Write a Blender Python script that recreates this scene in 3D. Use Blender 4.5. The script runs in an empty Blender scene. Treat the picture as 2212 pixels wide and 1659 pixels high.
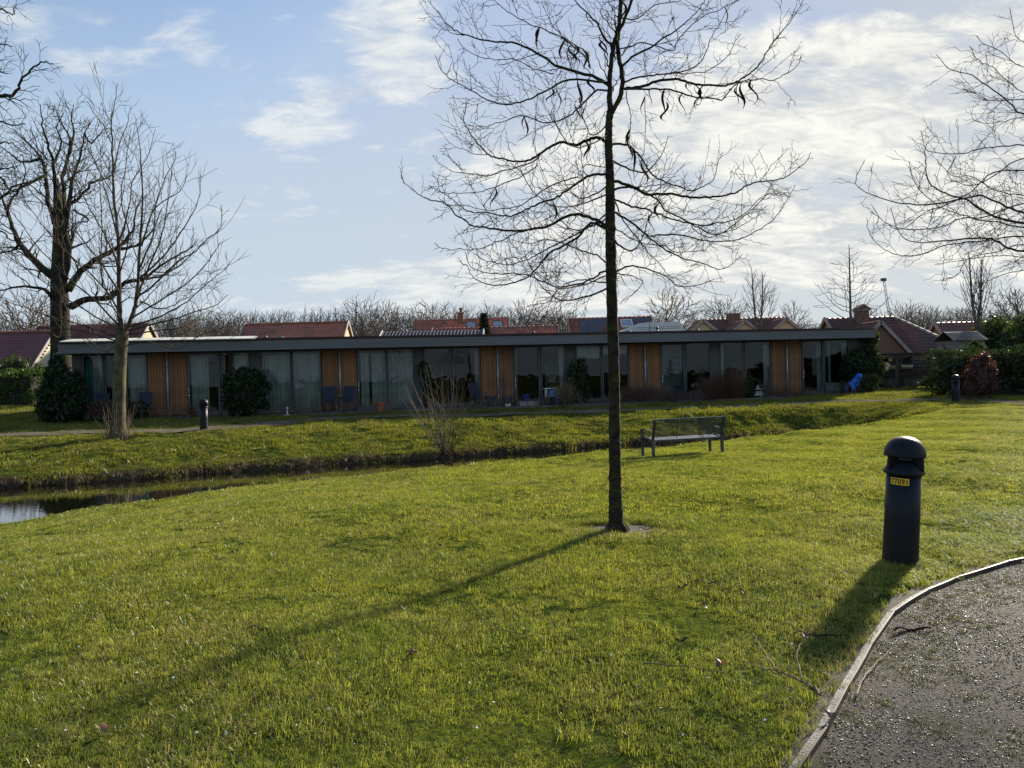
import bpy, math, random
import numpy as np
from mathutils import Vector, Matrix, Euler, noise as mnoise
R = math.radians
rnd = random.Random(7)
SC = bpy.context.scene
COL = SC.collection
# ------------------------------------------------------------------ camera
F = 1663.2            # focal length in pixels of a 2212 x 1659 picture
EYE = Vector((0, 0, 1.55))
PITCH, ROLL = R(-0.58), R(1.59)
fw = Vector((0, math.cos(PITCH), math.sin(PITCH)))
u0 = Vector((0, -math.sin(PITCH), math.cos(PITCH)))
r0 = Vector((1, 0, 0))
rt = r0 * math.cos(ROLL) - u0 * math.sin(ROLL)
up = r0 * math.sin(ROLL) + u0 * math.cos(ROLL)
cd = bpy.data.cameras.new('camera'); cam = bpy.data.objects.new('camera', cd); COL.objects.link(cam)
M3 = Matrix((rt, up, -fw)).transposed()
cam.matrix_world = Matrix.Translation(EYE) @ M3.to_4x4()
cd.sensor_width = 36; cd.lens = 36 * F / 2212
cd.clip_start = 0.05; cd.clip_end = 6000
SC.camera = cam
# ------------------------------------------------------------------ light
SUN_AZ, SUN_EL = R(38), R(22)       # right of straight ahead, height
sd = bpy.data.lights.new('sun', 'SUN'); sun = bpy.data.objects.new('sun', sd); COL.objects.link(sun)
sd.energy = 4.3; sd.angle = R(3.2); sd.color = (1.0, 0.91, 0.76)
sdir = Vector((math.sin(SUN_AZ)*math.cos(SUN_EL), math.cos(SUN_AZ)*math.cos(SUN_EL), math.sin(SUN_EL)))
sun.rotation_euler = sdir.to_track_quat('Z', 'Y').to_euler()
SC.view_settings.view_transform = 'Standard'; SC.view_settings.look = 'None'
SC.view_settings.exposure = 1.16; SC.view_settings.gamma = 1
SKY_STRENGTH = 0.058

def ray(px, py):
    return (rt*((px-1106)/F) + up*((829.5-py)/F) + fw)
def P(px, py, Y):
    d = ray(px, py); return EYE + d*(Y/d.y)
def azel(px, py):
    d = ray(px, py).normalized(); return math.atan2(d.x, d.y), math.asin(d.z)

def nt(tree, typ, **kw):
    n = tree.nodes.new(typ)
    for k, v in kw.items(): setattr(n, k, v)
    return n
class NB:
    """little node-graph writer"""
    def __init__(s, tree): s.t = tree; s.l = tree.links
    def m(s, op, a, b=None, c=None, clamp=False):
        n = nt(s.t, 'ShaderNodeMath', operation=op, use_clamp=clamp)
        for i, v in enumerate((a, b, c)):
            if v is None: continue
            if isinstance(v, (int, float)): n.inputs[i].default_value = v
            else: s.l.new(v, n.inputs[i])
        return n.outputs[0]
    def sstep(s, v, lo, hi, a=0.0, b=1.0):
        n = nt(s.t, 'ShaderNodeMapRange', interpolation_type='SMOOTHSTEP')
        s.l.new(v, n.inputs[0]); n.inputs[1].default_value = lo; n.inputs[2].default_value = hi
        n.inputs[3].default_value = a; n.inputs[4].default_value = b
        return n.outputs[0]
    def mix(s, f, a, b, blend='MIX'):
        n = nt(s.t, 'ShaderNodeMix', data_type='RGBA', blend_type=blend)
        for i, v in ((0, f), (6, a), (7, b)):
            if isinstance(v, (int, float)): n.inputs[i].default_value = v
            elif isinstance(v, tuple): n.inputs[i].default_value = (*v[:3], 1)
            else: s.l.new(v, n.inputs[i])
        return n.outputs[2]
    def noise(s, vec, scale, detail=4, rough=0.55, dist=0.0, col=False):
        n = nt(s.t, 'ShaderNodeTexNoise'); s.l.new(vec, n.inputs['Vector'])
        n.inputs['Scale'].default_value = scale; n.inputs['Detail'].default_value = detail
        n.inputs['Roughness'].default_value = rough; n.inputs['Distortion'].default_value = dist
        return n.outputs[1 if col else 0]
    def mapping(s, vec, scale=(1, 1, 1), rot=(0, 0, 0), loc=(0, 0, 0)):
        n = nt(s.t, 'ShaderNodeMapping'); s.l.new(vec, n.inputs[0])
        n.inputs[1].default_value = loc; n.inputs[2].default_value = rot; n.inputs[3].default_value = scale
        return n.outputs[0]

W = bpy.data.worlds.new('World'); SC.world = W; W.use_nodes = True
def build_world():
    t = W.node_tree; t.nodes.clear(); b = NB(t)
    out = nt(t, 'ShaderNodeOutputWorld'); bg = nt(t, 'ShaderNodeBackground'); t.links.new(bg.outputs[0], out.inputs[0])
    sky = nt(t, 'ShaderNodeTexSky', sky_type='NISHITA'); sky.sun_disc = False
    sky.sun_elevation = SUN_EL; sky.sun_rotation = SUN_AZ; sky.air_density = 1.0; sky.dust_density = 0.6; sky.ozone_density = 1.3
    bg.inputs[1].default_value = SKY_STRENGTH
    tc = nt(t, 'ShaderNodeTexCoord'); v = tc.outputs['Generated']
    sp = nt(t, 'ShaderNodeSeparateXYZ'); t.links.new(v, sp.inputs[0]); x, y, z = sp.outputs
    az = b.m('ARCTAN2', x, y); el = b.m('ARCSINE', z)
    # cloud deck coordinates: a flat layer seen in perspective
    zz = b.m('ADD', b.m('MAXIMUM', z, 0.0), 0.30)
    cx = b.m('DIVIDE', x, zz); cy = b.m('DIVIDE', y, zz)
    cb = nt(t, 'ShaderNodeCombineXYZ'); t.links.new(cx, cb.inputs[0]); t.links.new(cy, cb.inputs[1]); cv = cb.outputs[0]
    mp = b.mapping(cv, scale=(1.0, 1.7, 1), rot=(0, 0, R(-12)))
    n1 = b.noise(mp, 3.0, 10, 0.60, 0.25)
    n2 = b.noise(mp, 10.0, 8, 0.65, 0.7)
    n0 = b.noise(mp, 0.9, 4, 0.5, 0.2)
    # (px, py, half-width, half-height, tilt, weight)
    B = [(30,45,50,36,0,.6),(225,45,40,16,.1,.3),(415,85,85,34,.3,.5),(840,60,110,65,.1,.9),(885,165,70,45,-.1,.65),(725,215,120,50,-.1,.75),
         (600,285,50,20,0,.4),(650,420,110,18,.2,.45),(1090,330,150,60,.1,.5),(1010,235,90,40,0,.6),(640,465,60,12,0,.35),
         (1180,20,170,40,.1,.45),(1480,260,300,110,-.15,1.0),(1180,300,120,70,0,.7),(1880,160,230,85,-.22,1.35),(2150,130,110,130,0,.8),(2050,270,240,70,-.25,1.1),
         (1950,350,280,60,-.1,.9),(1950,455,300,30,-.05,1.1),(1720,520,220,34,-.12,1.3),(1480,575,280,32,-.1,1.3),(1150,540,170,50,-.12,1.5),(1060,615,260,36,0,1.3),
         (900,655,300,24,0,.9),(1950,560,300,22,0,1.0),(1500,640,500,18,0,.7),(2150,480,120,50,0,.7),(1420,430,220,40,-.1,.6),(400,600,300,18,0,.3),(150,130,50,20,0,.4),(380,270,40,18,0,.3)]
    cov = None
    k = 1.0/F
    for (px, py, rx, ry, tl, wt) in B:
        a0, e0 = azel(px, py)
        da = b.m('DIVIDE', b.m('SUBTRACT', az, a0), rx*k)
        de = b.m('SUBTRACT', el, e0)
        if tl: de = b.m('ADD', de, b.m('MULTIPLY', da, tl*rx*k))
        de = b.m('DIVIDE', de, ry*k)
        d2 = b.m('ADD', b.m('MULTIPLY', da, da), b.m('MULTIPLY', de, de))
        w = b.m('MULTIPLY', b.m('POWER', 2.718, b.m('MULTIPLY', d2, -0.8)), wt*0.75)
        cov = w if cov is None else b.m('ADD', cov, w)
    # general broken cover everywhere, thicker toward the sun side; goes on all round the sky
    sunside = b.sstep(b.m('ADD', b.m('MULTIPLY', x, sdir.x), b.m('MULTIPLY', y, sdir.y)), 0.2, 1.0)
    cov = b.m('ADD', b.m('MINIMUM', cov, 0.62), b.m('MULTIPLY', sunside, 0.05))
    cov = b.m('ADD', cov, b.m('MULTIPLY', b.m('SUBTRACT', n0, 0.5), 0.5))
    raw = b.m('ADD', cov, b.m('MULTIPLY', b.m('SUBTRACT', n1, 0.5), 2.5))
    raw = b.m('ADD', raw, b.m('MULTIPLY', b.m('SUBTRACT', n2, 0.5), 0.75))
    mask = b.sstep(raw, 0.20, 0.72)
    # thin high veil
    mp2 = b.mapping(cv, scale=(0.35, 1.6, 1), rot=(0, 0, R(-14)))
    veil = b.sstep(b.noise(mp2, 2.2, 7, 0.6, 0.8), 0.38, 0.72, 0.0, 0.60)
    horiz = b.sstep(el, 0.03, 0.62, 0.95, 0.0)
    veil = b.m('ADD', veil, b.m('MULTIPLY', sunside, 0.45), clamp=True)
    dot = b.m('ADD', b.m('ADD', b.m('MULTIPLY', x, sdir.x), b.m('MULTIPLY', y, sdir.y)), b.m('MULTIPLY', z, sdir.z))
    near = b.sstep(dot, 0.55, 1.0)
    # cloud brightness: thin sunlit edges bright, thick parts a bit greyer
    shade = b.sstep(b.m('ADD', n2, b.m('MULTIPLY', n1, 1.1)), 0.80, 1.30)
    cc = b.mix(shade, (4.9, 5.3, 5.9), (6.6, 6.8, 6.8))
    cc = b.mix(near, cc, b.mix(shade, (4.7, 4.9, 5.1), (7.9, 7.8, 7.2)))
    veilc = b.mix(near, (3.6, 4.5, 6.1), (4.0, 4.4, 5.1))
    skyc = b.mix(1.0, sky.outputs[0], (1.12, 1.24, 1.38), 'MULTIPLY')
    # a very bright aureole is thinned by the cloud deck in front of it
    mx = nt(t, 'ShaderNodeMix', data_type='RGBA', blend_type='DARKEN'); mx.inputs[0].default_value = 1
    t.links.new(skyc, mx.inputs[6]); mx.inputs[7].default_value = (2.75, 3.85, 6.4, 1)
    base = b.mix(veil, mx.outputs[2], veilc)
    base = b.mix(horiz, base, b.mix(near, (4.7, 5.45, 6.0), (5.3, 5.65, 5.75)))
    mask = b.m('MULTIPLY', mask, b.m('ADD', b.m('MULTIPLY', sunside, .25), .72))
    colr = b.mix(mask, base, cc)
    t.links.new(colr, bg.inputs[0])
build_world()

# ------------------------------------------------------------------ materials
MATS = {}
def mat(name, c1, c2=None, scale=5.0, rough=0.7, bump=0.0, bscale=None, metal=0.0, spec=0.5, stretch=(1, 1, 1), c3=None, detail=5, coord='Object', lo=0.35, hi=0.65, randobj=0.0):
    if name in MATS: return MATS[name]
    m = bpy.data.materials.new(name); m.use_nodes = True; t = m.node_tree; b = NB(t)
    p = t.nodes['Principled BSDF']
    p.inputs['Roughness'].default_value = rough; p.inputs['Metallic'].default_value = metal
    p.inputs['Specular IOR Level'].default_value = spec
    tc = nt(t, 'ShaderNodeTexCoord'); v = b.mapping(tc.outputs[coord], scale=stretch)
    if c2 is None: c2 = tuple(x*0.75 for x in c1)
    n = b.noise(v, scale, detail)
    col = b.mix(b.sstep(n, lo, hi), c1, c2)
    if c3 is not None:
        col = b.mix(b.sstep(b.noise(v, scale*0.31, 3), 0.48, 0.68), col, c3)
    if randobj:
        oi = nt(t, 'ShaderNodeObjectInfo')
        col = b.mix(1.0, col, col, 'MIX')
        hs = nt(t, 'ShaderNodeHueSaturation'); t.links.new(col, hs.inputs['Color'])
        t.links.new(b.m('ADD', b.m('MULTIPLY', oi.outputs['Random'], 2*randobj), 1-randobj), hs.inputs['Value']); col = hs.outputs[0]
    t.links.new(col, p.inputs['Base Color'])
    if bump:
        bn = nt(t, 'ShaderNodeBump'); bn.inputs['Strength'].default_value = bump; bn.inputs['Distance'].default_value = 0.02
        t.links.new(b.noise(v, bscale or scale*3, 6), bn.inputs['Height']); t.links.new(bn.outputs[0], p.inputs['Normal'])
    MATS[name] = m; return m

def leafmat(name, c1, c2, scale=1.2, trans=0.4, gloss=0.06, dry=None, dryamt=0.0, fine=14.0):
    """leaf / blade: diffuse + translucent + a little gloss, colour varied in patches and blade by blade"""
    m = bpy.data.materials.new(name); m.use_nodes = True; t = m.node_tree; t.nodes.clear(); b = NB(t)
    out = nt(t, 'ShaderNodeOutputMaterial')
    g = nt(t, 'ShaderNodeNewGeometry'); pos = g.outputs['Position']
    n = b.m('ADD', b.m('MULTIPLY', b.sstep(b.noise(pos, scale*.35, 4, 0.6), 0.3, 0.7), .45), b.m('MULTIPLY', b.sstep(b.noise(pos, scale*2.2, 4, 0.6), 0.3, 0.7), .55)); nf = b.noise(pos, fine, 2)
    rnd_ = g.outputs['Random Per Island']
    f = b.m('ADD', b.m('MULTIPLY', n, 0.6), b.m('MULTIPLY', rnd_, 0.5), clamp=True)
    col = b.mix(f, c1, c2)
    if dry is not None:
        pw = b.sstep(b.m('ADD', rnd_, b.m('MULTIPLY', b.sstep(b.noise(pos, scale*0.55, 4), 0.42, 0.7), 0.35)), 1-dryamt, 1.0-dryamt+0.12)
        col = b.mix(pw, col, dry)
    col = b.mix(1.0, col, b.mix(b.sstep(nf, 0.3, 0.7), (0.62,)*3, (1.22,)*3), 'MULTIPLY')
    d = nt(t, 'ShaderNodeBsdfDiffuse'); tr = nt(t, 'ShaderNodeBsdfTranslucent'); gl = nt(t, 'ShaderNodeBsdfGlossy'); gl.inputs['Roughness'].default_value = 0.38
    gl.inputs['Color'].default_value = (0.8, 0.85, 0.9, 1)
    t.links.new(col, d.inputs[0])
    tcol = b.mix(1.0, col, (1.22, 1.15, 0.65), 'MULTIPLY'); t.links.new(tcol, tr.inputs[0])
    m1 = nt(t, 'ShaderNodeMixShader'); m1.inputs[0].default_value = trans
    t.links.new(d.outputs[0], m1.inputs[1]); t.links.new(tr.outputs[0], m1.inputs[2])
    m2 = nt(t, 'ShaderNodeMixShader'); m2.inputs[0].default_value = gloss
    t.links.new(m1.outputs[0], m2.inputs[1]); t.links.new(gl.outputs[0], m2.inputs[2]); t.links.new(m2.outputs[0], out.inputs[0])
    MATS[name] = m; return m

def nospec(*ms):
    for m in ms: m.node_tree.nodes['Principled BSDF'].inputs['Specular IOR Level'].default_value = 0.08
def glassmat():
    m = bpy.data.materials.new('window_glass'); m.use_nodes = True; t = m.node_tree; t.nodes.clear(); b = NB(t)
    out = nt(t, 'ShaderNodeOutputMaterial'); tr = nt(t, 'ShaderNodeBsdfTransparent'); gl = nt(t, 'ShaderNodeBsdfGlossy')
    tr.inputs[0].default_value = (0.62, 0.68, 0.67, 1); gl.inputs['Roughness'].default_value = 0.015; gl.inputs['Color'].default_value = (.9, .95, 1, 1)
    fr = nt(t, 'ShaderNodeFresnel'); fr.inputs[0].default_value = 1.6
    g = nt(t, 'ShaderNodeNewGeometry')
    bn = nt(t, 'ShaderNodeBump'); bn.inputs['Strength'].default_value = 0.25; bn.inputs['Distance'].default_value = 0.02
    t.links.new(b.noise(g.outputs['Position'], 0.9, 2), bn.inputs['Height'])
    t.links.new(bn.outputs[0], gl.inputs['Normal'])
    mx = nt(t, 'ShaderNodeMixShader'); t.links.new(b.m('MULTIPLY', fr.outputs[0], 0.62), mx.inputs[0])
    t.links.new(tr.outputs[0], mx.inputs[1]); t.links.new(gl.outputs[0], mx.inputs[2]); t.links.new(mx.outputs[0], out.inputs[0])
    return m
GLASS = glassmat()

GRASS = leafmat('grass_blade', (0.06, 0.125, 0.018), (0.42, 0.425, 0.065), scale=1.4, trans=0.5, gloss=0.03, dry=(0.36, 0.31, 0.13), dryamt=0.09)
GRASSFAR = leafmat('bank_grass_blade', (0.035, 0.065, 0.014), (0.33, 0.34, 0.03), scale=1.3, trans=0.45, gloss=0.03, dry=(0.20, 0.16, 0.07), dryamt=0.16)
BARKDARK = mat('locust_bark', (0.050, 0.040, 0.030), (0.022, 0.018, 0.013), 14, 0.85, 0.8, 45, c3=(0.055, 0.06, 0.015), stretch=(1, 1, 1.8))
BARKTWIG = mat('twig_bark', (0.075, 0.055, 0.042), (0.035, 0.026, 0.022), 9, 0.7, 0.2)
BARKGREY = mat('grey_bark', (0.12, 0.10, 0.062), (0.055, 0.046, 0.030), 7, 0.85, 0.9, 30, c3=(0.13, 0.13, 0.05), stretch=(1, 1, .6))
BARKGREYTWIG = mat('grey_twig_bark', (0.085, 0.066, 0.046), (0.05, 0.04, 0.028), 7, 0.7, 0.2)
BARKOAK = mat('oak_bark', (0.05, 0.043, 0.034), (0.022, 0.02, 0.016), 6, 0.9, 0.9, 20, c3=(0.05, 0.06, 0.025))
BARKHAZY = mat('hazy_far_bark', (0.15, 0.125, 0.10), (0.10, 0.083, 0.066), 3, 0.9)  # lightened: distance haze is put into the bark colour
nospec(BARKDARK, BARKTWIG, BARKGREY, BARKGREYTWIG, BARKOAK, BARKHAZY)
SOIL = mat('soil', (0.055, 0.038, 0.025), (0.02, 0.014, 0.010), 12, 0.9, 1.0, 30, c3=(0.10, 0.085, 0.065))
# ------------------------------------------------------------------ object helpers
def tag(o, label=None, cat=None, group=None, kind=None):
    if label: o['label'] = label
    if cat: o['category'] = cat
    if group: o['group'] = group
    if kind: o['kind'] = kind
    return o
def thing(name, label, cat, loc=(0, 0, 0), rz=0.0, group=None, rot=None):
    o = bpy.data.objects.new(name, None); COL.objects.link(o); o.empty_display_size = 0.2
    o.location = loc; o.rotation_euler = rot if rot is not None else (0, 0, rz)
    return tag(o, label, cat, group)
def link(name, me, parent=None, loc=None, rot=None, scale=None):
    o = bpy.data.objects.new(name, me); COL.objects.link(o)
    if parent is not None: o.parent = parent
    if loc is not None: o.location = loc
    if rot is not None: o.rotation_euler = rot
    if scale is not None: o.scale = (scale,)*3 if isinstance(scale, (int, float)) else scale
    return o
def npmesh(name, V, Fc, m=None, smooth=False):
    me = bpy.data.meshes.new(name)
    me.from_pydata(V.tolist() if isinstance(V, np.ndarray) else V, [], Fc.tolist() if isinstance(Fc, np.ndarray) else Fc)
    if m: me.materials.append(m)
    if smooth: me.polygons.foreach_set('use_smooth', [True]*len(me.polygons))
    me.update(); return me

class MB:
    """collects boxes, tubes and sheets and links them as ONE mesh object"""
    def __init__(s): s.v = []; s.f = []
    def add(s, V, Fc):
        k = len(s.v); s.v.extend([tuple(p) for p in V]); s.f.extend([tuple(i+k for i in f) for f in Fc]); return s
    def box(s, x0, x1, y0, y1, z0, z1, mtx=None, bev=0.0):
        if bev:
            b = bev
            V = []
            for z, q in ((z0, b), (z0+b, 0), (z1-b, 0), (z1, b)):
                V += [(x0+q, y0+q, z), (x1-q, y0+q, z), (x1-q, y1-q, z), (x0+q, y1-q, z)]
            Fc = [(3, 2, 1, 0), (12, 13, 14, 15)]
            for L in range(3):
                a = L*4
                for i in range(4):
                    j = (i+1) % 4; Fc.append((a+i, a+j, a+4+j, a+4+i))
        else:
            V = [(x, y, z) for z in (z0, z1) for x, y in ((x0, y0), (x1, y0), (x1, y1), (x0, y1))]
            Fc = [(3, 2, 1, 0), (4, 5, 6, 7), (0, 1, 5, 4), (1, 2, 6, 5), (2, 3, 7, 6), (3, 0, 4, 7)]
        if mtx is not None: V = [mtx @ Vector(p) for p in V]
        return s.add(V, Fc)
    def bar(s, a, b, w, h):
        """box-section bar between two points"""
        a, b = Vector(a), Vector(b); d = (b-a); L = d.length; q = d.to_track_quat('X', 'Z').to_matrix().to_4x4()
        return s.box(0, L, -w/2, w/2, -h/2, h/2, Matrix.Translation(a) @ q)
    def tube(s, pts, rad, n=6, cap=True):
        pts = [Vector(p) for p in pts]; N = len(pts)
        if isinstance(rad, (int, float)): rad = [rad]*N
        V = []; ref = None
        for i, p in enumerate(pts):
            t = (pts[min(i+1, N-1)] - pts[max(i-1, 0)])
            if t.length < 1e-9: t = Vector((0, 0, 1))
            t.normalize()
            if ref is None: ref = t.orthogonal().normalized()
            else:
                ref = ref - t*ref.dot(t)
                ref = ref.normalized() if ref.length > 1e-6 else t.orthogonal().normalized()
            w = t.cross(ref)
            for k in range(n):
                a = 2*math.pi*k/n; V.append(p + (ref*math.cos(a) + w*math.sin(a))*rad[i])
        Fc = []
        for i in range(N-1):
            for k in range(n):
                k2 = (k+1) % n; Fc.append((i*n+k, i*n+k2, (i+1)*n+k2, (i+1)*n+k))
        if cap and n > 2: Fc.append(tuple(range(n))[::-1]); Fc.append(tuple((N-1)*n+k for k in range(n)))
        return s.add(V, Fc)
    def spike(s, a, b, r, n=3):
        a, b = Vector(a), Vector(b); t = (b-a).normalized(); u = t.orthogonal().normalized(); w = t.cross(u)
        V = [a + (u*math.cos(2*math.pi*k/n) + w*math.sin(2*math.pi*k/n))*r for k in range(n)] + [b]
        return s.add(V, [(k, (k+1) % n, n) for k in range(n)])
    def lathe(s, prof, n=32, c=(0, 0, 0)):
        V = []; 
        for r, z in prof:
            for k in range(n):
                a = 2*math.pi*k/n; V.append((c[0]+r*math.cos(a), c[1]+r*math.sin(a), c[2]+z))
        Fc = []
        for i in range(len(prof)-1):
            for k in range(n):
                k2 = (k+1) % n; Fc.append((i*n+k, i*n+k2, (i+1)*n+k2, (i+1)*n+k))
        Fc.append(tuple(range(n))[::-1]); Fc.append(tuple((len(prof)-1)*n+k for k in range(n)))
        return s.add(V, Fc)
    def build(s, name, m, parent=None, origin=None, smooth=False, loc=None):
        V = s.v
        if origin is not None: V = [(p[0]-origin[0], p[1]-origin[1], p[2]-origin[2]) for p in V]
        me = npmesh(name, V, s.f, m, smooth)
        return link(name, me, parent, loc)

# ------------------------------------------------------------------ terrain
def ss(v, lo, hi):
    t = np.clip((np.asarray(v, float)-lo)/(hi-lo), 0, 1); return t*t*(3-2*t)
NLX = np.array([-60, -30, -16, -10, -7.6, -6.4, -4.4, -0.6, 2, 5.3, 8.3, 11.3, 15, 60]); NLY = np.array([2, 4, 6.2, 8.6, 11.0, 12.7, 14.4, 15.9, 17.4, 19.5, 21.4, 23.4, 25.4, 30])
FFX = np.array([-60, -32, -18, -12.1, -6.4, -2.1, 2.9, 7.2, 10, 13, 60]); FFY = np.array([11, 14, 16.6, 18.4, 21.0, 22.5, 24.8, 26.4, 27.1, 27.6, 33])
_xs = np.linspace(-60, 60, 1201)
def _sm(X, Y, w=25):
    y = np.interp(_xs, X, Y); k = np.hanning(w); k /= k.sum(); return np.convolve(np.pad(y, w//2, 'edge'), k, 'valid')
_NL = _sm(NLX, NLY); _FF = _sm(FFX, FFY, 31)
_NLs = np.gradient(_NL, _xs); _FFs = np.gradient(_FF, _xs)
LIPX = [-12, -7, -4, 0, 5, 12]; LIPZ = [-.46, -.40, -.32, -.26, -.25, -.18]
WATER_Z = -0.80
def height(x, y):
    x = np.asarray(x, float); y = np.asarray(y, float)
    xn = np.clip(x, -60, 60)
    wob = 0.18*np.sin(x*1.7)+0.10*np.sin(x*4.1+1)
    dn = (y - np.interp(xn, _xs, _NL)) / np.sqrt(1+np.interp(xn, _xs, _NLs)**2)
    df = (y + wob*0.6 - np.interp(xn, _xs, _FF)) / np.sqrt(1+np.interp(xn, _xs, _FFs)**2)
    lip = np.interp(x, LIPX, LIPZ)
    zn = np.where(dn < 0, lip*ss(dn, -7.5, 0.4), lip - np.minimum(np.maximum(dn-0.12, 0)*0.62, 1.2)-0.0*dn)
    zf = np.interp(df, [-2.2, -.25, -.05, .25, 1.2, 3.2, 5.2, 7.5, 15], [-1.5, -1.02, -.72, -.58, -.46, -.17, 0.0, .10, .26])
    zs = np.interp(df, [-2.2, -.25, -.05, .25, .7, 1.9, 2.4, 4, 7.5, 15], [-1.5, -1.02, -.80, -.66, -.50, .0, .04, .07, .12, .26]); ws = ss(x, 2.5, 7.5); zf = zf*(1-ws)+zs*ws
    zf = zf + (0.035*np.sin(x*6.3+2.1*np.sin(y*3.7))*np.sin(y*8.1+1.6*np.sin(x*2.9))+0.02*np.sin(x*13+y*4)*np.sin(y*15-x*3))*ss(df, .2, 1.0)*(1-ss(df, 4.5, 6.5))
    plain = 0.12*ss(y, 20, 29)+0.14*ss(y, 29, 34)
    zd = np.where(dn > 0, np.maximum(zn, zf), zn)
    zd = np.where((dn > 0) & (df > 0), zf, zd)
    k = 1-ss(x, 10.5, 15.0)
    z = k*zd + (1-k)*plain
    z = np.where(y > 34, .26, z) if z.ndim == 0 and y > 40 else z
    z = z + 0.42*ss(-x, 16, 21)*ss(y, 31, 41)
    z = z + 0.022*np.sin(x*1.3+0.7*np.sin(y*0.9))*np.sin(y*1.1+0.4) + 0.012*np.sin(x*3.1+y*1.3)
    return z
def gz(x, y): return float(height(x, y))
def GT(px, py):
    """where the ray through a picture point meets the terrain"""
    d = ray(px, py); t = 1.5
    while t < 90:
        p = EYE + d*t
        if p.z < gz(p.x, p.y):
            for _ in range(12):
                t -= 0.02; p = EYE+d*t
                if p.z > gz(p.x, p.y): break
            return Vector((p.x, p.y, gz(p.x, p.y)))
        t += 0.06
    return EYE + d*60

# near gravel path edge (terrain points) and its inside
EDGE_PX = [(1680, 1800), (1750, 1659), (1799, 1530), (1854, 1430), (1905, 1348), (1960, 1302), (2060, 1248), (2130, 1224), (2212, 1207), (2330, 1188), (2480, 1170), (2700, 1150)]
EDGE = []
for px, py in EDGE_PX:
    d = ray(px, py); t = -EYE.z/d.z; EDGE.append((d.x*t, d.y*t))
EDGE = [(1.05, 0.4), (1.12, 1.4)] + EDGE[0:] + [(16, 9.6), (30, 12.5)]
def catmull(pts, n=8):
    pts = [Vector(p) for p in pts]; out = []
    Q = [pts[0]*2-pts[1]] + pts + [pts[-1]*2-pts[-2]]
    for i in range(1, len(Q)-2):
        p0, p1, p2, p3 = Q[i-1:i+3]
        for k in range(n):
            t = k/n
            out.append(0.5*((2*p1)+(p2-p0)*t+(2*p0-5*p1+4*p2-p3)*t*t+(3*p1-p0-3*p2+p3)*t**3))
    out.append(pts[-1]); return out
EC = np.array([(p.x, p.y) for p in catmull([(x, y, 0) for x, y in EDGE], 8)])
def dist_poly(X, Y, C):
    """distance to a polyline and signed side (+ = right-hand side)"""
    X = np.asarray(X, float); Y = np.asarray(Y, float); best = np.full(X.shape, 1e9); side = np.ones(X.shape)
    for i in range(len(C)-1):
        ax, ay = C[i]; bx, by = C[i+1]; dx, dy = bx-ax, by-ay; L = dx*dx+dy*dy+1e-12
        t = np.clip(((X-ax)*dx+(Y-ay)*dy)/L, 0, 1); qx = X-ax-t*dx; qy = Y-ay-t*dy; d = np.hypot(qx, qy)
        s = np.sign(-(dx*(Y-ay)-dy*(X-ax)))
        m = d < best; best = np.where(m, d, best); side = np.where(m, s, side)
    return best, side
# far footpath centre line, read off the photo and laid on the terrain
FP_PX = [(-260, 948), (-120, 945), (0, 940), (250, 934), (443, 926), (600, 915), (732, 904), (987, 898.5), (1130, 893), (1335, 886), (1536, 878.5), (1778, 868.5), (1940, 866), (2035, 864.5), (2120, 866.5), (2212, 871), (2320, 879), (2500, 890)]
FP = [GT(*p) for p in FP_PX]
FPC = np.array([(p.x, p.y) for p in catmull(FP, 5)])
TREE_XY = GT(1332, 1143)
def grass_mask(x, y):
    d1, s1 = dist_poly(x, y, EC); d2, _ = dist_poly(x, y, FPC)
    ok = ~((s1 > 0) | (d1 < 0.10)) & (d2 > 0.68)
    ok &= (height(x, y) > WATER_Z+0.12+0.06*np.sin(x*5)+0.05*np.sin(x*11+y*7))
    th = np.arctan2(y-TREE_XY.y, x-TREE_XY.x); ok &= np.hypot((x-TREE_XY.x)/1.25, y-TREE_XY.y) > 0.26+0.06*np.sin(th*3+1)+0.05*np.sin(th*7)+0.04*np.sin(th*12+2)
    lx = (x-FX0.x)*math.cos(FANG)+(y-FX0.y)*math.sin(FANG); ly = -(x-FX0.x)*math.sin(FANG)+(y-FX0.y)*math.cos(FANG)
    ok &= ~((ly > -1.7) & (lx > -18.3) & (lx < 19.2) & (ly < 9))
    return ok
FX0 = Vector((-0.635, 35.3, 0.26)); FANG = R(10.66)   # facade frame

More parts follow.
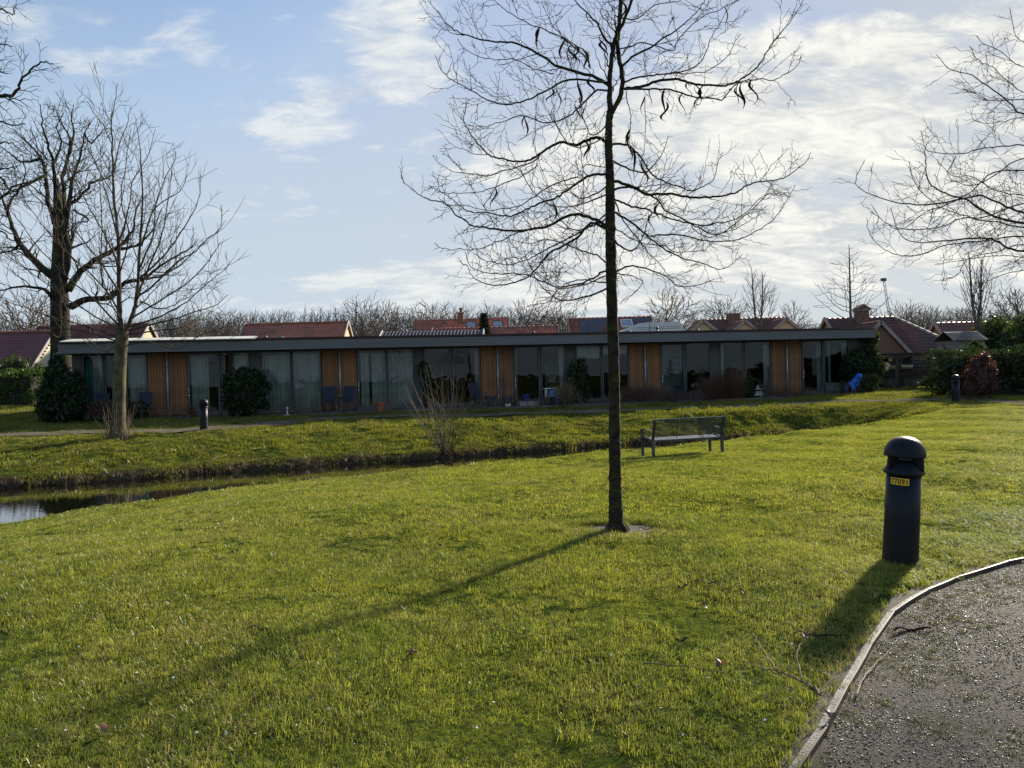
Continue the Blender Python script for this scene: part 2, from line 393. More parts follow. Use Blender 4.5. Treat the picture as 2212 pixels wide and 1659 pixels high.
def ground_sheet():
    xs = np.unique(np.concatenate([np.arange(-14, 18, .14), np.arange(-34, 36, .45), np.linspace(-80, 80, 41), np.array([-1500, -900, -500, -300, -180, -120, 120, 180, 300, 500, 900, 1500])]).round(3))
    ys = np.unique(np.concatenate([np.arange(0, 34, .14), np.arange(-8, 60, .6), np.linspace(60, 140, 17), np.array([-1500, -500, -150, -60, -25, 200, 300, 500, 900, 1500, 2500])]).round(3))
    def thin(a):
        o = [a[0]]
        for v in a[1:]:
            if v-o[-1] > 0.07: o.append(v)
        return np.array(o)
    xs, ys = thin(xs), thin(ys)
    X, Y = np.meshgrid(xs, ys); Z = height(X, Y)
    e1, s1 = dist_poly(X, Y, EC); Z = np.where((Y > -30) & (Y < 30), Z-0.06*ss(e1*s1, -.13, .0), Z)
    lx = (X-FX0.x)*math.cos(FANG)+(Y-FX0.y)*math.sin(FANG); ly = -(X-FX0.x)*math.sin(FANG)+(Y-FX0.y)*math.cos(FANG)
    Z = np.where((ly > -0.4) & (lx > -18.3) & (lx < 19.2) & (ly < 9), 0.02, Z)
    # tree pit, slightly hollow
    Z = Z - 0.08*np.exp(-(((X-TREE_XY.x)/.45)**2+((Y-TREE_XY.y)/.4)**2)**2)
    V = np.stack([X.ravel(), Y.ravel(), Z.ravel()], 1); nx, ny = len(xs), len(ys)
    i = np.arange(nx*ny).reshape(ny, nx); Fc = np.stack([i[:-1, :-1].ravel(), i[:-1, 1:].ravel(), i[1:, 1:].ravel(), i[1:, :-1].ravel()], 1)
    m = bpy.data.materials.new('lawn_ground'); m.use_nodes = True; t = m.node_tree; b = NB(t); p = t.nodes['Principled BSDF']
    p.inputs['Roughness'].default_value = 1.0; p.inputs['Specular IOR Level'].default_value = 0.0
    g = nt(t, 'ShaderNodeNewGeometry'); pos = g.outputs['Position']; sp = nt(t, 'ShaderNodeSeparateXYZ'); t.links.new(pos, sp.inputs[0])
    moss = b.mix(b.sstep(b.noise(pos, 1.1, 6, 0.6), 0.35, 0.65), (0.030, 0.055, 0.010), (0.11, 0.13, 0.016))
    moss = b.mix(b.sstep(b.noise(pos, 22, 4, 0.7), 0.4, 0.6), moss, (0.03, 0.04, 0.012))
    soil = b.mix(b.sstep(b.noise(pos, 9, 6, 0.7), 0.35, 0.65), (0.022, 0.016, 0.011), (0.065, 0.048, 0.034))
    mud = b.sstep(b.m('ADD', sp.outputs[2], b.m('MULTIPLY', b.noise(pos, 3.5, 4), 0.22)), WATER_Z+0.26, WATER_Z+0.40, 1, 0)
    cx = b.m('SUBTRACT', sp.outputs[0], TREE_XY.x); cy = b.m('SUBTRACT', sp.outputs[1], TREE_XY.y)
    rr = b.m('SQRT', b.m('ADD', b.m('MULTIPLY', b.m('MULTIPLY', cx, cx), 0.6), b.m('MULTIPLY', cy, cy)))
    pit = b.sstep(b.m('ADD', rr, b.m('MULTIPLY', b.noise(pos, 7, 3), 0.25)), 0.42, 0.55, 1, 0)
    soil2 = b.mix(b.sstep(b.noise(pos, 30, 3), .4, .6), soil, (0.06, 0.046, 0.034))
    col = b.mix(mud, moss, soil); col = b.mix(pit, col, soil2)
    t.links.new(col, p.inputs['Base Color'])
    bn = nt(t, 'ShaderNodeBump'); bn.inputs['Strength'].default_value = 0.9; bn.inputs['Distance'].default_value = 0.03
    t.links.new(b.noise(pos, 18, 6, 0.7), bn.inputs['Height']); t.links.new(bn.outputs[0], p.inputs['Normal'])
    me = npmesh('ground', V, Fc, m, True); o = link('ground', me); tag(o, kind='structure')
ground_sheet()

def water():
    m = bpy.data.materials.new('pond_water'); m.use_nodes = True; t = m.node_tree; b = NB(t); p = t.nodes['Principled BSDF']
    g = nt(t, 'ShaderNodeNewGeometry'); pos = g.outputs['Position']
    col = b.mix(b.sstep(b.noise(pos, 1.5, 4), .4, .6), (0.008, 0.009, 0.004), (0.013, 0.013, 0.006))
    t.links.new(col, p.inputs['Base Color']); p.inputs['Roughness'].default_value = 0.03; p.inputs['IOR'].default_value = 1.8
    p.inputs['Specular IOR Level'].default_value = 0.8
    bn = nt(t, 'ShaderNodeBump'); bn.inputs['Strength'].default_value = 0.035; bn.inputs['Distance'].default_value = 0.02
    t.links.new(b.noise(b.mapping(pos, (1, 3, 1)), 2.5, 4), bn.inputs['Height']); t.links.new(bn.outputs[0], p.inputs['Normal'])
    out = t.nodes['Material Output']; gl = nt(t, 'ShaderNodeBsdfGlossy'); gl.inputs['Roughness'].default_value = 0.02; t.links.new(bn.outputs[0], gl.inputs['Normal']); fr = nt(t, 'ShaderNodeFresnel'); fr.inputs[0].default_value = 1.7
    p.inputs['Specular IOR Level'].default_value = 0; mx = nt(t, 'ShaderNodeMixShader'); t.links.new(b.m('ADD', fr.outputs[0], 0.18, clamp=True), mx.inputs[0]); t.links.new(p.outputs[0], mx.inputs[1]); t.links.new(gl.outputs[0], mx.inputs[2]); t.links.new(mx.outputs[0], out.inputs[0])
    me = npmesh('water', [(-59, 1, WATER_Z), (16, 1, WATER_Z), (16, 30, WATER_Z), (-59, 30, WATER_Z)], [(0, 1, 2, 3)], m)
    tag(link('water', me), kind='structure')
water()

def strip(name, C, w0, w1, m, lift, kind='structure', wob=0.0):
    V = []; Fc = []; n = 5; C = np.array(C); T = np.gradient(C, axis=0); T /= np.linalg.norm(T, axis=1)[:, None]; N = np.stack([T[:, 1], -T[:, 0]], 1)
    for i in range(len(C)):
        for k in range(n):
            s = w0+(w1-w0)*k/(n-1)
            if wob and k in (0, n-1): s += wob*math.sin(i*1.7+k)+wob*rnd.uniform(-.6, .6)
            x, y = C[i]+N[i]*s; V.append((x, y, gz(x, y)+lift))
    for i in range(len(C)-1):
        for k in range(n-1): a = i*n+k; Fc.append((a, a+n, a+n+1, a+1))
    me = npmesh(name, V, Fc, m, True); o = link(name, me); tag(o, kind=kind); return o
FOOT = mat('footpath_grit', (0.17, 0.145, 0.11), (0.11, 0.092, 0.066), 3.0, 1.0, 0.6, 40, c3=(0.10, 0.10, 0.04), spec=0.0)
strip('footpath', FPC, -0.58, 0.58, FOOT, 0.022, wob=0.06)

# near gravel path: sheet between the edging and 3.2 m to the right of it
def gravel():
    m = bpy.data.materials.new('gravel_ground'); m.use_nodes = True; t = m.node_tree; b = NB(t); p = t.nodes['Principled BSDF']
    g = nt(t, 'ShaderNodeNewGeometry'); pos = g.outputs['Position']
    vo = nt(t, 'ShaderNodeTexVoronoi'); t.links.new(pos, vo.inputs['Vector']); vo.inputs['Scale'].default_value = 85
    col = b.mix(b.sstep(b.noise(pos, 60, 3), .4, .6), (0.075, 0.064, 0.051), (0.17, 0.145, 0.115))
    col = b.mix(b.sstep(b.noise(pos, 1.8, 6, 0.7), .50, .64), col, (0.06, 0.062, 0.02))
    t.links.new(col, p.inputs['Base Color']); p.inputs['Roughness'].default_value = 0.85; p.inputs['Specular IOR Level'].default_value = 0.25
    bn = nt(t, 'ShaderNodeBump'); bn.inputs['Strength'].default_value = 1; bn.inputs['Distance'].default_value = 0.03
    t.links.new(b.noise(pos, 90, 5, 0.7), bn.inputs['Height']); t.links.new(bn.outputs[0], p.inputs['Normal'])
    gx, gy = np.meshgrid(np.arange(-.2, 14, .25), np.arange(-3, 10.5, .25)); ny, nx = gx.shape
    V = np.stack([gx.ravel(), gy.ravel(), height(gx, gy).ravel()-.014], 1); i = np.arange(nx*ny).reshape(ny, nx)
    tag(link('gravel_path', npmesh('gravel_path', V, np.stack([i[:-1, :-1].ravel(), i[:-1, 1:].ravel(), i[1:, 1:].ravel(), i[1:, :-1].ravel()], 1), m, True)), kind='structure')
gravel()

# ------------------------------------------------------------------ scattering by geometry nodes
def scatter(name, points, rots, scales, idx, protos, mtl, kind='stuff', label=None):
    pc = bpy.data.collections.new(name+'_pieces')
    for i, (V, Fc) in enumerate(protos):
        me = npmesh(f'{name}_piece', V, Fc, mtl); o = bpy.data.objects.new('%s_piece_%02d' % (name, i), me); pc.objects.link(o)
    me = bpy.data.meshes.new(name); n = len(points); me.vertices.add(n); me.vertices.foreach_set('co', np.asarray(points, np.float32).ravel())
    a = me.attributes.new('rot', 'FLOAT_VECTOR', 'POINT'); a.data.foreach_set('vector', np.asarray(rots, np.float32).ravel())
    a = me.attributes.new('scl', 'FLOAT', 'POINT'); a.data.foreach_set('value', np.asarray(scales, np.float32))
    a = me.attributes.new('idx', 'INT', 'POINT'); a.data.foreach_set('value', np.asarray(idx, np.int32))
    me.update(); o = link(name, me); tag(o, label=label, cat='ground cover' if label else None, kind=kind)
    ng = bpy.data.node_groups.new(name+'_nodes', 'GeometryNodeTree')
    ng.interface.new_socket('Geometry', in_out='INPUT', socket_type='NodeSocketGeometry'); ng.interface.new_socket('Geometry', in_out='OUTPUT', socket_type='NodeSocketGeometry')
    gi = ng.nodes.new('NodeGroupInput'); go = ng.nodes.new('NodeGroupOutput')
    ci = ng.nodes.new('GeometryNodeCollectionInfo'); ci.inputs[0].default_value = pc; ci.inputs['Separate Children'].default_value = True; ci.inputs['Reset Children'].default_value = True
    ip = ng.nodes.new('GeometryNodeInstanceOnPoints'); ip.inputs['Pick Instance'].default_value = True
    def attr(nm, ty):
        q = ng.nodes.new('GeometryNodeInputNamedAttribute'); q.data_type = ty; q.inputs[0].default_value = nm; return q.outputs[0]
    L = ng.links; L.new(gi.outputs[0], ip.inputs['Points']); L.new(ci.outputs[0], ip.inputs['Instance'])
    L.new(attr('idx', 'INT'), ip.inputs['Instance Index']); L.new(attr('rot', 'FLOAT_VECTOR'), ip.inputs['Rotation']); L.new(attr('scl', 'FLOAT'), ip.inputs['Scale'])
    L.new(ip.outputs[0], go.inputs[0])
    md = o.modifiers.new('scatter', 'NODES'); md.node_group = ng
    return o

def blade_tuft(seed, n, rad, h0, h1, w, lean=0.55):
    g = np.random.default_rng(seed)
    x = g.uniform(-rad, rad, n); y = g.uniform(-rad, rad, n); a = g.uniform(0, 2*np.pi, n); h = g.uniform(h0, h1, n)*(0.75+0.5*g.random(n)**2)
    l = g.uniform(0.1, lean, n)*h*1.25; bx, by = np.cos(a)*l, np.sin(a)*l; wa = a+np.pi/2+g.uniform(-.9, .9, n); wx, wy = np.cos(wa)*w/2, np.sin(wa)*w/2
    z0 = np.full(n, -0.01); V = np.empty((n, 5, 3))
    V[:, 0] = np.stack([x-wx, y-wy, z0], 1); V[:, 1] = np.stack([x+wx, y+wy, z0], 1)
    V[:, 2] = np.stack([x+wx*.75+bx*.35, y+wy*.75+by*.35, h*.6], 1); V[:, 3] = np.stack([x-wx*.75+bx*.35, y-wy*.75+by*.35, h*.6], 1)
    V[:, 4] = np.stack([x+bx, y+by, np.maximum(h*(1-.38*l/h), h*.3)], 1)
    k = np.arange(n)*5; Fc = [(i, i+1, i+2, i+3) for i in k.tolist()] + [(i+3, i+2, i+4) for i in k.tolist()]
    return V.reshape(-1, 3), Fc

def lay_grass(name, mk, area, step, protos, mtl, smin, smax, seed, label, tilt=True, cluster=0.0):
    g = np.random.default_rng(seed); x0, x1, y0, y1 = area
    X, Y = np.meshgrid(np.arange(x0, x1, step), np.arange(y0, y1, step)); X = X.ravel()+g.uniform(-.5, .5, X.size)*step; Y = Y.ravel()+g.uniform(-.5, .5, Y.size)*step
    k = mk(X, Y); X, Y = X[k], Y[k]; k = grass_mask(X, Y); X, Y = X[k], Y[k]
    Z = height(X, Y); e = .1; sx = (height(X+e, Y)-height(X-e, Y))/(2*e); sy = (height(X, Y+e)-height(X, Y-e))/(2*e)
    n = len(X); rz = g.uniform(0, 2*np.pi, n)
    rots = []
    for i in range(n):
        q = Vector((-sx[i], -sy[i], 1)).to_track_quat('Z', 'Y') if tilt else Vector((0, 0, 1)).to_track_quat('Z', 'Y')
        rots.append(tuple((q.to_matrix() @ Matrix.Rotation(rz[i], 3, 'Z')).to_euler()))
    sc = g.uniform(smin, smax, n)
    if cluster:
        f = np.array([mnoise.fractal(Vector((X[i]*1.1, Y[i]*1.1, 3.3)), 1.0, 2.0, 3) for i in range(n)])
        sc *= 1+cluster*np.clip(f*1.6, -.75, 1.0)
    scatter(name, np.stack([X, Y, Z-.004], 1), rots, sc, g.integers(0, len(protos), n), protos, mtl, label=label)
    return n
inview = lambda X, Y, m=1.0: (np.abs(X) < Y*0.70+m)
lipd = lambda X, Y: Y - np.interp(X, _xs, _NL)
n1 = lay_grass('lawn_grass', lambda X, Y: inview(X, Y, .9) & (Y > 1.6) & (lipd(X, Y) < .35), (-9, 9, 1.6, 8.2), .13,
    [blade_tuft(i, 200, .105, .020, .050, .0030, 1.5) for i in range(8)], GRASS, 0.8, 1.1, 1, 'short sunlit green lawn grass between the gravel path and the pond', cluster=.60)
n2 = lay_grass('lawn_grass_beyond', lambda X, Y: inview(X, Y, 1) & (lipd(X, Y) < .45), (-17, 26, 8.2, 25.5), .22,
    [blade_tuft(40+i, 190, .18, .020, .044, .0050, 1.2) for i in range(8)], GRASS, .75, 1.2, 2, 'yellow-green lawn grass sloping down to the near edge of the pond', cluster=.35)
n3 = lay_grass('bank_grass', lambda X, Y: inview(X, Y, 2) & (lipd(X, Y) > .45), (-27, 29, 13, 37), .26,
    [blade_tuft(80+i, 110, .21, .03, .07, .0085, .8) for i in range(8)], GRASSFAR, .6, 1.35, 3, 'mossy tufted grass on the far bank of the pond below the bungalows', cluster=.75)
n4 = lay_grass('meadow_grass', lambda X, Y: inview(X, Y, 2), (-44, 46, 37, 60), .7,
    [blade_tuft(120+i, 120, .5, .04, .08, .02, .8) for i in range(4)], GRASSFAR, .8, 1.3, 4, 'rough grass behind the end of the bungalow row')
def clumps():
    g = np.random.default_rng(77); n = 3200; x = g.uniform(-8, 8, n); y = g.uniform(2.2, 13, n)
    f = np.array([mnoise.fractal(Vector((a*.8, b_*.8, 9)), 1, 2, 3) for a, b_ in zip(x, y)]); k = inview(x, y, .5) & grass_mask(x, y) & (lipd(x, y) < -.2) & (f > -.1); x, y = x[k], y[k]
    a = g.uniform(0, 6.28, 150); x = np.concatenate([x, TREE_XY.x+.50*1.2*np.cos(a)*g.uniform(.9, 1.25, 150)]); y = np.concatenate([y, TREE_XY.y+.42*np.abs(np.sin(a))*g.uniform(.9, 1.25, 150)])
    a = g.uniform(0, 6.28, 24); x = np.concatenate([x, 3.0+.2*np.cos(a)]); y = np.concatenate([y, 6.05+.2*np.sin(a)])
    n = len(x); scatter('lawn_clumps', np.stack([x, y, height(x, y)-.006], 1), np.stack([g.normal(0, .12, n), g.normal(0, .12, n), g.uniform(0, 6.28, n)], 1), g.uniform(.5, 1.15, n), g.integers(0, 6, n),
        [blade_tuft(700+i, 60, .06, .035, .085, .0034, 1.3) for i in range(6)], GRASS, label='taller darker grass clumps standing out of the mown lawn')
clumps()
print('grass tufts', n1, n2, n3, n4)
# dead reeds and tufts along the water's edge
def reeds():
    g = np.random.default_rng(5); pts = []; xs_ = np.concatenate([g.uniform(-13, 9, 420), g.uniform(-12, 3, 150)])
    ys_ = np.concatenate([np.interp(xs_[:420], _xs, _FF)+g.normal(-.02, .16, 420), np.interp(xs_[420:], _xs, _NL)+g.uniform(.3, .7, 150)])
    zs = height(xs_, ys_); k = zs > WATER_Z-.06
    n = k.sum(); tv = []
    scatter('dead_reed_tufts', np.stack([xs_[k], ys_[k], zs[k]-.01], 1), np.stack([g.normal(0, .2, n), g.normal(0, .2, n), g.uniform(0, 6.28, n)], 1), g.uniform(.5, 1.3, n), g.integers(0, 5, n),
        [blade_tuft(200+i, 14, .06, .07, .20, .006, 1.1) for i in range(5)], leafmat('dead_reed', (0.09, 0.07, 0.035), (0.22, 0.17, 0.09), trans=.3), label='dead brown reeds and tufts along the waterline')
reeds()
def stones():
    g = np.random.default_rng(9); n = 230000; x = g.uniform(.9, 8.5, n); y = g.uniform(1.6, 7.5, n)
    d, s = dist_poly(x, y, EC); keep = (s > 0) & (d > .02) & (d < 3.3) & inview(x, y, .5)
    pn = np.array([mnoise.fractal(Vector((a*1.7, b_*1.7, 0)), 1, 2, 3) for a, b_ in zip(x, y)]); keep &= g.random(n) < np.clip(.8+pn*.9, .25, 1)
    x, y = x[keep], y[keep]; x = np.concatenate([x, TREE_XY.x+g.normal(0, .26, 900)]); y = np.concatenate([y, TREE_XY.y+g.normal(0, .17, 900)]); n = len(x); z = height(x, y)-.012; z[-900:] -= .085*np.exp(-(((x[-900:]-TREE_XY.x)/.45)**2+((y[-900:]-TREE_XY.y)/.4)**2)**2)-.012
    pr = []
    for i in range(7):
        gg = np.random.default_rng(300+i); ic = [(-1, 0, -.5), (1, 0, -.5), (0, 1, -.6), (0, -1, -.6), (.55, .55, .55), (-.6, .4, .6), (.1, -.7, .55), (0, 0, .85)]
        V = np.array(ic)*gg.uniform(.6, 1.1, (8, 3))*np.array([.007, .0055, .0035]); Fc = [(0, 3, 6), (3, 1, 6), (1, 4, 6), (1, 2, 4), (2, 5, 4), (2, 0, 5), (0, 6, 5), (4, 7, 6), (5, 7, 4), (6, 7, 5)]
        pr.append((V, Fc))
    m = mat('gravel_stone', (0.16, 0.13, 0.10), (0.07, 0.06, 0.05), 40, 0.42, spec=0.45, coord='Object')
    t = m.node_tree; b = NB(t); g_ = nt(t, 'ShaderNodeNewGeometry'); p = t.nodes['Principled BSDF']
    r_ = b.noise(g_.outputs['Position'], 130, 1)
    t.links.new(b.mix(b.sstep(r_, .3, .72), (0.06, 0.052, 0.044), (0.24, 0.21, 0.17)), p.inputs['Base Color'])
    scatter('gravel_stones', np.stack([x, y, z], 1), np.stack([g.normal(0, .35, n), g.normal(0, .35, n), g.uniform(0, 6.28, n)], 1), g.uniform(.30, .85, n)+g.random(n)**9*.7, g.integers(0, 7, n), pr, m, label='loose wet brown gravel chips on the near path')
    # moss and grass creeping over the path near the edging
    n = 14000; x = g.uniform(.9, 7.5, n); y = g.uniform(1.6, 7, n); d, s = dist_poly(x, y, EC)
    pn = np.array([mnoise.fractal(Vector((a*1.7, b_*1.7, 7)), 1, 2, 3) for a, b_ in zip(x, y)])
    keep = (s > 0) & (d > .03) & (pn-d*.35 > -.05); x, y = x[keep], y[keep]; n = len(x)
    scatter('path_moss_tufts', np.stack([x, y, height(x, y)-.014], 1), np.stack([g.normal(0, .2, n), g.normal(0, .2, n), g.uniform(0, 6.28, n)], 1), g.uniform(.4, 1.0, n), g.integers(0, 4, n),
        [blade_tuft(400+i, 26, .04, .008, .022, .0035, 1.2) for i in range(4)], leafmat('path_moss', (0.09, 0.10, 0.02), (0.17, 0.15, 0.04), trans=.3), label='mossy tufts creeping over the gravel beside the edging')
stones()
def edging():
    """concrete edging, one length at a time, along the gravel path"""
    root = thing('path_edging', 'thin weathered edging of short concrete lengths curving along the gravel path', 'edging', (EC[0][0], EC[0][1], 0))
    m = mat('edging_concrete', (0.24, 0.22, 0.19), (0.10, 0.085, 0.065), 11, 0.7, 0.8, 60, c3=(0.09, 0.085, 0.04), randobj=.12)
    L = [0]; 
    for i in range(1, len(EC)): L.append(L[-1]+np.hypot(*(EC[i]-EC[i-1])))
    L = np.array(L); s = 0.0; seg = 0.62; k_ = 0; m2 = mat('edging_steel', (0.10, 0.085, 0.07), (0.06, .05, .04), 6, .4, metal=.4)
    while s+seg < min(L[-1], 15):
        seg = (.62, .55, .70, .60)[k_ % 4]; k_ += 1
        e0, e1 = [np.array([np.interp(s_, L, EC[:, j]) for j in (0, 1)]) for s_ in (s+.004, s+seg-.004)]
        tx = (e1-e0)/np.linalg.norm(e1-e0); nn = np.array([tx[1], -tx[0]]); q = [e0+(e1-e0)*k/3 for k in range(4)]; dz = rnd.uniform(-.003, .003)
        def lath(offs, m, nm):
            b = MB(); V = []
            for a in q:
                z = gz(a[0], a[1])+dz
                for off, zz in offs: V.append((a[0]+nn[0]*off-root.location.x, a[1]+nn[1]*off-root.location.y, z+zz))
            b.add(V, [(k*6+j, (k+1)*6+j, (k+1)*6+j+1, k*6+j+1) for k in range(3) for j in range(5)] + [tuple(range(6)), tuple(range(23, 17, -1))]); b.build(nm, m, root)
        lath(((-.034, -.09), (-.034, .0), (-.030, .004), (-.002, .007), (0, .004), (0, -.09)), m, 'edging_length')
        lath(((.002, -.09), (.002, .013), (.003, .016), (.012, .016), (.013, .013), (.013, -.09)), m2, 'edging_strip'); s += seg
edging()
# ------------------------------------------------------------------ the bungalow row
BZ = 0.26
Mf = Matrix.Translation(Vector((FX0.x, FX0.y, BZ))) @ Matrix.Rotation(FANG, 4, 'Z'); Mfi = Mf.inverted()
def fl(pt, py=1450, depth=0.0):
    """local x along the facade for a photo column (4032 scale), on the plane local y = depth"""
    d = ray(pt/1.8228, py/1.8228); a = Mfi @ EYE; b_ = Mfi.to_3x3() @ d; t = (depth-a.y)/b_.y
    return (a + b_*t).x
def flz(pt, py, depth=0.0):
    d = ray(pt/1.8228, py/1.8228); a = Mfi @ EYE; b_ = Mfi.to_3x3() @ d; t = (depth-a.y)/b_.y
    return (a + b_*t).z
FR = mat('window_frame_grey', (0.075, 0.082, 0.088), (0.06, 0.066, 0.07), 4, 0.5)
FASC = mat('fascia_grey', (0.125, 0.13, 0.138), (0.10, 0.105, 0.112), 1.2, 0.45, stretch=(.3, 1, 4))
SOFF = mat('soffit', (0.10, 0.10, 0.10), None, 3, 0.8)
ROOFE = mat('roof_edge_brown', (0.06, 0.032, 0.028), (0.03, 0.02, 0.02), 5, 0.85, .5)
PANEL = mat('grey_panel', (0.085, 0.088, 0.085), None, 3, 0.7)
WOOD = mat('cedar_board', (0.27, 0.125, 0.045), (0.17, 0.075, 0.028), 3.0, 0.65, 0.3, 40, stretch=(6, 6, .8), randobj=.22)
WOODB = mat('cedar_backing', (0.03, 0.018, 0.01), None, 3, .9)
PIPE = mat('zinc_pipe', (0.42, 0.45, 0.48), (0.30, 0.32, 0.34), 3, 0.4, metal=.3)
WHITE = mat('white_paint', (0.72, 0.72, 0.69), (0.6, 0.6, 0.57), 3, 0.5)
CREAM = mat('cream_canopy', (0.74, 0.71, 0.58), (0.62, 0.60, 0.5), 2, 0.5)
STONE = mat('terrace_slab', (0.17, 0.155, 0.14), (0.09, 0.085, 0.075), 2.5, .85, .4)
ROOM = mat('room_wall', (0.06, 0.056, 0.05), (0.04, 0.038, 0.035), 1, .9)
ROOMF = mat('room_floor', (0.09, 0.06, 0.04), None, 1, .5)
HOUSE = thing('bungalow_row', 'long low flat-roofed row of bungalows with grey fascia, glass fronts and cedar panels', 'building', Mf.translation, FANG)
XL, XR = fl(300), fl(3395)
def hb(name, m, *boxes, parent=None, bev=0.0):
    b = MB()
    for q in boxes: b.box(*q, bev=bev)
    return b.build(name, m, parent or HOUSE)
WT = 2.70
hb('foundation', STONE, (XL-.1, XR+.1, -.02, 8.2, -.40, 0.0))
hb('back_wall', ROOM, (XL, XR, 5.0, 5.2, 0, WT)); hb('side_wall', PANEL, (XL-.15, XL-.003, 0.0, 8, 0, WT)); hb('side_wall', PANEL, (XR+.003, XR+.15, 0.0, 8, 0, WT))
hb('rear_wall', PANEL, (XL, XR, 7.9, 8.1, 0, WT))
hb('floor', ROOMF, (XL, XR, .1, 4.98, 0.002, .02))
xl, xr = fl(228, 1370, -1.1), fl(3446, 1310, -1.1)
hb('soffit', SOFF, (xl+.04, xr-.04, -1.02, 8.5, WT+.005, WT+.05))
hb('fascia', FASC, (xl, xr, -1.12, -1.06, WT-.02, WT+.38), (xl, xl+.05, -1.055, 8.5, WT-.02, WT+.38), (xr-.05, xr, -1.055, 8.5, WT-.02, WT+.38), bev=.006)
hb('fascia_trim', ROOFE, (xl-.02, xr+.02, -1.15, -1.03, WT+.383, WT+.425))
hb('flat_roof', ROOFE, (xl+.06, xr-.06, -1.0, 8.4, WT+.20, WT+.33))
hb('roof_upstand', ROOFE, (xl+.6, xr-1.5, -.35, -.1, WT+.34, WT+.53), (xl+.6, xr-1.5, 7.9, 8.1, WT+.34, WT+.5))
# roof vents and a ventilation cowl
def cowl(x, y, r, nm='roof_vent', label='', shape=0, h=.28):
    t = thing(nm, label, 'vent', Mf @ Vector((x, y, WT+.33)), FANG, group='vents on the flat roof')
    b = MB(); b.lathe([(r*.55, 0), (r*.55, h)], 16); b.build('vent_pipe', FR, t, smooth=True)
    b = MB()
    if shape: b.lathe([(r*1.0, h), (r*.98, h+r*.35), (r*.75, h+r*.8), (r*.35, h+r*1.05), (0.01, h+r*1.12)], 20)
    else: b.lathe([(r*.9, h), (r*.7, h+.10), (.01, h+.14)], 12)
    b.build('vent_cap', FR if not shape else mat('cowl_grey', (0.09, 0.09, 0.09), None, 2, .35), t, smooth=True)
cowl(fl(1103, 1320, 1.5), 1.5, .26, label='round mushroom cowl on the flat roof in front of the orange tiled roof', shape=1, h=.1)
cowl(fl(1045, 1320, 1.5), 1.5, .10, label='small dark vent pipe on the flat roof left of the mushroom cowl')
cowl(fl(2100, 1305, 1.5), 1.5, .10, label='small pale vent pipe on the flat roof below the low orange roof')
cowl(fl(2472, 1300, 1.5), 1.5, .26, label='round mushroom cowl on the flat roof in front of the white motorhome', shape=1, h=.08)
cowl(fl(2588, 1300, 1.5), 1.5, .09, label='slim dark vent pipe on the flat roof in front of the motorhome', h=.4)
cowl(fl(2748, 1300, 2.5), 2.5, .09, label='slim dark vent pipe on the flat roof below the twin gables', h=.3)

PIPES = [658, 1338, 1960, 2541, 3100]
WOODS = [[(583, 651), (664, 735)], [(1268, 1332), (1342, 1404)], [(1893, 1954), (1965, 2021)], [(2478, 2535), (2547, 2600)], [(3038, 3095), (3106, 3155)]]
for gi, grp in enumerate(WOODS):
    for a, b_ in grp:
        x0, x1 = fl(a), fl(b_); pan = hb('cedar_panel', WOODB, (x0, x1, .02, .10, 0.03, WT)); n = max(6, round((x1-x0)/.115)); w = (x1-x0)/n
        for k in range(n):
            pr = rnd.uniform(0, .006)
            bb = MB(); bb.box(0, w-.008, -.025-pr, .016, 0, WT-.06, bev=.004); o = bb.build('board', WOOD, pan, loc=(x0+k*w+.004, 0, .04))
    px = fl(PIPES[gi], depth=-.12); b = MB(); b.tube([(px, -.13, 0.02), (px, -.13, WT-.02)], .04, 10); o = b.build('downpipe', PIPE, HOUSE, smooth=True)
    for z in (.35, 1.25, 2.2): b = MB(); b.lathe([(.052, 0), (.052, .035)], 12, (px, -.13, z)); b.box(px-.012, px+.012, -.09, -.03, z, z+.03); b.build('pipe_bracket', PIPE, o)
# piers filling between the glazing and behind pipes
for a, b_ in ((651, 664), (1332, 1342), (1954, 1965), (2535, 2547), (3095, 3106)): hb('pier', PANEL, (fl(a)+.002, fl(b_)-.002, .0, .12, 0, WT))
for a, b_ in ((300, 322), (985, 1026), (1632, 1668), (2229, 2266), (2800, 2834), (3345, 3395)): hb('grey_panel', PANEL, (fl(a), fl(b_), -.01, .12, 0, WT))
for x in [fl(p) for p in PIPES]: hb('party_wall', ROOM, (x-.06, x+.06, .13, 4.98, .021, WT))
for a in (1005, 1650, 2248, 2818): x = fl(a); hb('party_wall', ROOM, (x-.05, x+.05, .13, 4.98, .021, WT))
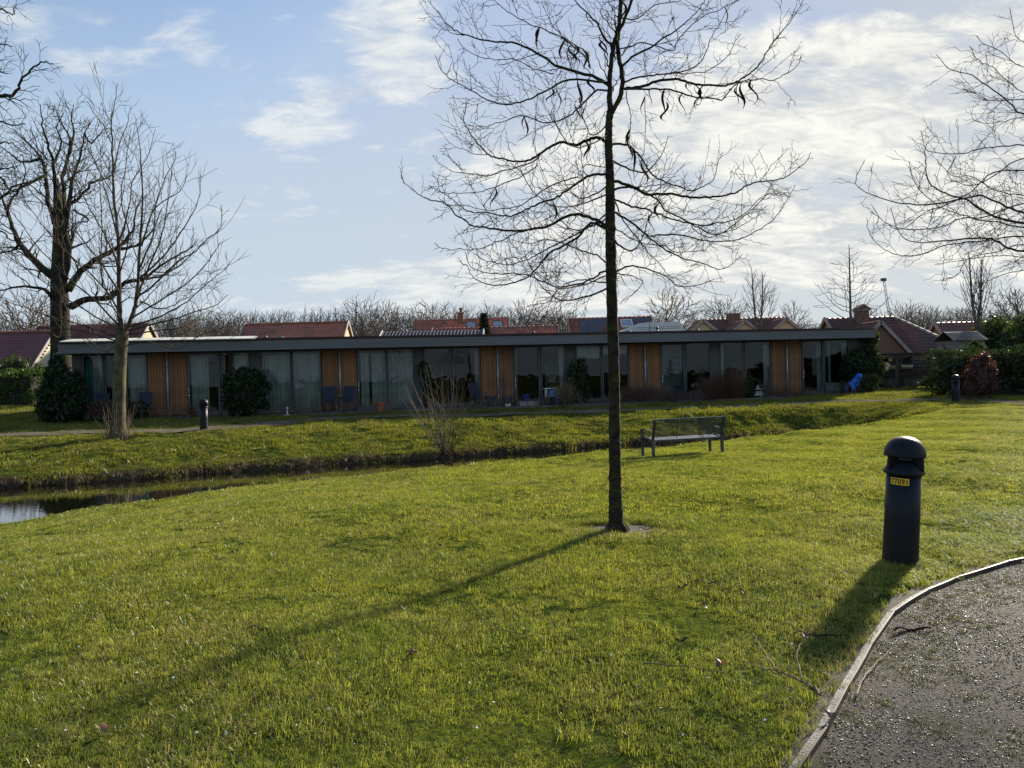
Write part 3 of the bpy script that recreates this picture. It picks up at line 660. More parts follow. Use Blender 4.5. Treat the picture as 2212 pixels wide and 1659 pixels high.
# windows (column pairs) and doors; each with frame, glass
WINS = [(324, 409, 'w'), (411, 492, 'w'), (494, 581, 'w'), (737, 866, 'd'), (868, 984, 'w'), (1027, 1147, 'w'), (1149, 1265, 'w'), (1406, 1523, 'd'), (1525, 1631, 'w'), (1669, 1778, 'w'), (1780, 1891, 'w'),
        (2023, 2127, 'd'), (2129, 2228, 'w'), (2267, 2369, 'w'), (2371, 2476, 'w'), (2602, 2697, 'd'), (2699, 2799, 'w'), (2835, 2931, 'w'), (2933, 3036, 'w'), (3157, 3243, 'd'), (3245, 3344, 'w')]
for a, b_, k in WINS:
    x0, x1 = fl(a)+.004, fl(b_)-.004; fw_ = .055 if k == 'w' else .085
    y0, y1 = (-.03, .05) if k == 'w' else (-.045, .045)
    top = WT-.03; bot = .06
    root = hb('window' if k == 'w' else 'glazed_door', FR, (x0, x0+fw_, y0, y1, bot, top), (x1-fw_, x1, y0, y1, bot, top), (x0+fw_, x1-fw_, y0, y1, bot, bot+fw_+.03), (x0+fw_, x1-fw_, y0, y1, top-fw_, top), bev=.005)
    hb('sill', STONE, (x0, x1, -.09, .06, -.0, .057), parent=root)
    b = MB(); g = [(x0+fw_, 0.01, bot+fw_+.03), (x1-fw_, .01, bot+fw_+.03), (x1-fw_, .01, top-fw_), (x0+fw_, .01, top-fw_)]; b.add(g, [(0, 1, 2, 3)]); b.build('glass', GLASS, root)
    if k == 'd':
        b = MB(); hx = x0+.045; b.tube([(hx, -.046, 1.18), (hx, -.10, 1.18), (hx+.0, -.10, .98), (hx, -.046, .98)], .013, 6); b.box(hx-.02, hx+.02, -.056, -.045, .82, .90); b.build('handle', WHITE, root)
hb('lintel', FR, (XL, XR, .055, .13, WT-.03, WT))

# roller canopies: cream sheets lying on the eave of the left dwelling
c0, c1 = fl(232, 1360, -1.3), fl(999, 1345, -1.3); n = 8
can = thing('eave_canopy', 'row of sloping cream polycarbonate canopy sheets on the eave at the left end', 'canopy', Mf @ Vector((c0, -1.3, WT+.40)), FANG)
for k in range(n):
    w = (c1-c0)/n; b = MB(); b.box(.02, w-.02, 0, 1.15, 0, .02, Matrix.Translation((k*w, 0, .05)) @ Matrix.Rotation(R(8), 4, 'X')); b.build('canopy_sheet', CREAM, can)
b = MB(); b.bar((0, 0, .035), (c1-c0, 0, .035), .05, .05)
for k in range(n+1): b.bar((k*(c1-c0)/n, 0, .05), (k*(c1-c0)/n, 1.15, .21), .03, .045)
b.build('canopy_frame', FR, can)
# left corner pipe with elbow
b = MB(); q = fl(213, 1400, -1.0); b.tube([(q, -1.0, 1.25), (q, -1.0, 2.60), (q+.04, -1.0, 2.68), (q+.16, -1.0, 2.70), (q+.42, -1.0, 2.70)], .055, 10)
b.build('overflow_pipe', PIPE, HOUSE, smooth=True); b = MB(); b.tube([(q, -1.0, -.2), (q, -1.0, 1.26)], .056, 10); b.build('overflow_pipe', PIPE, HOUSE, smooth=True)
# terrace slabs in front
troot = thing('terrace', 'low grey paved terrace strip along the bungalow fronts', 'terrace', Mf.translation, FANG)
x = XL; k = 0
while x < XR+.4:
    for j in range(3):
        b = MB(); b.box(x+.006, x+.594, -.10-.5*(j+1)+.006, -.10-.5*j-.006, -.22, -.045+rnd.uniform(-.006, .006), bev=.008); b.build('paving_slab', STONE, troot)
    x += .6
# curtains and blinds (they hang inside: things of their own)
CURT = mat('curtain_sheer', (0.60, 0.61, 0.57), (0.40, 0.41, 0.39), 2, .9); CURT2 = mat('curtain_cream', (0.62, 0.62, 0.52), (0.5, .5, .42), 2, .9); ROLL_ = mat('roller_cream', (0.55, 0.57, 0.5), None, 2, .8); TEAL = mat('curtain_teal', (0.16, 0.33, 0.33), (0.11, 0.24, 0.25), 2, .9)
def curtain(a, b_, label, m=CURT, z0=.14, z1=2.5, y=.2, amp=.05, fold=.17, name='curtain', cat='curtain'):
    x0, x1 = fl(a, depth=y), fl(b_, depth=y); n = int((x1-x0)/.022)+2; ph = rnd.uniform(0, 6); V = []
    for i in range(n):
        x = x0+(x1-x0)*i/(n-1); w = amp*math.sin(2*math.pi*x/fold+ph+.8*math.sin(x*5))
        for z in (z0, (z0+z1)/2, z1): V.append((x-x0, w*(1.15 if z == z0 else .8), z))
    Fc = [(i*3+j, i*3+3+j, i*3+4+j, i*3+1+j) for i in range(n-1) for j in (0, 1)]
    o = link(name, npmesh(name, V, Fc, m, True), None, Mf @ Vector((x0, y, 0)), (0, 0, FANG)); tag(o, label, cat, 'curtains hanging inside the bungalow windows')
curtain(327, 365, 'teal curtain at the far left edge of the leftmost bungalow window', TEAL); curtain(366, 408, 'pale curtain beside the teal one in the leftmost bungalow window'); curtain(505, 578, 'pale sheer curtain in the leftmost bungalow, just left of the first cedar panels')
curtain(750, 822, 'pale curtain behind the first glazed door, right of the first cedar panels'); curtain(925, 983, 'plain pale curtain behind the round dark conifer bush', CURT, 1.6)
curtain(1033, 1144, 'closed grey-green curtain in the window right of the round conifer bush'); curtain(1151, 1262, 'closed grey-green curtain under a roller blind, left of the second cedar panels')
curtain(1420, 1452, 'narrow curtain edge behind the glazed door above the terracotta pot'); curtain(1463, 1520, 'wider curtain behind the glazed door above the terracotta pot'); curtain(1528, 1628, 'closed grey curtain in the window left of the climbing plant')
curtain(1868, 1889, 'narrow pale curtain just left of the third cedar panels'); curtain(2023, 2036, 'narrow pale curtain at the door right of the third cedar panels', CURT)
curtain(2200, 2227, 'pale gathered curtain left of the ivy-covered panel'); curtain(3005, 3030, 'pale gathered curtain left of the last cedar panels', CURT); curtain(2838, 2849, 'cream curtain edge behind the tall brown grass', CURT2)
curtain(3218, 3243, 'pale gathered curtain right of the last glazed door'); curtain(3262, 3270, 'narrow cream curtain strip in the rightmost window', CURT2, y=.6); curtain(3312, 3341, 'pale curtain at the right-hand end of the bungalow row')
curtain(3198, 3216, 'short cream hanging in the rightmost dwelling door', CURT2, .9, 1.9, y=1.2)
def roller(a, b_, drop, label, m=ROLL_, scal=False):
    x0, x1 = fl(a), fl(b_); V = []; n = 24
    for i in range(n+1):
        x = x0+(x1-x0)*i/n; z = 2.52-drop+(.03*math.cos(i*2*math.pi/4) if scal else 0); V += [(x-x0, 0, z), (x-x0, 0, 2.52)]
    o = link('roller_blind', npmesh('roller_blind', V, [(2*i, 2*i+2, 2*i+3, 2*i+1) for i in range(n)], m), None, Mf @ Vector((x0, .12, 0)), (0, 0, FANG)); tag(o, label, 'blind')
roller(1153, 1262, .22, 'short cream roller blind left of the second cedar panels'); roller(2270, 2366, .50, 'cream scalloped blind in the window above the ivy', scal=True); roller(2374, 2473, .32, 'cream scalloped blind behind the thorny tree trunk', scal=True)
vb = thing('venetian_blind', 'pale green venetian blind behind the door with the treble clef ornament', 'blind', Mf @ Vector((fl(2609), .11, 0)), FANG); vw = fl(2691)-fl(2609)
me = MB().box(0, vw, -.02, .02, 0, .006, Matrix.Rotation(R(38), 4, 'X')); BL = mat('blind_slat', (0.40, 0.50, 0.46), None, 2, .6); o = me.build('slat', BL, vb, loc=(0, 0, .2)); 
for k in range(1, 40):
    c = o.copy(); COL.objects.link(c); c.location = (0, 0, .2+k*.058)
# treble clef ornament on the door glass
cx, cz = fl(2640), 1.35
q = [(0.02, -.32), (-.07, -.36), (-.09, -.28), (-.02, -.25), (.04, -.3), (.02, -.1), (0, .15), (-.03, .38), (-.01, .5), (.05, .42), (.04, .3), (-.08, .12), (-.13, -.02), (-.08, -.14), (.04, -.15), (.10, -.05), (.06, .05), (-.02, .04), (-.04, -.05), (.0, -.08)]
b = MB(); b.tube([p for p in catmull([(x, 0, z) for x, z in q], 4)], .016, 5)
for k in range(-9, 22): # stand-off for the clef: a thin hanging wire is enough
    pass
b.tube([(0, 0, .5), (0, 0, 1.12)], .003, 4); o = b.build('clef_ornament', mat('dark_wire', (0.02, 0.022, 0.025), None, 2, .5), None); o.location = Mf @ Vector((cx, -.075, cz)); o.rotation_euler = (0, 0, FANG); tag(o, 'dark treble clef ornament hanging in front of the venetian-blind door', 'ornament')
# furniture inside: dim shapes seen through the glass
def loc(pt, y, z=0.0): return Mf @ Vector((fl(pt, depth=y), y, z))
def simple(name, label, cat, pt, y, z, mk, m, group=None, rz=0.0, smooth=False):
    b = MB(); mk(b); o = b.build(name, m, None, smooth=smooth); o.location = loc(pt, y, z); o.rotation_euler = (0, 0, FANG+rz); return tag(o, label, cat, group)
DKW = mat('dark_wood', (0.04, 0.028, 0.02), None, 4, .5); PAPER = mat('book_pale', (0.35, 0.38, 0.36), (.12, .1, .1), 14, .7, stretch=(3, 3, 1))
def table(b, w=1.4, d=.8, h=.75):
    b.box(-w/2, w/2, -d/2, d/2, h-.04, h)
    for sx in (-1, 1):
        for sy in (-1, 1): b.box(sx*(w/2-.08)-.03, sx*(w/2-.08)+.03, sy*(d/2-.08)-.03, sy*(d/2-.08)+.03, 0, h-.042)
simple('indoor_table', 'white table seen through the leftmost bungalow window', 'table', 485, 1.3, 0.02, lambda b: table(b, 1.3), WHITE)
simple('indoor_table', 'dark table seen through the window with the scalloped blind', 'table', 2420, 1.5, 0.02, lambda b: table(b, 1.6), DKW)
def shelf(b):
    for z in (.0, .45, .9, 1.35, 1.8): b.box(-.45, .45, -.15, .15, z, z+.03)
    b.box(-.48, -.452, -.15, .15, 0, 1.85); b.box(.452, .48, -.15, .15, 0, 1.85)
simple('bookshelf', 'tall shelf of books inside, left of the ivy-covered panel', 'shelf', 2185, 1.8, 0.02, shelf, WHITE)
bk = simple('books', 'rows of pale books on the tall shelf inside', 'books', 2185, 1.75, 0.02, lambda b: [b.box(-.44+i*.05, -.40+i*.05, -.08, .08, z+.032, z+.25+.1*((i*7) % 5)/5) for z in (.45, .9, 1.35) for i in range(17)], PAPER)
bk['kind'] = 'stuff'
simple('cabinet', 'dark cabinet inside the rightmost window', 'cabinet', 3290, 2.2, 0.02, lambda b: b.box(-.5, .5, -.25, .25, 0, 1.9, bev=.02), DKW)
simple('pendant_lamp', 'pale hanging lampshade inside the rightmost window', 'lamp', 3290, 1.0, 0.02, lambda b: (b.lathe([(.10, 1.9), (.13, 1.95), (.09, 2.25)], 16), b.tube([(0, 0, 2.25), (0, 0, 2.59)], .01, 4)), WHITE)
simple('ring_lamp', 'flat white ring lamp hanging behind the first glazed door', 'lamp', 800, 1.6, 0.0, lambda b: (b.lathe([(.42, 2.15), (.45, 2.17), (.42, 2.19)], 28), b.tube([(0, 0, 2.19), (0, 0, 2.6)], .01, 4)), WHITE)
simple('radiator', 'white low radiator behind the rightmost window glass', 'radiator', 3285, .35, .02, lambda b: [b.box(-.5+i*.1, -.41+i*.1, -.04, .04, .1, .5, bev=.01) for i in range(10)], WHITE)

# ------------------------------------------------------------------ roofs and houses behind
def tilemat(name, c1, c2, c3=None): return mat(name, c1, c2, 1.6, 0.42, 0.2, 30, c3=c3, coord='Object', randobj=.34, lo=.3, hi=.7)
T_MAROON = tilemat('maroon_tile', (0.17, 0.050, 0.046), (0.11, 0.036, 0.034)); T_ORANGE = tilemat('orange_tile', (0.52, 0.17, 0.085), (0.40, 0.125, 0.065), (0.22, 0.10, 0.065)); T_BROWN = tilemat('redbrown_tile', (0.27, 0.09, 0.055), (0.17, 0.06, 0.04)); T_RED = tilemat('dull_red_tile', (0.19, 0.075, 0.058), (0.13, 0.055, 0.045), (.10, .06, .048))
CREAMW = mat('cream_brick', (0.55, 0.46, 0.28), (0.46, 0.38, 0.24), 6, .85, stretch=(1, 1, 6)); BRICKW = mat('brown_brick', (0.22, 0.13, 0.085), (0.15, 0.09, 0.06), 8, .9, stretch=(1, 1, 5)); PALEWD = mat('pale_cladding', (0.60, 0.56, 0.40), (0.5, .46, .33), 4, .8, stretch=(1, 1, 10)); CONC = mat('pale_verge', (0.36, 0.30, 0.24), (0.26, .22, .18), 4, .7)
CHIM = mat('chimney_brick', (0.20, 0.12, 0.08), (0.12, 0.08, 0.06), 12, .9, .3); SOLAR = mat('solar_glass', (0.035, 0.04, 0.05), (0.05, .055, .065), 1, .12, spec=.8); SKYL = mat('skylight_glass', (0.30, 0.36, 0.42), None, 2, .15)
RIDGEM = mat('ridge_tile', (0.28, 0.11, 0.08), (.19, .08, .055), 3, .5)
def tile_shape(w, h):
    """one pantile: S-shaped section, thick lower lip; u across, v down the slope, n out"""
    us = [0, .22, .5, .78, 1.0]; ns = [.018, .075, .0, .004, .018]; V = []
    for v, off in ((0, .0), (1.06, .035)):
        V += [(u*w, v*h, n_+off) for u, n_ in zip(us, ns)]
    V += [(u*w, 1.06*h, n_+.002) for u, n_ in zip(us, ns)]
    Fc = [(i, i+1, i+6, i+5) for i in range(4)] + [(5+i, 6+i, 11+i, 10+i) for i in range(4)]
    return V, Fc
def tiled_slope(parent, A, B, down, length, m, tw=.24, th=.34, single=False, clip=None, name='roof_slope', ridge=True):
    """A..B top edge, unit vector down the slope, clip(s, t, x) decides which tiles exist. World coordinates, parent is an unrotated Empty"""
    A, B = Vector(A), Vector(B); o_ = parent.location; u = (B-A); L = u.length; u.normalize(); down = Vector(down).normalized(); nrm = u.cross(-down)
    if nrm.z < 0: nrm = -nrm
    nu = int(L/tw); nv = int(length/th); q = MB(); C = [A, B, B+down*length, A+down*length]
    if clip is None:
        q.add([c-o_-nrm*.0 for c in C], [(0, 1, 2, 3)]); q.add([c-o_-nrm*.08 for c in C], [(3, 2, 1, 0)])
    V, Fc = tile_shape(L/nu, length/nv); Mx = Matrix((u, down, nrm)).transposed()
    base = None
    slope = None
    if clip is None: slope = q.build(name, m, parent)
    me = npmesh('roof_tile', V, Fc, m, True); tb = MB(); cnt = 0
    for j in range(nv):
        for i in range(nu):
            s, t = (i+.5)/nu, (j+.5)*length/nv
            if clip and not clip(s, t): continue
            pos = A + u*(i*L/nu) + down*(j*length/nv) + nrm*(.012+rnd.uniform(0, .004)) - o_
            if single and cnt < 300:
                t_ = link('roof_tile', me, slope or parent, pos, Mx.to_euler()); cnt += 1
            else: tb.add([pos + Mx @ Vector(p) for p in V], Fc)
    if tb.v:
        k = tb.build('roof_tiles', m, slope or parent, smooth=True); k['kind'] = 'stuff'
    if not ridge: return slope, Mx, nrm, u, down
    # ridge
    rb = MB(); n = max(3, int(L/.35))
    for i in range(n): rb.tube([A+u*(L*i/n)-o_, A+u*(L*(i+1.05)/n)-o_], [.11, .125], 7)
    k = rb.build('ridge_tiles', RIDGEM, parent, smooth=True); k['kind'] = 'stuff'
    return slope, Mx, nrm, u, down
def house(label, x0, x1, yr0, yr1, Y, m, run=4.0, pitch=40, wall=CREAMW, single=False, hipr=0.0, base=.3, name='house', along=None):
    A = P(x0, yr0, Y); B = P(x1, yr1, Y)
    A.z = B.z = (A.z+B.z)/2
    root = thing(name, label, 'house', ((A.x+B.x)/2, Y, base))
    dn = Vector((0, -math.cos(R(pitch)), -math.sin(R(pitch)))); db = Vector((0, math.cos(R(pitch)), -math.sin(R(pitch)))); L = run/math.cos(R(pitch))
    res = tiled_slope(root, A, B, dn, L, m, single=single)
    o_ = root.location; q = MB(); C = [A+db*0, B, B+db*L, A+db*L]; q.add([c-o_ for c in C], [(0, 1, 2, 3)]); q.add([c-o_-Vector((0, 0, .06)) for c in C], [(3, 2, 1, 0)]); q.build('rear_slope', m, root)
    ez = A.z - run*math.tan(R(pitch)); ins = .12
    w = MB(); hh = ez+.0
    for xx, s in ((A.x+ins, 1), (B.x-ins, -1)):
        V = [(xx, Y-run+.35, base), (xx, Y+run-.35, base), (xx, Y+run-.35, hh), (xx, Y, A.z-.2), (xx, Y-run+.35, hh)]; V = [Vector(p)-o_ for p in V]; V2 = [p+Vector((.2*s, 0, 0)) for p in V]
        w.add(V+V2, [(0, 1, 2, 3, 4), (9, 8, 7, 6, 5)] + [(i, (i+1) % 5, (i+1) % 5+5, i+5) for i in range(5)])
    w.build('gable_wall', wall, root)
    w = MB(); w.box(A.x+ins+.21-o_.x, B.x-ins-.21-o_.x, -run+.36, -run+.55, 0, hh-base); w.box(A.x+ins+.21-o_.x, B.x-ins-.21-o_.x, run-.55, run-.36, 0, hh-base); w.build('wall', wall, root)
    for xx in ((A.x-.03, B.x+.03) if not hipr else (A.x-.03,)):
        for s in (-1, 1): v = MB(); v.bar(Vector((xx, Y, A.z+.09))-o_, Vector((xx, Y+s*run, ez+.09))-o_, .08, .22); v.build('verge_board', CONC, root)
    return root, A, B, res
def on_slope(root, res, A, s0, s1, t0, t1, h, m, name, frame=None):
    """panel lying on the slope: s in metres along the ridge from A, t metres down"""
    slope, Mx, nrm, u, down = res; o_ = root.location; b = MB(); T = Matrix.Translation(A+nrm*.05-o_) @ Mx.to_4x4()
    b.box(s0, s1, t0, t1, 0, h, T, bev=.01); o = b.build(name, m, root)
    if frame:
        f = MB(); w = .07
        for q in ((s0-w, s0-.003, t0-w, t1+w), (s1+.003, s1+w, t0-w, t1+w), (s0, s1, t0-w, t0-.003), (s0, s1, t1+.003, t1+w)): f.box(*q, 0, h+.03, T)
        f.build('frame', frame, o)
def chimney(root, px, pyb, pyt, Y, w=.55, cap=True):
    c = P(px, pyb, Y); t_ = P(px, pyt, Y); o_ = root.location; b = MB(); b.box(c.x-w/2-o_.x, c.x+w/2-o_.x, Y-.3-o_.y, Y+.3-o_.y, c.z-.9-o_.z, t_.z-o_.z, bev=.01); o = b.build('chimney', CHIM, root)
    b = MB(); b.box(c.x-w/2-.08-o_.x, c.x+w/2+.08-o_.x, Y-.38-o_.y, Y+.38-o_.y, t_.z+.002-o_.z, t_.z+.08-o_.z); b.build('chimney_cap', CONC, o)
    return o
h1, A, B, res = house('maroon-tiled roof with pale clad gable left of the big dark oak', -90, 119, 722, 714.5, 60, T_MAROON, run=5.2, pitch=44, wall=PALEWD, single=True)
# give the part in view its own tiles: the visible slope is the right-hand end
tiled = None
b = MB(); gx = B.x-.115+.012; b.box(gx-h1.location.x, gx+.05-h1.location.x, 1.0, 1.9, 2.1, 3.2); wn = b.build('window', FR, h1); b = MB(); b.box(gx+.052-h1.location.x, gx+.06-h1.location.x, 1.08, 1.82, 2.18, 3.12); b.build('pane', SKYL, wn)
h2, A, B, res = house('maroon roof with small cream gable seen through the smooth-barked tree', 84, 323, 706, 699.5, 64, T_MAROON, run=4.2, pitch=42, wall=CREAMW)
h3, A, B, res = house('bright orange pantiled roof standing alone between two treeline gaps', 530, 752, 700, 697, 66, T_ORANGE, run=4.5, pitch=38, wall=CREAMW, single=True)
h4, A, B, res = house('long orange roof with brick chimney and two skylights behind a small spruce', 894, 1098, 692.5, 689, 70, T_ORANGE, run=4.5, pitch=38)
k = F/70
for pxs in (1017, 1073.5): s = (pxs-894)/k-.35; on_slope(h4, res, A, s, s+.8, .55, 1.35, .06, SKYL, 'skylight', FR)
c = chimney(h4, 995.5, 695, 677, 69.6, .55); b = MB(); p_ = P(995.5, 677, 69.6)-h4.location; b.lathe([(.12, .08), (.12, .35), (.2, .36), (.2, .42), (.1, .5)], 10, tuple(p_)); b.build('chimney_pot', CHIM, c)
h4b, A, B, res = house('low orange tiled roof, longer and lower, in front of the skylight house', 935, 1204, 712, 705, 60, T_ORANGE, run=4, pitch=30)
h5, A, B, res = house('brown tiled roof with solar panels directly behind the thorny tree', 1227, 1405, 690, 685, 60, T_BROWN, run=4.5, pitch=40)
k = F/60
sol = 0
for (a, t0, t1) in ((1250, .15, 2.1), (1267, .15, 2.1), (1284, .15, 2.1), (1301, .15, 1.1), (1318, .15, 1.1)): s = (a-1227)/k; on_slope(h5, res, A, s, s+16/k, t0, t1, .05, SOLAR, 'solar_panel')
for a in (1366, 1384): s = (a-1227)/k; on_slope(h5, res, A, s, s+17/k, .15, 1.1, .05, SOLAR, 'solar_panel')
s = (1340-1227)/k; on_slope(h5, res, A, s, s+.75, .45, 1.25, .06, SKYL, 'skylight', WHITE)
h6, A, B, res = house('dull red roof with a wide brick chimney and two small front gables', 1501, 1697, 692, 688, 65, T_RED, run=4.5, pitch=38)
chimney(h6, 1584, 693, 679, 64.7, 1.0)
def front_gable(root, pxc, pyt, Y, half, depth, m, wall, pitch=40):
    """cross gable: ridge runs toward the viewer from (pxc, pyt) at distance Y"""
    T = P(pxc, pyt, Y); o_ = root.location; dz = half*math.tan(R(pitch)); f = Y-.0; bk = Y+depth
    for s in (-1, 1):
        dn = Vector((s*math.cos(R(pitch)), 0, -math.sin(R(pitch)))); 
        tiled_slope(root, (T.x, f, T.z), (T.x, bk, T.z), dn, half/math.cos(R(pitch)), m, name='gable_slope')
    w = MB(); V = [Vector((T.x-half+.15, f+.2, o_.z)), Vector((T.x+half-.15, f+.2, o_.z)), Vector((T.x+half-.15, f+.2, T.z-dz+.1)), Vector((T.x, f+.2, T.z-.08)), Vector((T.x-half+.15, f+.2, T.z-dz+.1))]; V = [p-o_ for p in V]
    w.add(V+[p+Vector((0, .2, 0)) for p in V], [(0, 1, 2, 3, 4), (9, 8, 7, 6, 5)]); w.build('gable_wall', wall, root)
    for s in (-1, 1): v = MB(); v.bar(Vector((T.x, f-.02, T.z+.03))-o_, Vector((T.x+s*half, f-.02, T.z-dz+.03))-o_, .07, .2); v.build('verge_board', CONC, root)
front_gable(h6, 1610, 693, 60.2, 2.4, 3, T_RED, CREAMW); front_gable(h6, 1520, 692, 60.1, 2.2, 2.5, T_RED, CREAMW); front_gable(h6, 1699, 689, 60.3, 2.6, 3, T_RED, CREAMW)
h7, A, B, res = house('red hipped roof with chimney and pale-edged front gable beyond the right end of the row', 1782, 1930, 690, 687, 52, T_RED, run=5.5, pitch=38, wall=BRICKW, hipr=1)
HB = B.copy()
chimney(h7, 1861, 690, 672, 51.7, .75); b = MB(); p_ = P(1861, 672, 51.7)-h7.location; b.add([p_+Vector(q) for q in ((-.55, -.4, .1), (.55, -.4, .1), (.55, .4, .1), (-.55, .4, .1), (0, -.4, .45), (0, .4, .45))], [(0, 1, 4), (1, 2, 5, 4), (2, 3, 5), (3, 0, 4, 5)]); b.build('chimney_hood', CHIM, h7)
def hip(root, B, Y, run, pitch, m):
    o_ = root.location; ez = B.z-run*math.tan(R(pitch)); c1 = Vector((B.x+run, Y-run, ez)); c2 = Vector((B.x+run, Y+run, ez)); c0 = Vector((B.x, Y-run, ez)); c3 = Vector((B.x, Y+run, ez)); b = MB()
    b.add([p-o_ for p in (B, c0, c1, c2, c3)], [(0, 1, 2), (0, 2, 3), (0, 3, 4)]); h_ = b.build('hip_slope', m, root); cp = math.cos(R(pitch)); L = run/cp
    tiled_slope(root, B, B+Vector((run, 0, 0)), (0, -cp, -math.sin(R(pitch))), L, m, clip=lambda s, t: s*run < t*cp-.05, ridge=False)
    tiled_slope(root, B+Vector((0, -run, 0)), B+Vector((0, run, 0)), (cp, 0, -math.sin(R(pitch))), L, m, clip=lambda s, t: abs(s-.5)*2*run < t*cp-.05, ridge=False)
    for c in (c1, c2):
        b = MB(); n = 20
        for i in range(n): b.tube([B.lerp(c, i/n)-o_+Vector((0, 0, .05)), B.lerp(c, (i+1.05)/n)-o_+Vector((0, 0, .05))], [.10, .12], 7)
        b.build('hip_ridge', CONC, root, smooth=True)
hip(h7, HB, 52, 5.5, 38, T_RED)
front_gable(h7, 1903, 696, 47.5, 2.0, 3.5, T_RED, BRICKW, 48)
h8, A, B, res = house('dull red roof half hidden by the tall hedge near the right edge', 2018, 2140, 702, 695, 56, T_RED, run=5, pitch=42, wall=BRICKW)
# grey corrugated roof of a long shed
def corrugated(root, A, B, down, length, m, p=.2):
    A, B = Vector(A), Vector(B); u = (B-A); L = u.length; u.normalize(); down = Vector(down).normalized(); n_ = u.cross(-down); n_ = n_ if n_.z > 0 else -n_; n = int(L/p)*4; V = []
    for i in range(n+1):
        c = A+u*(L*i/n)+n_*(.04*(1 if i % 4 in (1, 2) else 0)); V += [c-root.location, c+down*length-root.location]
    b = MB(); b.add(V, [(2*i, 2*i+2, 2*i+3, 2*i+1) for i in range(n)]); b.build('corrugated_sheet', m, root)
cr = thing('long_shed', 'long low shed with grey corrugated roof just behind the flat roof', 'shed', (*P(935, 722, 47).xy, .2))
A, B = P(826, 717, 46), P(1045, 713.5, 46); GREYM = mat('grey_sheet', (0.085, 0.085, 0.10), (0.06, .06, .07), 3, .8, spec=.1)
corrugated(cr, A, B, (0, -.94, -.34), 2.8, GREYM)
for c in (A, B): b = MB(); b.bar(c-cr.location+Vector((0, .05, .03)), c-cr.location+Vector((0, -2.65, -.93)), .06, .16); b.build('verge_board', WHITE, cr)
b = MB(); b.box(A.x-cr.location.x+.1, B.x-cr.location.x-.1, -2.2, 2.0, 0, 2.45); b.build('wall', PANEL, cr)
# white motorhome
def motorhome():
    c = P(1401, 712, 48); r_ = thing('motorhome', 'white motorhome roof showing above the flat roof right of the thorny trunk', 'motorhome', (c.x, 48, .25)); k = F/48; w = 135/k; top = P(1440, 697.5, 48).z-.25
    b = MB(); V = []
    pf = [(-w/2, .5), (-w/2, top-.55), (-w/2+.35, top-.35), (-w/2+1.2, top-.05), (-w/2+1.9, top), (w/2-.35, top), (w/2-.1, top-.15), (w/2+.05, top-.6), (w/2+.05, .5)]
    n = len(pf); V = [(x, -1.1, z) for x, z in pf]+[(x, 1.1, z) for x, z in pf]; b.add(V, [tuple(range(n)), tuple(range(2*n-1, n-1, -1))]+[(i, i+n, (i+1) % n+n, (i+1) % n) for i in range(n)]); b.build('body', WHITE, r_)
    b = MB(); 
    for z in (top-.32, top-.42): b.box(-w/2+1.0, w/2-.2, -1.115, -1.102, z, z+.02)
    b.box(-.15, -.12, -1.118, -1.102, .6, top-.05); b.build('trim_line', FR, r_)
    b = MB(); b.box(-1.0, 0.2, -1.13, -1.102, 1.2, 1.9); b.build('window', SOLAR, r_)
    for x in (-w/2+.8, w/2-.9):
        b = MB(); b.tube([(x, -1.05, .33), (x, -.85, .33)], .33, 18); b.build('wheel', FR, r_)
motorhome()
# ladder-like mast far away
def mast():
    a = P(1929, 665, 150); a2 = P(1909, 605, 150); r_ = thing('lattice_mast', 'thin pale lattice crane jib rising far behind the hipped red roof', 'crane', (a.x, 150, 0.2)); b = MB(); a = Vector((a.x+.8, 150, .3)); o_ = r_.location
    for d in (-.25, .25): b.bar(a-o_+Vector((d, 0, 0)), a2-o_+Vector((d*.6, 0, 0)), .09, .09)
    n = 22
    for i in range(n):
        q0 = a.lerp(a2, i/n); q1 = a.lerp(a2, (i+1)/n); b.bar(q0-o_+Vector((-.25 if i % 2 else .25, 0, 0)), q1-o_+Vector((.25 if i % 2 else -.25, 0, 0)), .06, .06)
    b.build('jib', PIPE, r_); b = MB(); b.box(a2.x-o_.x-.5, a2.x-o_.x+.4, -.3, .3, a2.z-o_.z-.2, a2.z-o_.z+.35); b.build('jib_head', FR, r_)
mast()
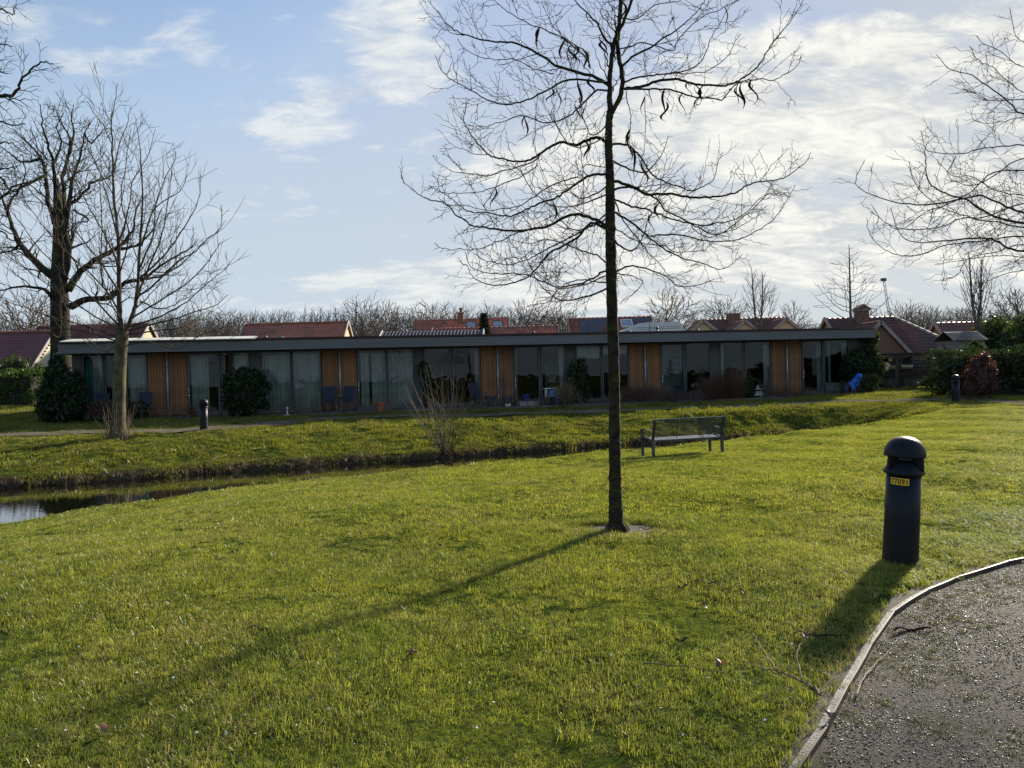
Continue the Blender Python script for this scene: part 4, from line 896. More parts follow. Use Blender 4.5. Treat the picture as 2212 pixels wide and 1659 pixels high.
# small garden shed with shingled roof
def shed():
    c = P(2075, 757, 40); r_ = thing('garden_shed', 'small grey timber shed with shingled roof behind the dark hedge', 'shed', (c.x, 40, .3)); k = F/40; w = 60/k; z0 = P(2075, 716, 40).z-.3; z1 = P(2075, 736, 40).z-.3
    SH = mat('shingle_grey', (0.12, 0.12, 0.11), (0.07, .07, .065), 8, .9, randobj=.2); LOG = mat('shed_board', (0.22, 0.20, 0.16), (0.14, .125, .1), 6, .85, stretch=(1, 1, 4), randobj=.15)
    n = 7
    for j in range(n):
        t0, t1 = j/n, (j+1)/n; b = MB(); x0 = -w/2-.15-.0*j; b.add([(x0, -.0-1.0*t0, z0-(z0-z1)*t0), (w/2+.1, -1.0*t0, z0-(z0-z1)*t0), (w/2+.1, -1.0*t1-.03, z0-(z0-z1)*t1+.012), (x0-.12*t1, -1.0*t1-.03, z0-(z0-z1)*t1+.012), (x0-.12*t1, -1.0*t1-.03, z0-(z0-z1)*t1-.02), (w/2+.1, -1.0*t1-.03, z0-(z0-z1)*t1-.02)], [(0, 1, 2, 3), (3, 2, 5, 4)]); b.build('shingle_row', SH, r_)
    b = MB(); b.add([(-w/2-.15, 0.01, z0), (w/2+.1, .01, z0), (w/2+.1, 1.0, z1), (-w/2-.15, 1.0, z1)], [(0, 1, 2, 3)]); b.build('rear_slope', SH, r_)
    for j in range(12): b = MB(); hgt = (z1-.02)/12; b.box(-w/2, w/2, -.88, .88, j*hgt+.004, (j+1)*hgt-.006); b.build('board', LOG, r_)
    b = MB(); b.box(.1, .75, -.91, -.885, z1-1.0, z1-.35); wf = b.build('window', FR, r_); b = MB(); b.box(.15, .70, -.92, -.912, z1-.95, z1-.40); b.build('pane', SOLAR, wf)
shed()
# pergola / carport with mesh fence, tank trailer inside
OLDW = mat('old_timber', (0.075, 0.055, 0.04), (0.045, .035, .028), 5, .85, .3, stretch=(1, 1, .3))
def pergola():
    Y = 42; k = F/Y; c = P(1990, 845, Y); g0 = gz(c.x, Y); r_ = thing('open_carport', 'dark timber open carport with wire mesh front right of the bungalow row', 'carport', (c.x, Y, g0)); top = P(1990, 765, Y).z-g0
    X = lambda px: (P(px, 800, Y).x-c.x)
    for px in (1938.7, 2010.6, 2062): b = MB(); b.box(X(px)-.07, X(px)+.07, -.07, .07, 0, top-.1); b.build('post', OLDW, r_)
    for px in (1938.7, 2010.6, 2062): b = MB(); b.box(X(px)-.07, X(px)+.07, 4.9, 5.04, 0, top-.1); b.build('post', OLDW, r_)
    b = MB(); b.box(X(1922), X(2075), -.09, .09, top-.1, top+.06); b.build('beam', OLDW, r_); b = MB(); b.bar((X(1940), -.02, top-.75), (X(1950), -.02, top-.15), .08, .08); b.bar((X(2012), -.02, top-.95), (X(2024), -.02, top-.15), .08, .08); b.build('brace', OLDW, r_)
    b = MB(); b.box(X(1920), X(2110), -.2, 5.2, top+.065, top+.10); b.build('roof_sheet', GREYM, r_)
    b = MB(); b.box(X(1938.7), X(2062), -.05, .05, top-1.35, top-1.27); b.build('rail', OLDW, r_)
    for j in range(22): b = MB(); x0 = X(1978)+j*(X(2066)-X(1978))/22; b.box(x0+.004, x0+(X(2066)-X(1978))/22-.008, 4.7, 4.74, .02, top-.12); b.build('back_board', OLDW, r_)
    # wire mesh
    b = MB(); x = X(1917)
    while x < X(2062): b.box(x-.003, x+.003, -.13, -.124, .0, 1.75); x += .10
    z = .05
    while z < 1.8: b.box(X(1917), X(2062), -.135, -.129, z-.003, z+.003); z += .15
    o = b.build('wire_mesh', mat('mesh_wire', (0.10, .12, .10), None, 2, .6), r_)
pergola()
def tank():
    Y = 44.5; c = P(1941, 826, Y); g0 = gz(c.x, Y); r_ = thing('tank_trailer', 'stainless steel milk tanks on a dark farm trailer inside the carport', 'trailer', (c.x, Y, g0)); k = F/Y; STEEL = mat('stainless', (0.62, 0.62, 0.60), None, 2, .3, metal=.9)
    zc = P(1941, 791, Y).z-g0; rr = 11.5/k
    for px, L, nm in ((1926, .55, 0), (1955, .7, 1)):
        x = P(px, 790, Y).x-c.x; b = MB(); n = 20; V = []
        pts = [(x-L*.5, 0, zc), (x-L*.44, 0, zc), (x+L*.44, 0, zc), (x+L*.5, 0, zc)]; b.tube(pts, [rr*.8, rr, rr, rr*.8], 20); b.build('tank', STEEL, r_, smooth=False)
    b = MB(); b.lathe([(.12, rr-.02), (.12, rr+.12), (.16, rr+.13), (.16, rr+.17)], 14, ((1926-1941)/k, 0, zc)); b.build('tank_lid', STEEL, r_)
    b = MB(); b.box(-1.0, 1.3, -.45, .45, zc-rr-.22, zc-rr-.02); b.build('trailer_bed', OLDW, r_)
    for x in (-.45, .75): b = MB(); b.tube([(x, -.5, .28), (x, -.36, .28)], .28, 16); b.build('wheel', FR, r_); b = MB(); b.tube([(x, .36, .28), (x, .5, .28)], .28, 16); b.build('wheel', FR, r_)
tank()
# ------------------------------------------------------------------ trees
def smooth_line(pts, n=5): return catmull(pts, n)
def jit(r, a): return Vector((r.uniform(-a, a), r.uniform(-a, a), r.uniform(-a, a)))
def twig(mb, r, p, d, L, rad, lvl, cfg):
    """a zigzag shoot that forks; cfg: step, zig, upb, thorn, minr"""
    step = cfg['step']*(1 if lvl else .8); n = max(2, int(L/step)); step = L/n; pts = [p.copy()]; q = p.copy(); d = d.normalized(); kids = []
    side = r.choice((-1, 1)); ax = d.cross(jit(r, 1)).normalized()
    for i in range(n):
        d2 = (d + ax*side*cfg['zig'] + jit(r, cfg['wob'])).normalized(); side = -side
        q = q + d2*step; pts.append(q.copy()); d = (d + Vector((0, 0, cfg['upb']))*step*4 + jit(r, cfg['wob']*.4)).normalized()
        if lvl > 0 and i < n-1 and r.random() < cfg['fork']:
            l_ = (L*(1-i/n))*r.uniform(.45, .8)
            if l_ > cfg['step']*1.2: kids.append((q.copy(), (d + ax*(-side)*r.uniform(.6, 1.1)+jit(r, .35)).normalized(), l_, max(rad*(1-i/n)*.7, cfg['minr'])))
        if cfg.get('thorn') and r.random() < .8:
            td = (d*.35 + ax*side*r.uniform(-1, 1) + jit(r, .8)).normalized(); mb.spike(q, q+td*r.uniform(.5, 1)*cfg['thorn'], cfg['minr']*.9)
    rr = [max(rad*(1-.75*i/n), cfg['minr']) for i in range(n+1)]; rr[-1] = cfg['minr']*.5
    mb.tube(pts, rr, 3, cap=False)
    for k in kids: twig(mb, r, *k, lvl-1, cfg)
    return pts
def limb(mb, r, pts, ra, rb, cfg, sides=6, spacing=.10, tl=(.25, .7), start=.12, lvl=2, power=1.0, bias=Vector((0, 0, 0))):
    """a hand-laid limb with side shoots along it"""
    P_ = pts; L = [0]
    for i in range(1, len(P_)): L.append(L[-1]+(P_[i]-P_[i-1]).length)
    T = L[-1]; rad = [ra+(rb-ra)*(l/T)**power for l in L]; mb.tube(P_, rad, sides)
    s = T*start
    while s < T*.985:
        i = max(j for j in range(len(L)) if L[j] <= s); i = min(i, len(P_)-2); f = (s-L[i])/max(L[i+1]-L[i], 1e-6); q = P_[i].lerp(P_[i+1], f); t = (P_[i+1]-P_[i]).normalized()
        rn = jit(r, 1); rn = (rn - t*rn.dot(t)).normalized()
        d = (t*r.uniform(.3, .9) + rn*r.uniform(.5, 1.0) + bias).normalized()
        fade = min(1.0, (1-s/T)*2.2+.35); rr = ra+(rb-ra)*(s/T)**power
        twig(mb, r, q, d, r.uniform(*tl)*fade, max(rr*r.uniform(.3, .5), cfg['minr']), lvl, cfg)
        s += spacing*r.uniform(.5, 1.5)
    if cfg.get('thorn'):
        for _ in range(int(T/.07)):
            i = r.randrange(len(P_)-1); q = P_[i].lerp(P_[i+1], r.random()); mb.spike(q, q+jit(r, 1).normalized()*(rad[i]+r.uniform(.3, .9)*cfg['thorn']), cfg['minr'])

# --- main thorny tree
YT = TREE_XY.y; TB = Vector((TREE_XY.x, TREE_XY.y, TREE_XY.z-.06))
def Z2(l): return [(850.3+.2315*x, .2315*y) for x, y in l]           # zoomed-crop coordinates -> picture
def Z3(l): return [(1289.2+.2315*x, .2315*y) for x, y in l]
def Z4(l): return [(850.3+.2232*x, 356.6+.2232*y) for x, y in l]
def Z5(l): return [(1289.2+.2315*x, 329.2+.2315*y) for x, y in l]
def main_tree():
    r = random.Random(11); root = thing('thorny_tree', 'tall bare thorny tree with hanging dark seed pods standing in the middle of the lawn', 'tree', TB)
    cfg = dict(step=.050, zig=.28, wob=.13, upb=.10, fork=.30, thorn=.045, minr=.0024)
    # trunk
    tp = [(1331, 1146), (1330.5, 1120), (1329, 1050), (1328, 960), (1327, 860), (1325, 760), (1322, 660), (1319.5, 560), (1318, 460), (1318, 400), (1316, 350), (1314.5, 310), (1315.5, 270), (1318, 240)]
    pts = [P(x, y, YT) for x, y in tp]; pts[0].z = TB.z
    rd = [.105, .074, .061, .057, .055, .054, .053, .051, .048, .043, .040, .038, .036, .034]
    b = MB(); sp_ = smooth_line(pts, 14); sp_ = [p+jit(r, .0022) for p in sp_]; rs = np.interp(np.linspace(0, len(rd)-1, len(sp_)), range(len(rd)), rd)
    b.tube(sp_, [x*(1+.03*math.sin(i*.83)+.035*r.uniform(-1, 1)+(.10 if r.random() < .05 else 0)) for i, x in enumerate(rs)], 14)
    for k in range(6):
        a = k*1.05+.3; b.tube([TB+Vector((math.cos(a)*.05, math.sin(a)*.05, .12)), TB+Vector((math.cos(a)*.11, math.sin(a)*.11, .045)), TB+Vector((math.cos(a)*.2, math.sin(a)*.2, -.02))], [.035, .03, .012], 6)
    tr = b.build('trunk', BARKDARK, root, origin=TB, smooth=True)
    # clusters of trunk thorns
    b = MB()
    for _ in range(110):
        i = r.randrange(10, len(sp_)-2); q = sp_[i].lerp(sp_[i+1], r.random()); a = r.uniform(0, 6.28); o_ = Vector((math.cos(a), math.sin(a), r.uniform(-.2, .5))).normalized(); q2 = q+o_*rs[i]*.9
        L = r.uniform(.03, .11); e = q2+o_*L+jit(r, .02); b.spike(q2, e, .0035); 
        if r.random() < .6: b.spike(q2.lerp(e, .4), q2.lerp(e, .4)+(o_+jit(r, .9)).normalized()*L*.5, .0025)
    b.build('trunk_thorns', BARKTWIG, tr, origin=TB)['kind'] = 'stuff'
    # two leaders
    leads = [([(1318, 245), (1317, 200), (1318.5, 160), (1324, 105), (1333, 76), (1349, 42), (1366, 0), (1385, -55), (1400, -120)], 0, .034, .006), ([(1319, 250), (1335, 220), (1345, 185), (1341, 145), (1334, 104), (1337, 50), (1341, 0), (1346, -80), (1350, -200), (1352, -330)], .10, .030, .006),
             ([(1320, 99.5), (1328, 85), (1338, 45), (1343, 10), (1350, -60)], -.05, .02, .005)]
    hands = []
    for l, dy, ra, rb in leads: hands.append((l, 0, dy, ra, rb))
    A = lambda l, sl, ra, rb=.0035, off=0: hands.append((l, off, sl, ra, rb))
    A(Z2([(2030, 800), (1850, 710), (1560, 630), (1390, 530), (1160, 410), (950, 390), (690, 335), (590, 290), (480, 200), (320, 0)]), .5, .019)
    A(Z2([(660, 332), (530, 300), (440, 250), (370, 180), (300, 110), (235, 0)]), .2, .005, .002, .5)
    A(Z2([(2040, 435), (1960, 340), (1900, 220), (1800, 120), (1690, 0), (1600, -120)]), -.3, .014)
    A(Z2([(1830, 640), (1810, 560), (1600, 370), (1400, 270), (1250, 215), (1100, 130), (980, 40), (900, -30)]), -.5, .009)
    A(Z2([(2010, 850), (1900, 840), (1780, 960), (1690, 1040), (1580, 1110), (1400, 1145), (1220, 1080), (1060, 1120), (920, 1160), (840, 1180), (720, 1140)]), .7, .012)
    A(Z2([(1990, 770), (1640, 740), (1430, 840), (1280, 920), (1130, 965), (1020, 975), (880, 930), (730, 850), (600, 770), (540, 740), (440, 650), (385, 510)]), -.4, .013)
    A(Z2([(600, 770), (570, 650), (545, 550), (515, 410)]), .1, .004, .002, -.4); A(Z2([(730, 850), (715, 700), (705, 600)]), .1, .004, .002, -.4)
    A(Z2([(2000, 1345), (1960, 1310), (1890, 1285), (1800, 1310), (1700, 1355), (1580, 1325), (1480, 1360), (1380, 1430), (1280, 1490), (1180, 1510), (1060, 1490), (940, 1470), (850, 1410), (760, 1310), (680, 1190), (655, 1120), (670, 1000), (675, 905)]), .35, .021)
    A(Z2([(655, 1130), (590, 1070), (515, 965)]), .1, .004, .002, .35); A(Z2([(880, 1440), (760, 1440), (660, 1390), (590, 1380), (500, 1310), (450, 1230)]), .2, .005, .002, .3)
    A(Z2([(1380, 1430), (1300, 1510), (1150, 1560), (1000, 1600), (870, 1640), (700, 1620), (560, 1600), (430, 1530), (370, 1450)]), .3, .009, .003, .2)
    A(Z2([(1500, 690), (1300, 640), (1150, 560), (950, 555), (800, 530), (650, 450), (600, 360)]), -.3, .006)
    A(Z2([(1820, 620), (1810, 500), (1700, 430), (1600, 350), (1480, 230), (1380, 20)]), .6, .008)
    A(Z4([(2060, 85), (1900, 100), (1790, 170), (1660, 260), (1560, 320), (1400, 380), (1280, 430), (1160, 490), (1060, 490), (900, 460), (760, 455), (650, 400), (560, 330), (480, 270), (345, 200)]), -.45, .015)
    A(Z4([(1790, 115), (1640, 155), (1480, 220), (1340, 320), (1200, 400), (1000, 430), (880, 440), (700, 390), (540, 390), (430, 310)]), .3, .008)
    A(Z4([(2075, 610), (1960, 530), (1850, 495), (1750, 475), (1650, 510), (1500, 590), (1330, 620), (1180, 635), (1000, 620), (860, 600), (760, 590), (700, 540), (600, 480), (540, 400), (470, 360), (380, 340), (270, 300), (190, 240), (100, 170), (70, 95)]), .25, .019)
    A(Z4([(2070, 625), (1930, 560), (1860, 610), (1780, 700), (1640, 780), (1500, 860), (1400, 980), (1300, 1080), (1180, 1130), (1060, 1155), (920, 1155), (820, 1120), (740, 1050), (715, 970), (660, 950), (625, 890)]), .75, .017)
    A(Z4([(1300, 625), (1180, 660), (1100, 700), (980, 750), (860, 800), (740, 820), (640, 810), (560, 820), (440, 790), (395, 750)]), -.3, .007)
    A(Z4([(2090, 1010), (2000, 1040), (1960, 1080), (1850, 1130), (1700, 1170), (1560, 1170), (1420, 1120), (1340, 1080), (1200, 1050), (1000, 1050), (820, 1020), (730, 960), (690, 840)]), -.55, .012)
    A(Z4([(2090, 1145), (1950, 1130), (1860, 1110), (1700, 1130), (1620, 1190), (1540, 1270), (1500, 1320), (1400, 1350), (1280, 1372)]), .25, .009)
    A(Z4([(2075, 960), (1980, 880), (1900, 850), (1800, 820), (1640, 760), (1480, 720), (1300, 760), (1150, 720)]), .9, .010)
    A(Z4([(2070, 460), (1950, 560), (1800, 650), (1620, 740), (1400, 860), (1280, 920), (1120, 960), (900, 930), (780, 860)]), -.8, .010)
    A(Z4([(2070, 20), (1860, 0), (1835, 100), (1835, 300), (1840, 400), (1820, 480)]), -.5, .006)
    A(Z4([(1400, 0), (1300, 70), (1200, 130), (1060, 180), (900, 240), (740, 270), (560, 275), (420, 255), (340, 195)]), .4, .007)
    A(Z3([(235, 620), (350, 520), (480, 460), (600, 370), (720, 300), (840, 200), (940, 100), (1010, 0), (1060, -90)]), .4, .014)
    A(Z3([(260, 830), (400, 810), (560, 760), (720, 735), (850, 765), (1000, 795), (1200, 800), (1330, 750), (1420, 690), (1500, 620), (1570, 510), (1640, 400), (1740, 280), (1850, 140), (1940, -20)]), .3, .017)
    A(Z3([(255, 835), (450, 830), (600, 830), (760, 855), (920, 905), (1080, 915), (1160, 935), (1220, 870), (1280, 800), (1360, 760), (1480, 740), (1650, 745), (1760, 690), (1870, 610), (1905, 510)]), -.35, .012)
    A(Z3([(250, 770), (400, 720), (560, 700), (700, 680), (820, 660), (960, 590), (1030, 470), (1070, 340), (1150, 220), (1240, 60), (1340, -10)]), .7, .011)
    A(Z3([(700, 685), (900, 680), (1040, 660), (1180, 560), (1250, 480), (1280, 400), (1345, 315)]), -.2, .006)
    A(Z3([(180, 470), (330, 430), (440, 400), (700, 470), (740, 400), (830, 290), (960, 170), (1100, 110), (1300, 10), (1400, -30)]), -.6, .008)
    A(Z3([(235, 170), (350, 180), (430, 140), (520, 60), (600, 35), (760, 10), (850, -40)]), .5, .008)
    A(Z3([(110, 1335), (200, 1345), (300, 1360), (380, 1430), (450, 1530), (490, 1600), (560, 1659)])+Z5([(680, 290), (800, 330), (870, 360), (960, 330), (1080, 260), (1130, 90), (1175, 0)]), .5, .014)
    A(Z3([(275, 850), (290, 960), (320, 1080), (315, 1200), (305, 1340)]), .2, .007)
    A(Z3([(450, 900), (450, 1060), (455, 1200), (440, 1400), (430, 1470), (460, 1560)]), -.5, .005, .003, .0)
    A(Z5([(130, 258), (270, 295), (380, 340), (470, 390), (650, 385), (800, 405), (960, 420), (1130, 410), (1290, 380), (1400, 310), (1520, 270), (1600, 270), (1740, 240), (1850, 170), (1950, 90), (2000, 0)]), .2, .018)
    A(Z5([(1520, 270), (1580, 200), (1640, 110), (1700, 60), (1760, 0)]), .1, .005, .002, .35); A(Z5([(1490, 240), (1470, 150), (1410, 30)]), .1, .004, .002, .35)
    A(Z5([(130, 440), (210, 450), (300, 500), (420, 520), (560, 570), (700, 620), (850, 660), (950, 700), (1060, 760), (1180, 750), (1300, 660), (1440, 540), (1560, 420), (1640, 260)]), -.4, .012)
    A(Z5([(170, 560), (230, 600), (330, 660), (450, 760), (580, 870), (720, 950), (850, 1000), (980, 1030), (1100, 1080), (1170, 1090), (1250, 1050), (1360, 950)]), .5, .013)
    A(Z5([(500, 780), (620, 770), (780, 770), (900, 800), (1050, 830), (1200, 830), (1330, 815), (1440, 760), (1560, 690), (1680, 590), (1740, 500), (1830, 350), (1850, 300)]), -.1, .010, .003, .2)
    A(Z5([(160, 1120), (300, 1060), (440, 1075), (560, 1120), (680, 1180), (740, 1240), (850, 1255), (950, 1240), (1070, 1195)]), -.5, .011)
    A(Z5([(170, 460), (250, 640), (330, 740), (400, 820), (500, 960), (580, 1030), (640, 1110), (720, 1170), (820, 1190)]), .8, .010)
    A(Z5([(170, 1120), (350, 1160), (430, 1210), (350, 1310), (260, 1400)]), .4, .007)
    A(Z5([(160, 350), (300, 320), (380, 350), (560, 440), (640, 540), (760, 600), (880, 660), (1000, 680), (1100, 660), (1200, 650), (1340, 600), (1450, 500), (1520, 430), (1600, 390), (1720, 370)]), .65, .013)
    A(Z5([(160, 700), (300, 790), (440, 850), (620, 870), (740, 930), (900, 925), (1020, 900), (1080, 840)]), -.8, .007)
    A(Z5([(870, 655), (930, 740), (1050, 790), (1200, 740), (1320, 700), (1450, 620), (1580, 550)]), .6, .006)
    # branches toward and away from the viewer so the crown is round
    for k in range(9):
        y = r.uniform(260, 640); x0 = 1318; s = r.choice((-1, 1)); dx = s*r.uniform(30, 170)
        A([(x0, y), (x0+dx*.3, y+20), (x0+dx*.7, y+30), (x0+dx, y-5), (x0+dx*1.15, y-50)], r.choice((-2.2, 2.2, 1.5, -1.6)), r.uniform(.008, .013))
    anchors = []
    for l, off, sl, ra, rb in hands:
        n = len(l); L = [0]
        for i in range(1, n): L.append(L[-1]+math.hypot(l[i][0]-l[i-1][0], l[i][1]-l[i-1][1]))
        T = L[-1]/216.0; pts = []
        for i, (x, y) in enumerate(l):
            pts.append(P(x, y, YT + off + sl*min(T, 1.6)*(L[i]/L[-1])*(1 if abs(sl) < 1.4 else .8)))
        sl_ = smooth_line(pts, 4); sl_ = [p+jit(r, .006) if 0 < i < len(sl_)-1 else p for i, p in enumerate(sl_)]
        b = MB(); big = ra > .012
        limb(b, r, sl_, ra*.86, rb*.8, cfg, 6 if big else 5, spacing=.10 if ra > .007 else .10, tl=(.10, .60) if ra > .007 else (.08, .3), start=.10, lvl=2, bias=Vector((0, 0, .12)))
        b.build('branch', BARKTWIG if not big else BARKDARK, root, origin=TB, smooth=True); anchors.append(sl_)
    # seed pods: (top point, length px)
    pods = Z2([(1375, 265), (1360, 300), (1560, 450), (1570, 540), (1640, 430), (1620, 480), (1700, 380), (1710, 430), (1800, 380), (1990, 290), (1960, 380), (1950, 470), (1885, 640), (1860, 700), (1475, 780), (1525, 770), (1730, 750), (1700, 860), (1760, 830), (1785, 900), (1220, 1080), (1200, 1110), (1830, 1310), (1780, 1340), (1890, 40), (2005, 0)]) + \
        Z3([(1370, 780), (1400, 770), (1430, 790), (1390, 850), (1330, 790), (1020, 850), (930, 790), (900, 840), (830, 790), (790, 850), (640, 800), (650, 960), (500, 860), (520, 900), (300, 1200), (270, 1250), (310, 1400), (290, 1450), (385, 1500), (1160, 0), (100, 0)]) + Z4([(1005, 270), (895, 250), (1535, 340), (1770, 845)]) + Z5([(570, 490), (540, 540)])
    for k, (x, y) in enumerate(pods):
        # hang the pod from the nearest limb
        best = min((((q_-P(x, y, q_.y)).length, q_) for a in anchors for q_ in a), key=lambda t: t[0]); top = best[1].copy() if best[0] < .12 else P(x, y, best[1].y)
        L = r.uniform(.15, .27); b = MB(); n = 9; pts = []; c = r.uniform(-.05, .05); c2 = r.uniform(-.04, .04); pz = top.copy()
        if best[0] >= .03: b.tube([best[1], top], .0022, 3)
        V = []; tw = r.uniform(0, 3.1); w_ = r.uniform(.011, .015)
        for i in range(n+1):
            t = i/n; cc = top+Vector((c*math.sin(t*3.0)+c2*math.sin(t*6), .02*math.sin(t*4+k), -L*t)); a = tw+t*1.2; wd = w_*(math.sin(math.pi*min(t*1.04+.06, .985))**.4); u = Vector((math.cos(a), math.sin(a), 0)); v_ = Vector((-math.sin(a), math.cos(a), 0))
            V += [cc+u*wd, cc+v_*wd*.3, cc-u*wd, cc-v_*wd*.3]
        b.add(V, [(i*4+j, i*4+(j+1) % 4, i*4+4+(j+1) % 4, i*4+4+j) for i in range(n) for j in range(4)]+[(3, 2, 1, 0), tuple(n*4+j for j in range(4))])
        b.build('seed_pod', PODM, root, origin=TB, smooth=True)
PODM = mat('seed_pod_brown', (0.050, 0.020, 0.022), (0.025, 0.012, 0.014), 20, .85)
nospec(PODM)
main_tree()

# --- thorny tree whose trunk stands outside the frame on the right
def Z6(l): return [(1773+.3968*x, .3968*y) for x, y in l]
def right_tree():
    r = random.Random(21); Y = 8.6; base = Vector((P(2420, 900, Y).x, Y, 0)); base.z = gz(base.x, base.y)-.05
    root = thing('thorny_tree', 'bare thorny tree whose branches reach in from the right edge of the photo', 'tree', base)
    cfg = dict(step=.055, zig=.28, wob=.13, upb=.06, fork=.28, thorn=.045, minr=.0023)
    X = P(2420, 500, Y).x; tr = [base, base+Vector((0, 0, 1)), Vector((X, Y, 2.6)), Vector((X-.02, Y, 4)), Vector((X, Y, 5.4)), Vector((X+.03, Y, 7.2))]; b = MB(); b.tube(smooth_line(tr, 5), list(np.linspace(.095, .02, 26)), 12); b.build('trunk', BARKDARK, root, origin=base, smooth=True)
    H = [([(1106, 790), (1000, 797), (870, 810), (780, 835), (680, 835), (580, 820), (560, 770), (545, 710)], .1, .010), ([(1106, 1215), (980, 1190), (870, 1140), (800, 1090), (700, 1060), (620, 1020), (580, 970), (572, 880), (570, 800), (625, 735)], .5, .020),
         ([(1106, 1155), (980, 1110), (870, 1065), (780, 1080), (640, 1110), (480, 1110), (350, 1085), (220, 1030), (190, 980), (240, 870)], -.3, .017), ([(1106, 930), (940, 940), (820, 1040), (700, 1110), (560, 1160), (440, 1250), (340, 1200), (270, 1110)], .3, .010),
         ([(1106, 1368), (1000, 1340), (930, 1300), (800, 1300), (660, 1310), (520, 1320), (430, 1270), (380, 1130)], -.5, .018), ([(1106, 1290), (900, 1310), (780, 1320), (660, 1340), (560, 1380), (470, 1395), (370, 1370), (290, 1310), (255, 1240), (252, 1185)], .2, .011),
         ([(1106, 1240), (960, 1210), (800, 1180), (640, 1120), (520, 1010), (480, 880)], -.8, .012), ([(1106, 620), (1040, 570), (940, 490), (820, 410), (700, 375), (630, 300)], .4, .013), ([(1106, 500), (1020, 440), (940, 370), (860, 330), (810, 250)], -.4, .008),
         ([(1106, 370), (980, 280), (890, 240), (850, 195)], .5, .006), ([(1106, 230), (1050, 150), (1030, 40)], -.2, .006), ([(1106, 640), (1000, 660), (880, 670), (835, 655)], .3, .006), ([(1106, 540), (950, 550), (860, 520), (770, 480)], -.5, .007),
         ([(1106, 1470), (960, 1510), (860, 1560)], .3, .007), ([(1106, 1330), (960, 1370), (800, 1410), (740, 1500), (650, 1530)], -.3, .008), ([(1106, 1400), (1000, 1390), (880, 1400), (760, 1420), (620, 1440)], .6, .007),
         ([(1106, 860), (980, 930), (860, 1000), (760, 1000), (690, 950), (735, 850)], .6, .009), ([(1106, 1060), (960, 1040), (820, 960), (720, 960), (640, 880)], .9, .009), ([(1106, 1110), (900, 1180), (760, 1190), (640, 1240), (420, 1240), (270, 1150)], -.9, .010)]
    for l, sl, ra in H:
        l = Z6(l); y0 = l[0][1]; yt = y0+r.uniform(0, 40); l = [(2418, yt), (2330, (yt+y0)/2+r.uniform(-10, 10))]+l; n = len(l)
        pts = [P(x, y, Y+sl*1.6*i/(n-1)) for i, (x, y) in enumerate(l)]
        s = smooth_line(pts, 4); s = [p+jit(r, .006) for p in s]; b = MB(); limb(b, r, s, ra, .003, cfg, 6, spacing=.11, tl=(.12, .65), start=.18, lvl=2, bias=Vector((0, 0, .08))); b.build('branch', BARKTWIG, root, origin=base, smooth=True)
right_tree()

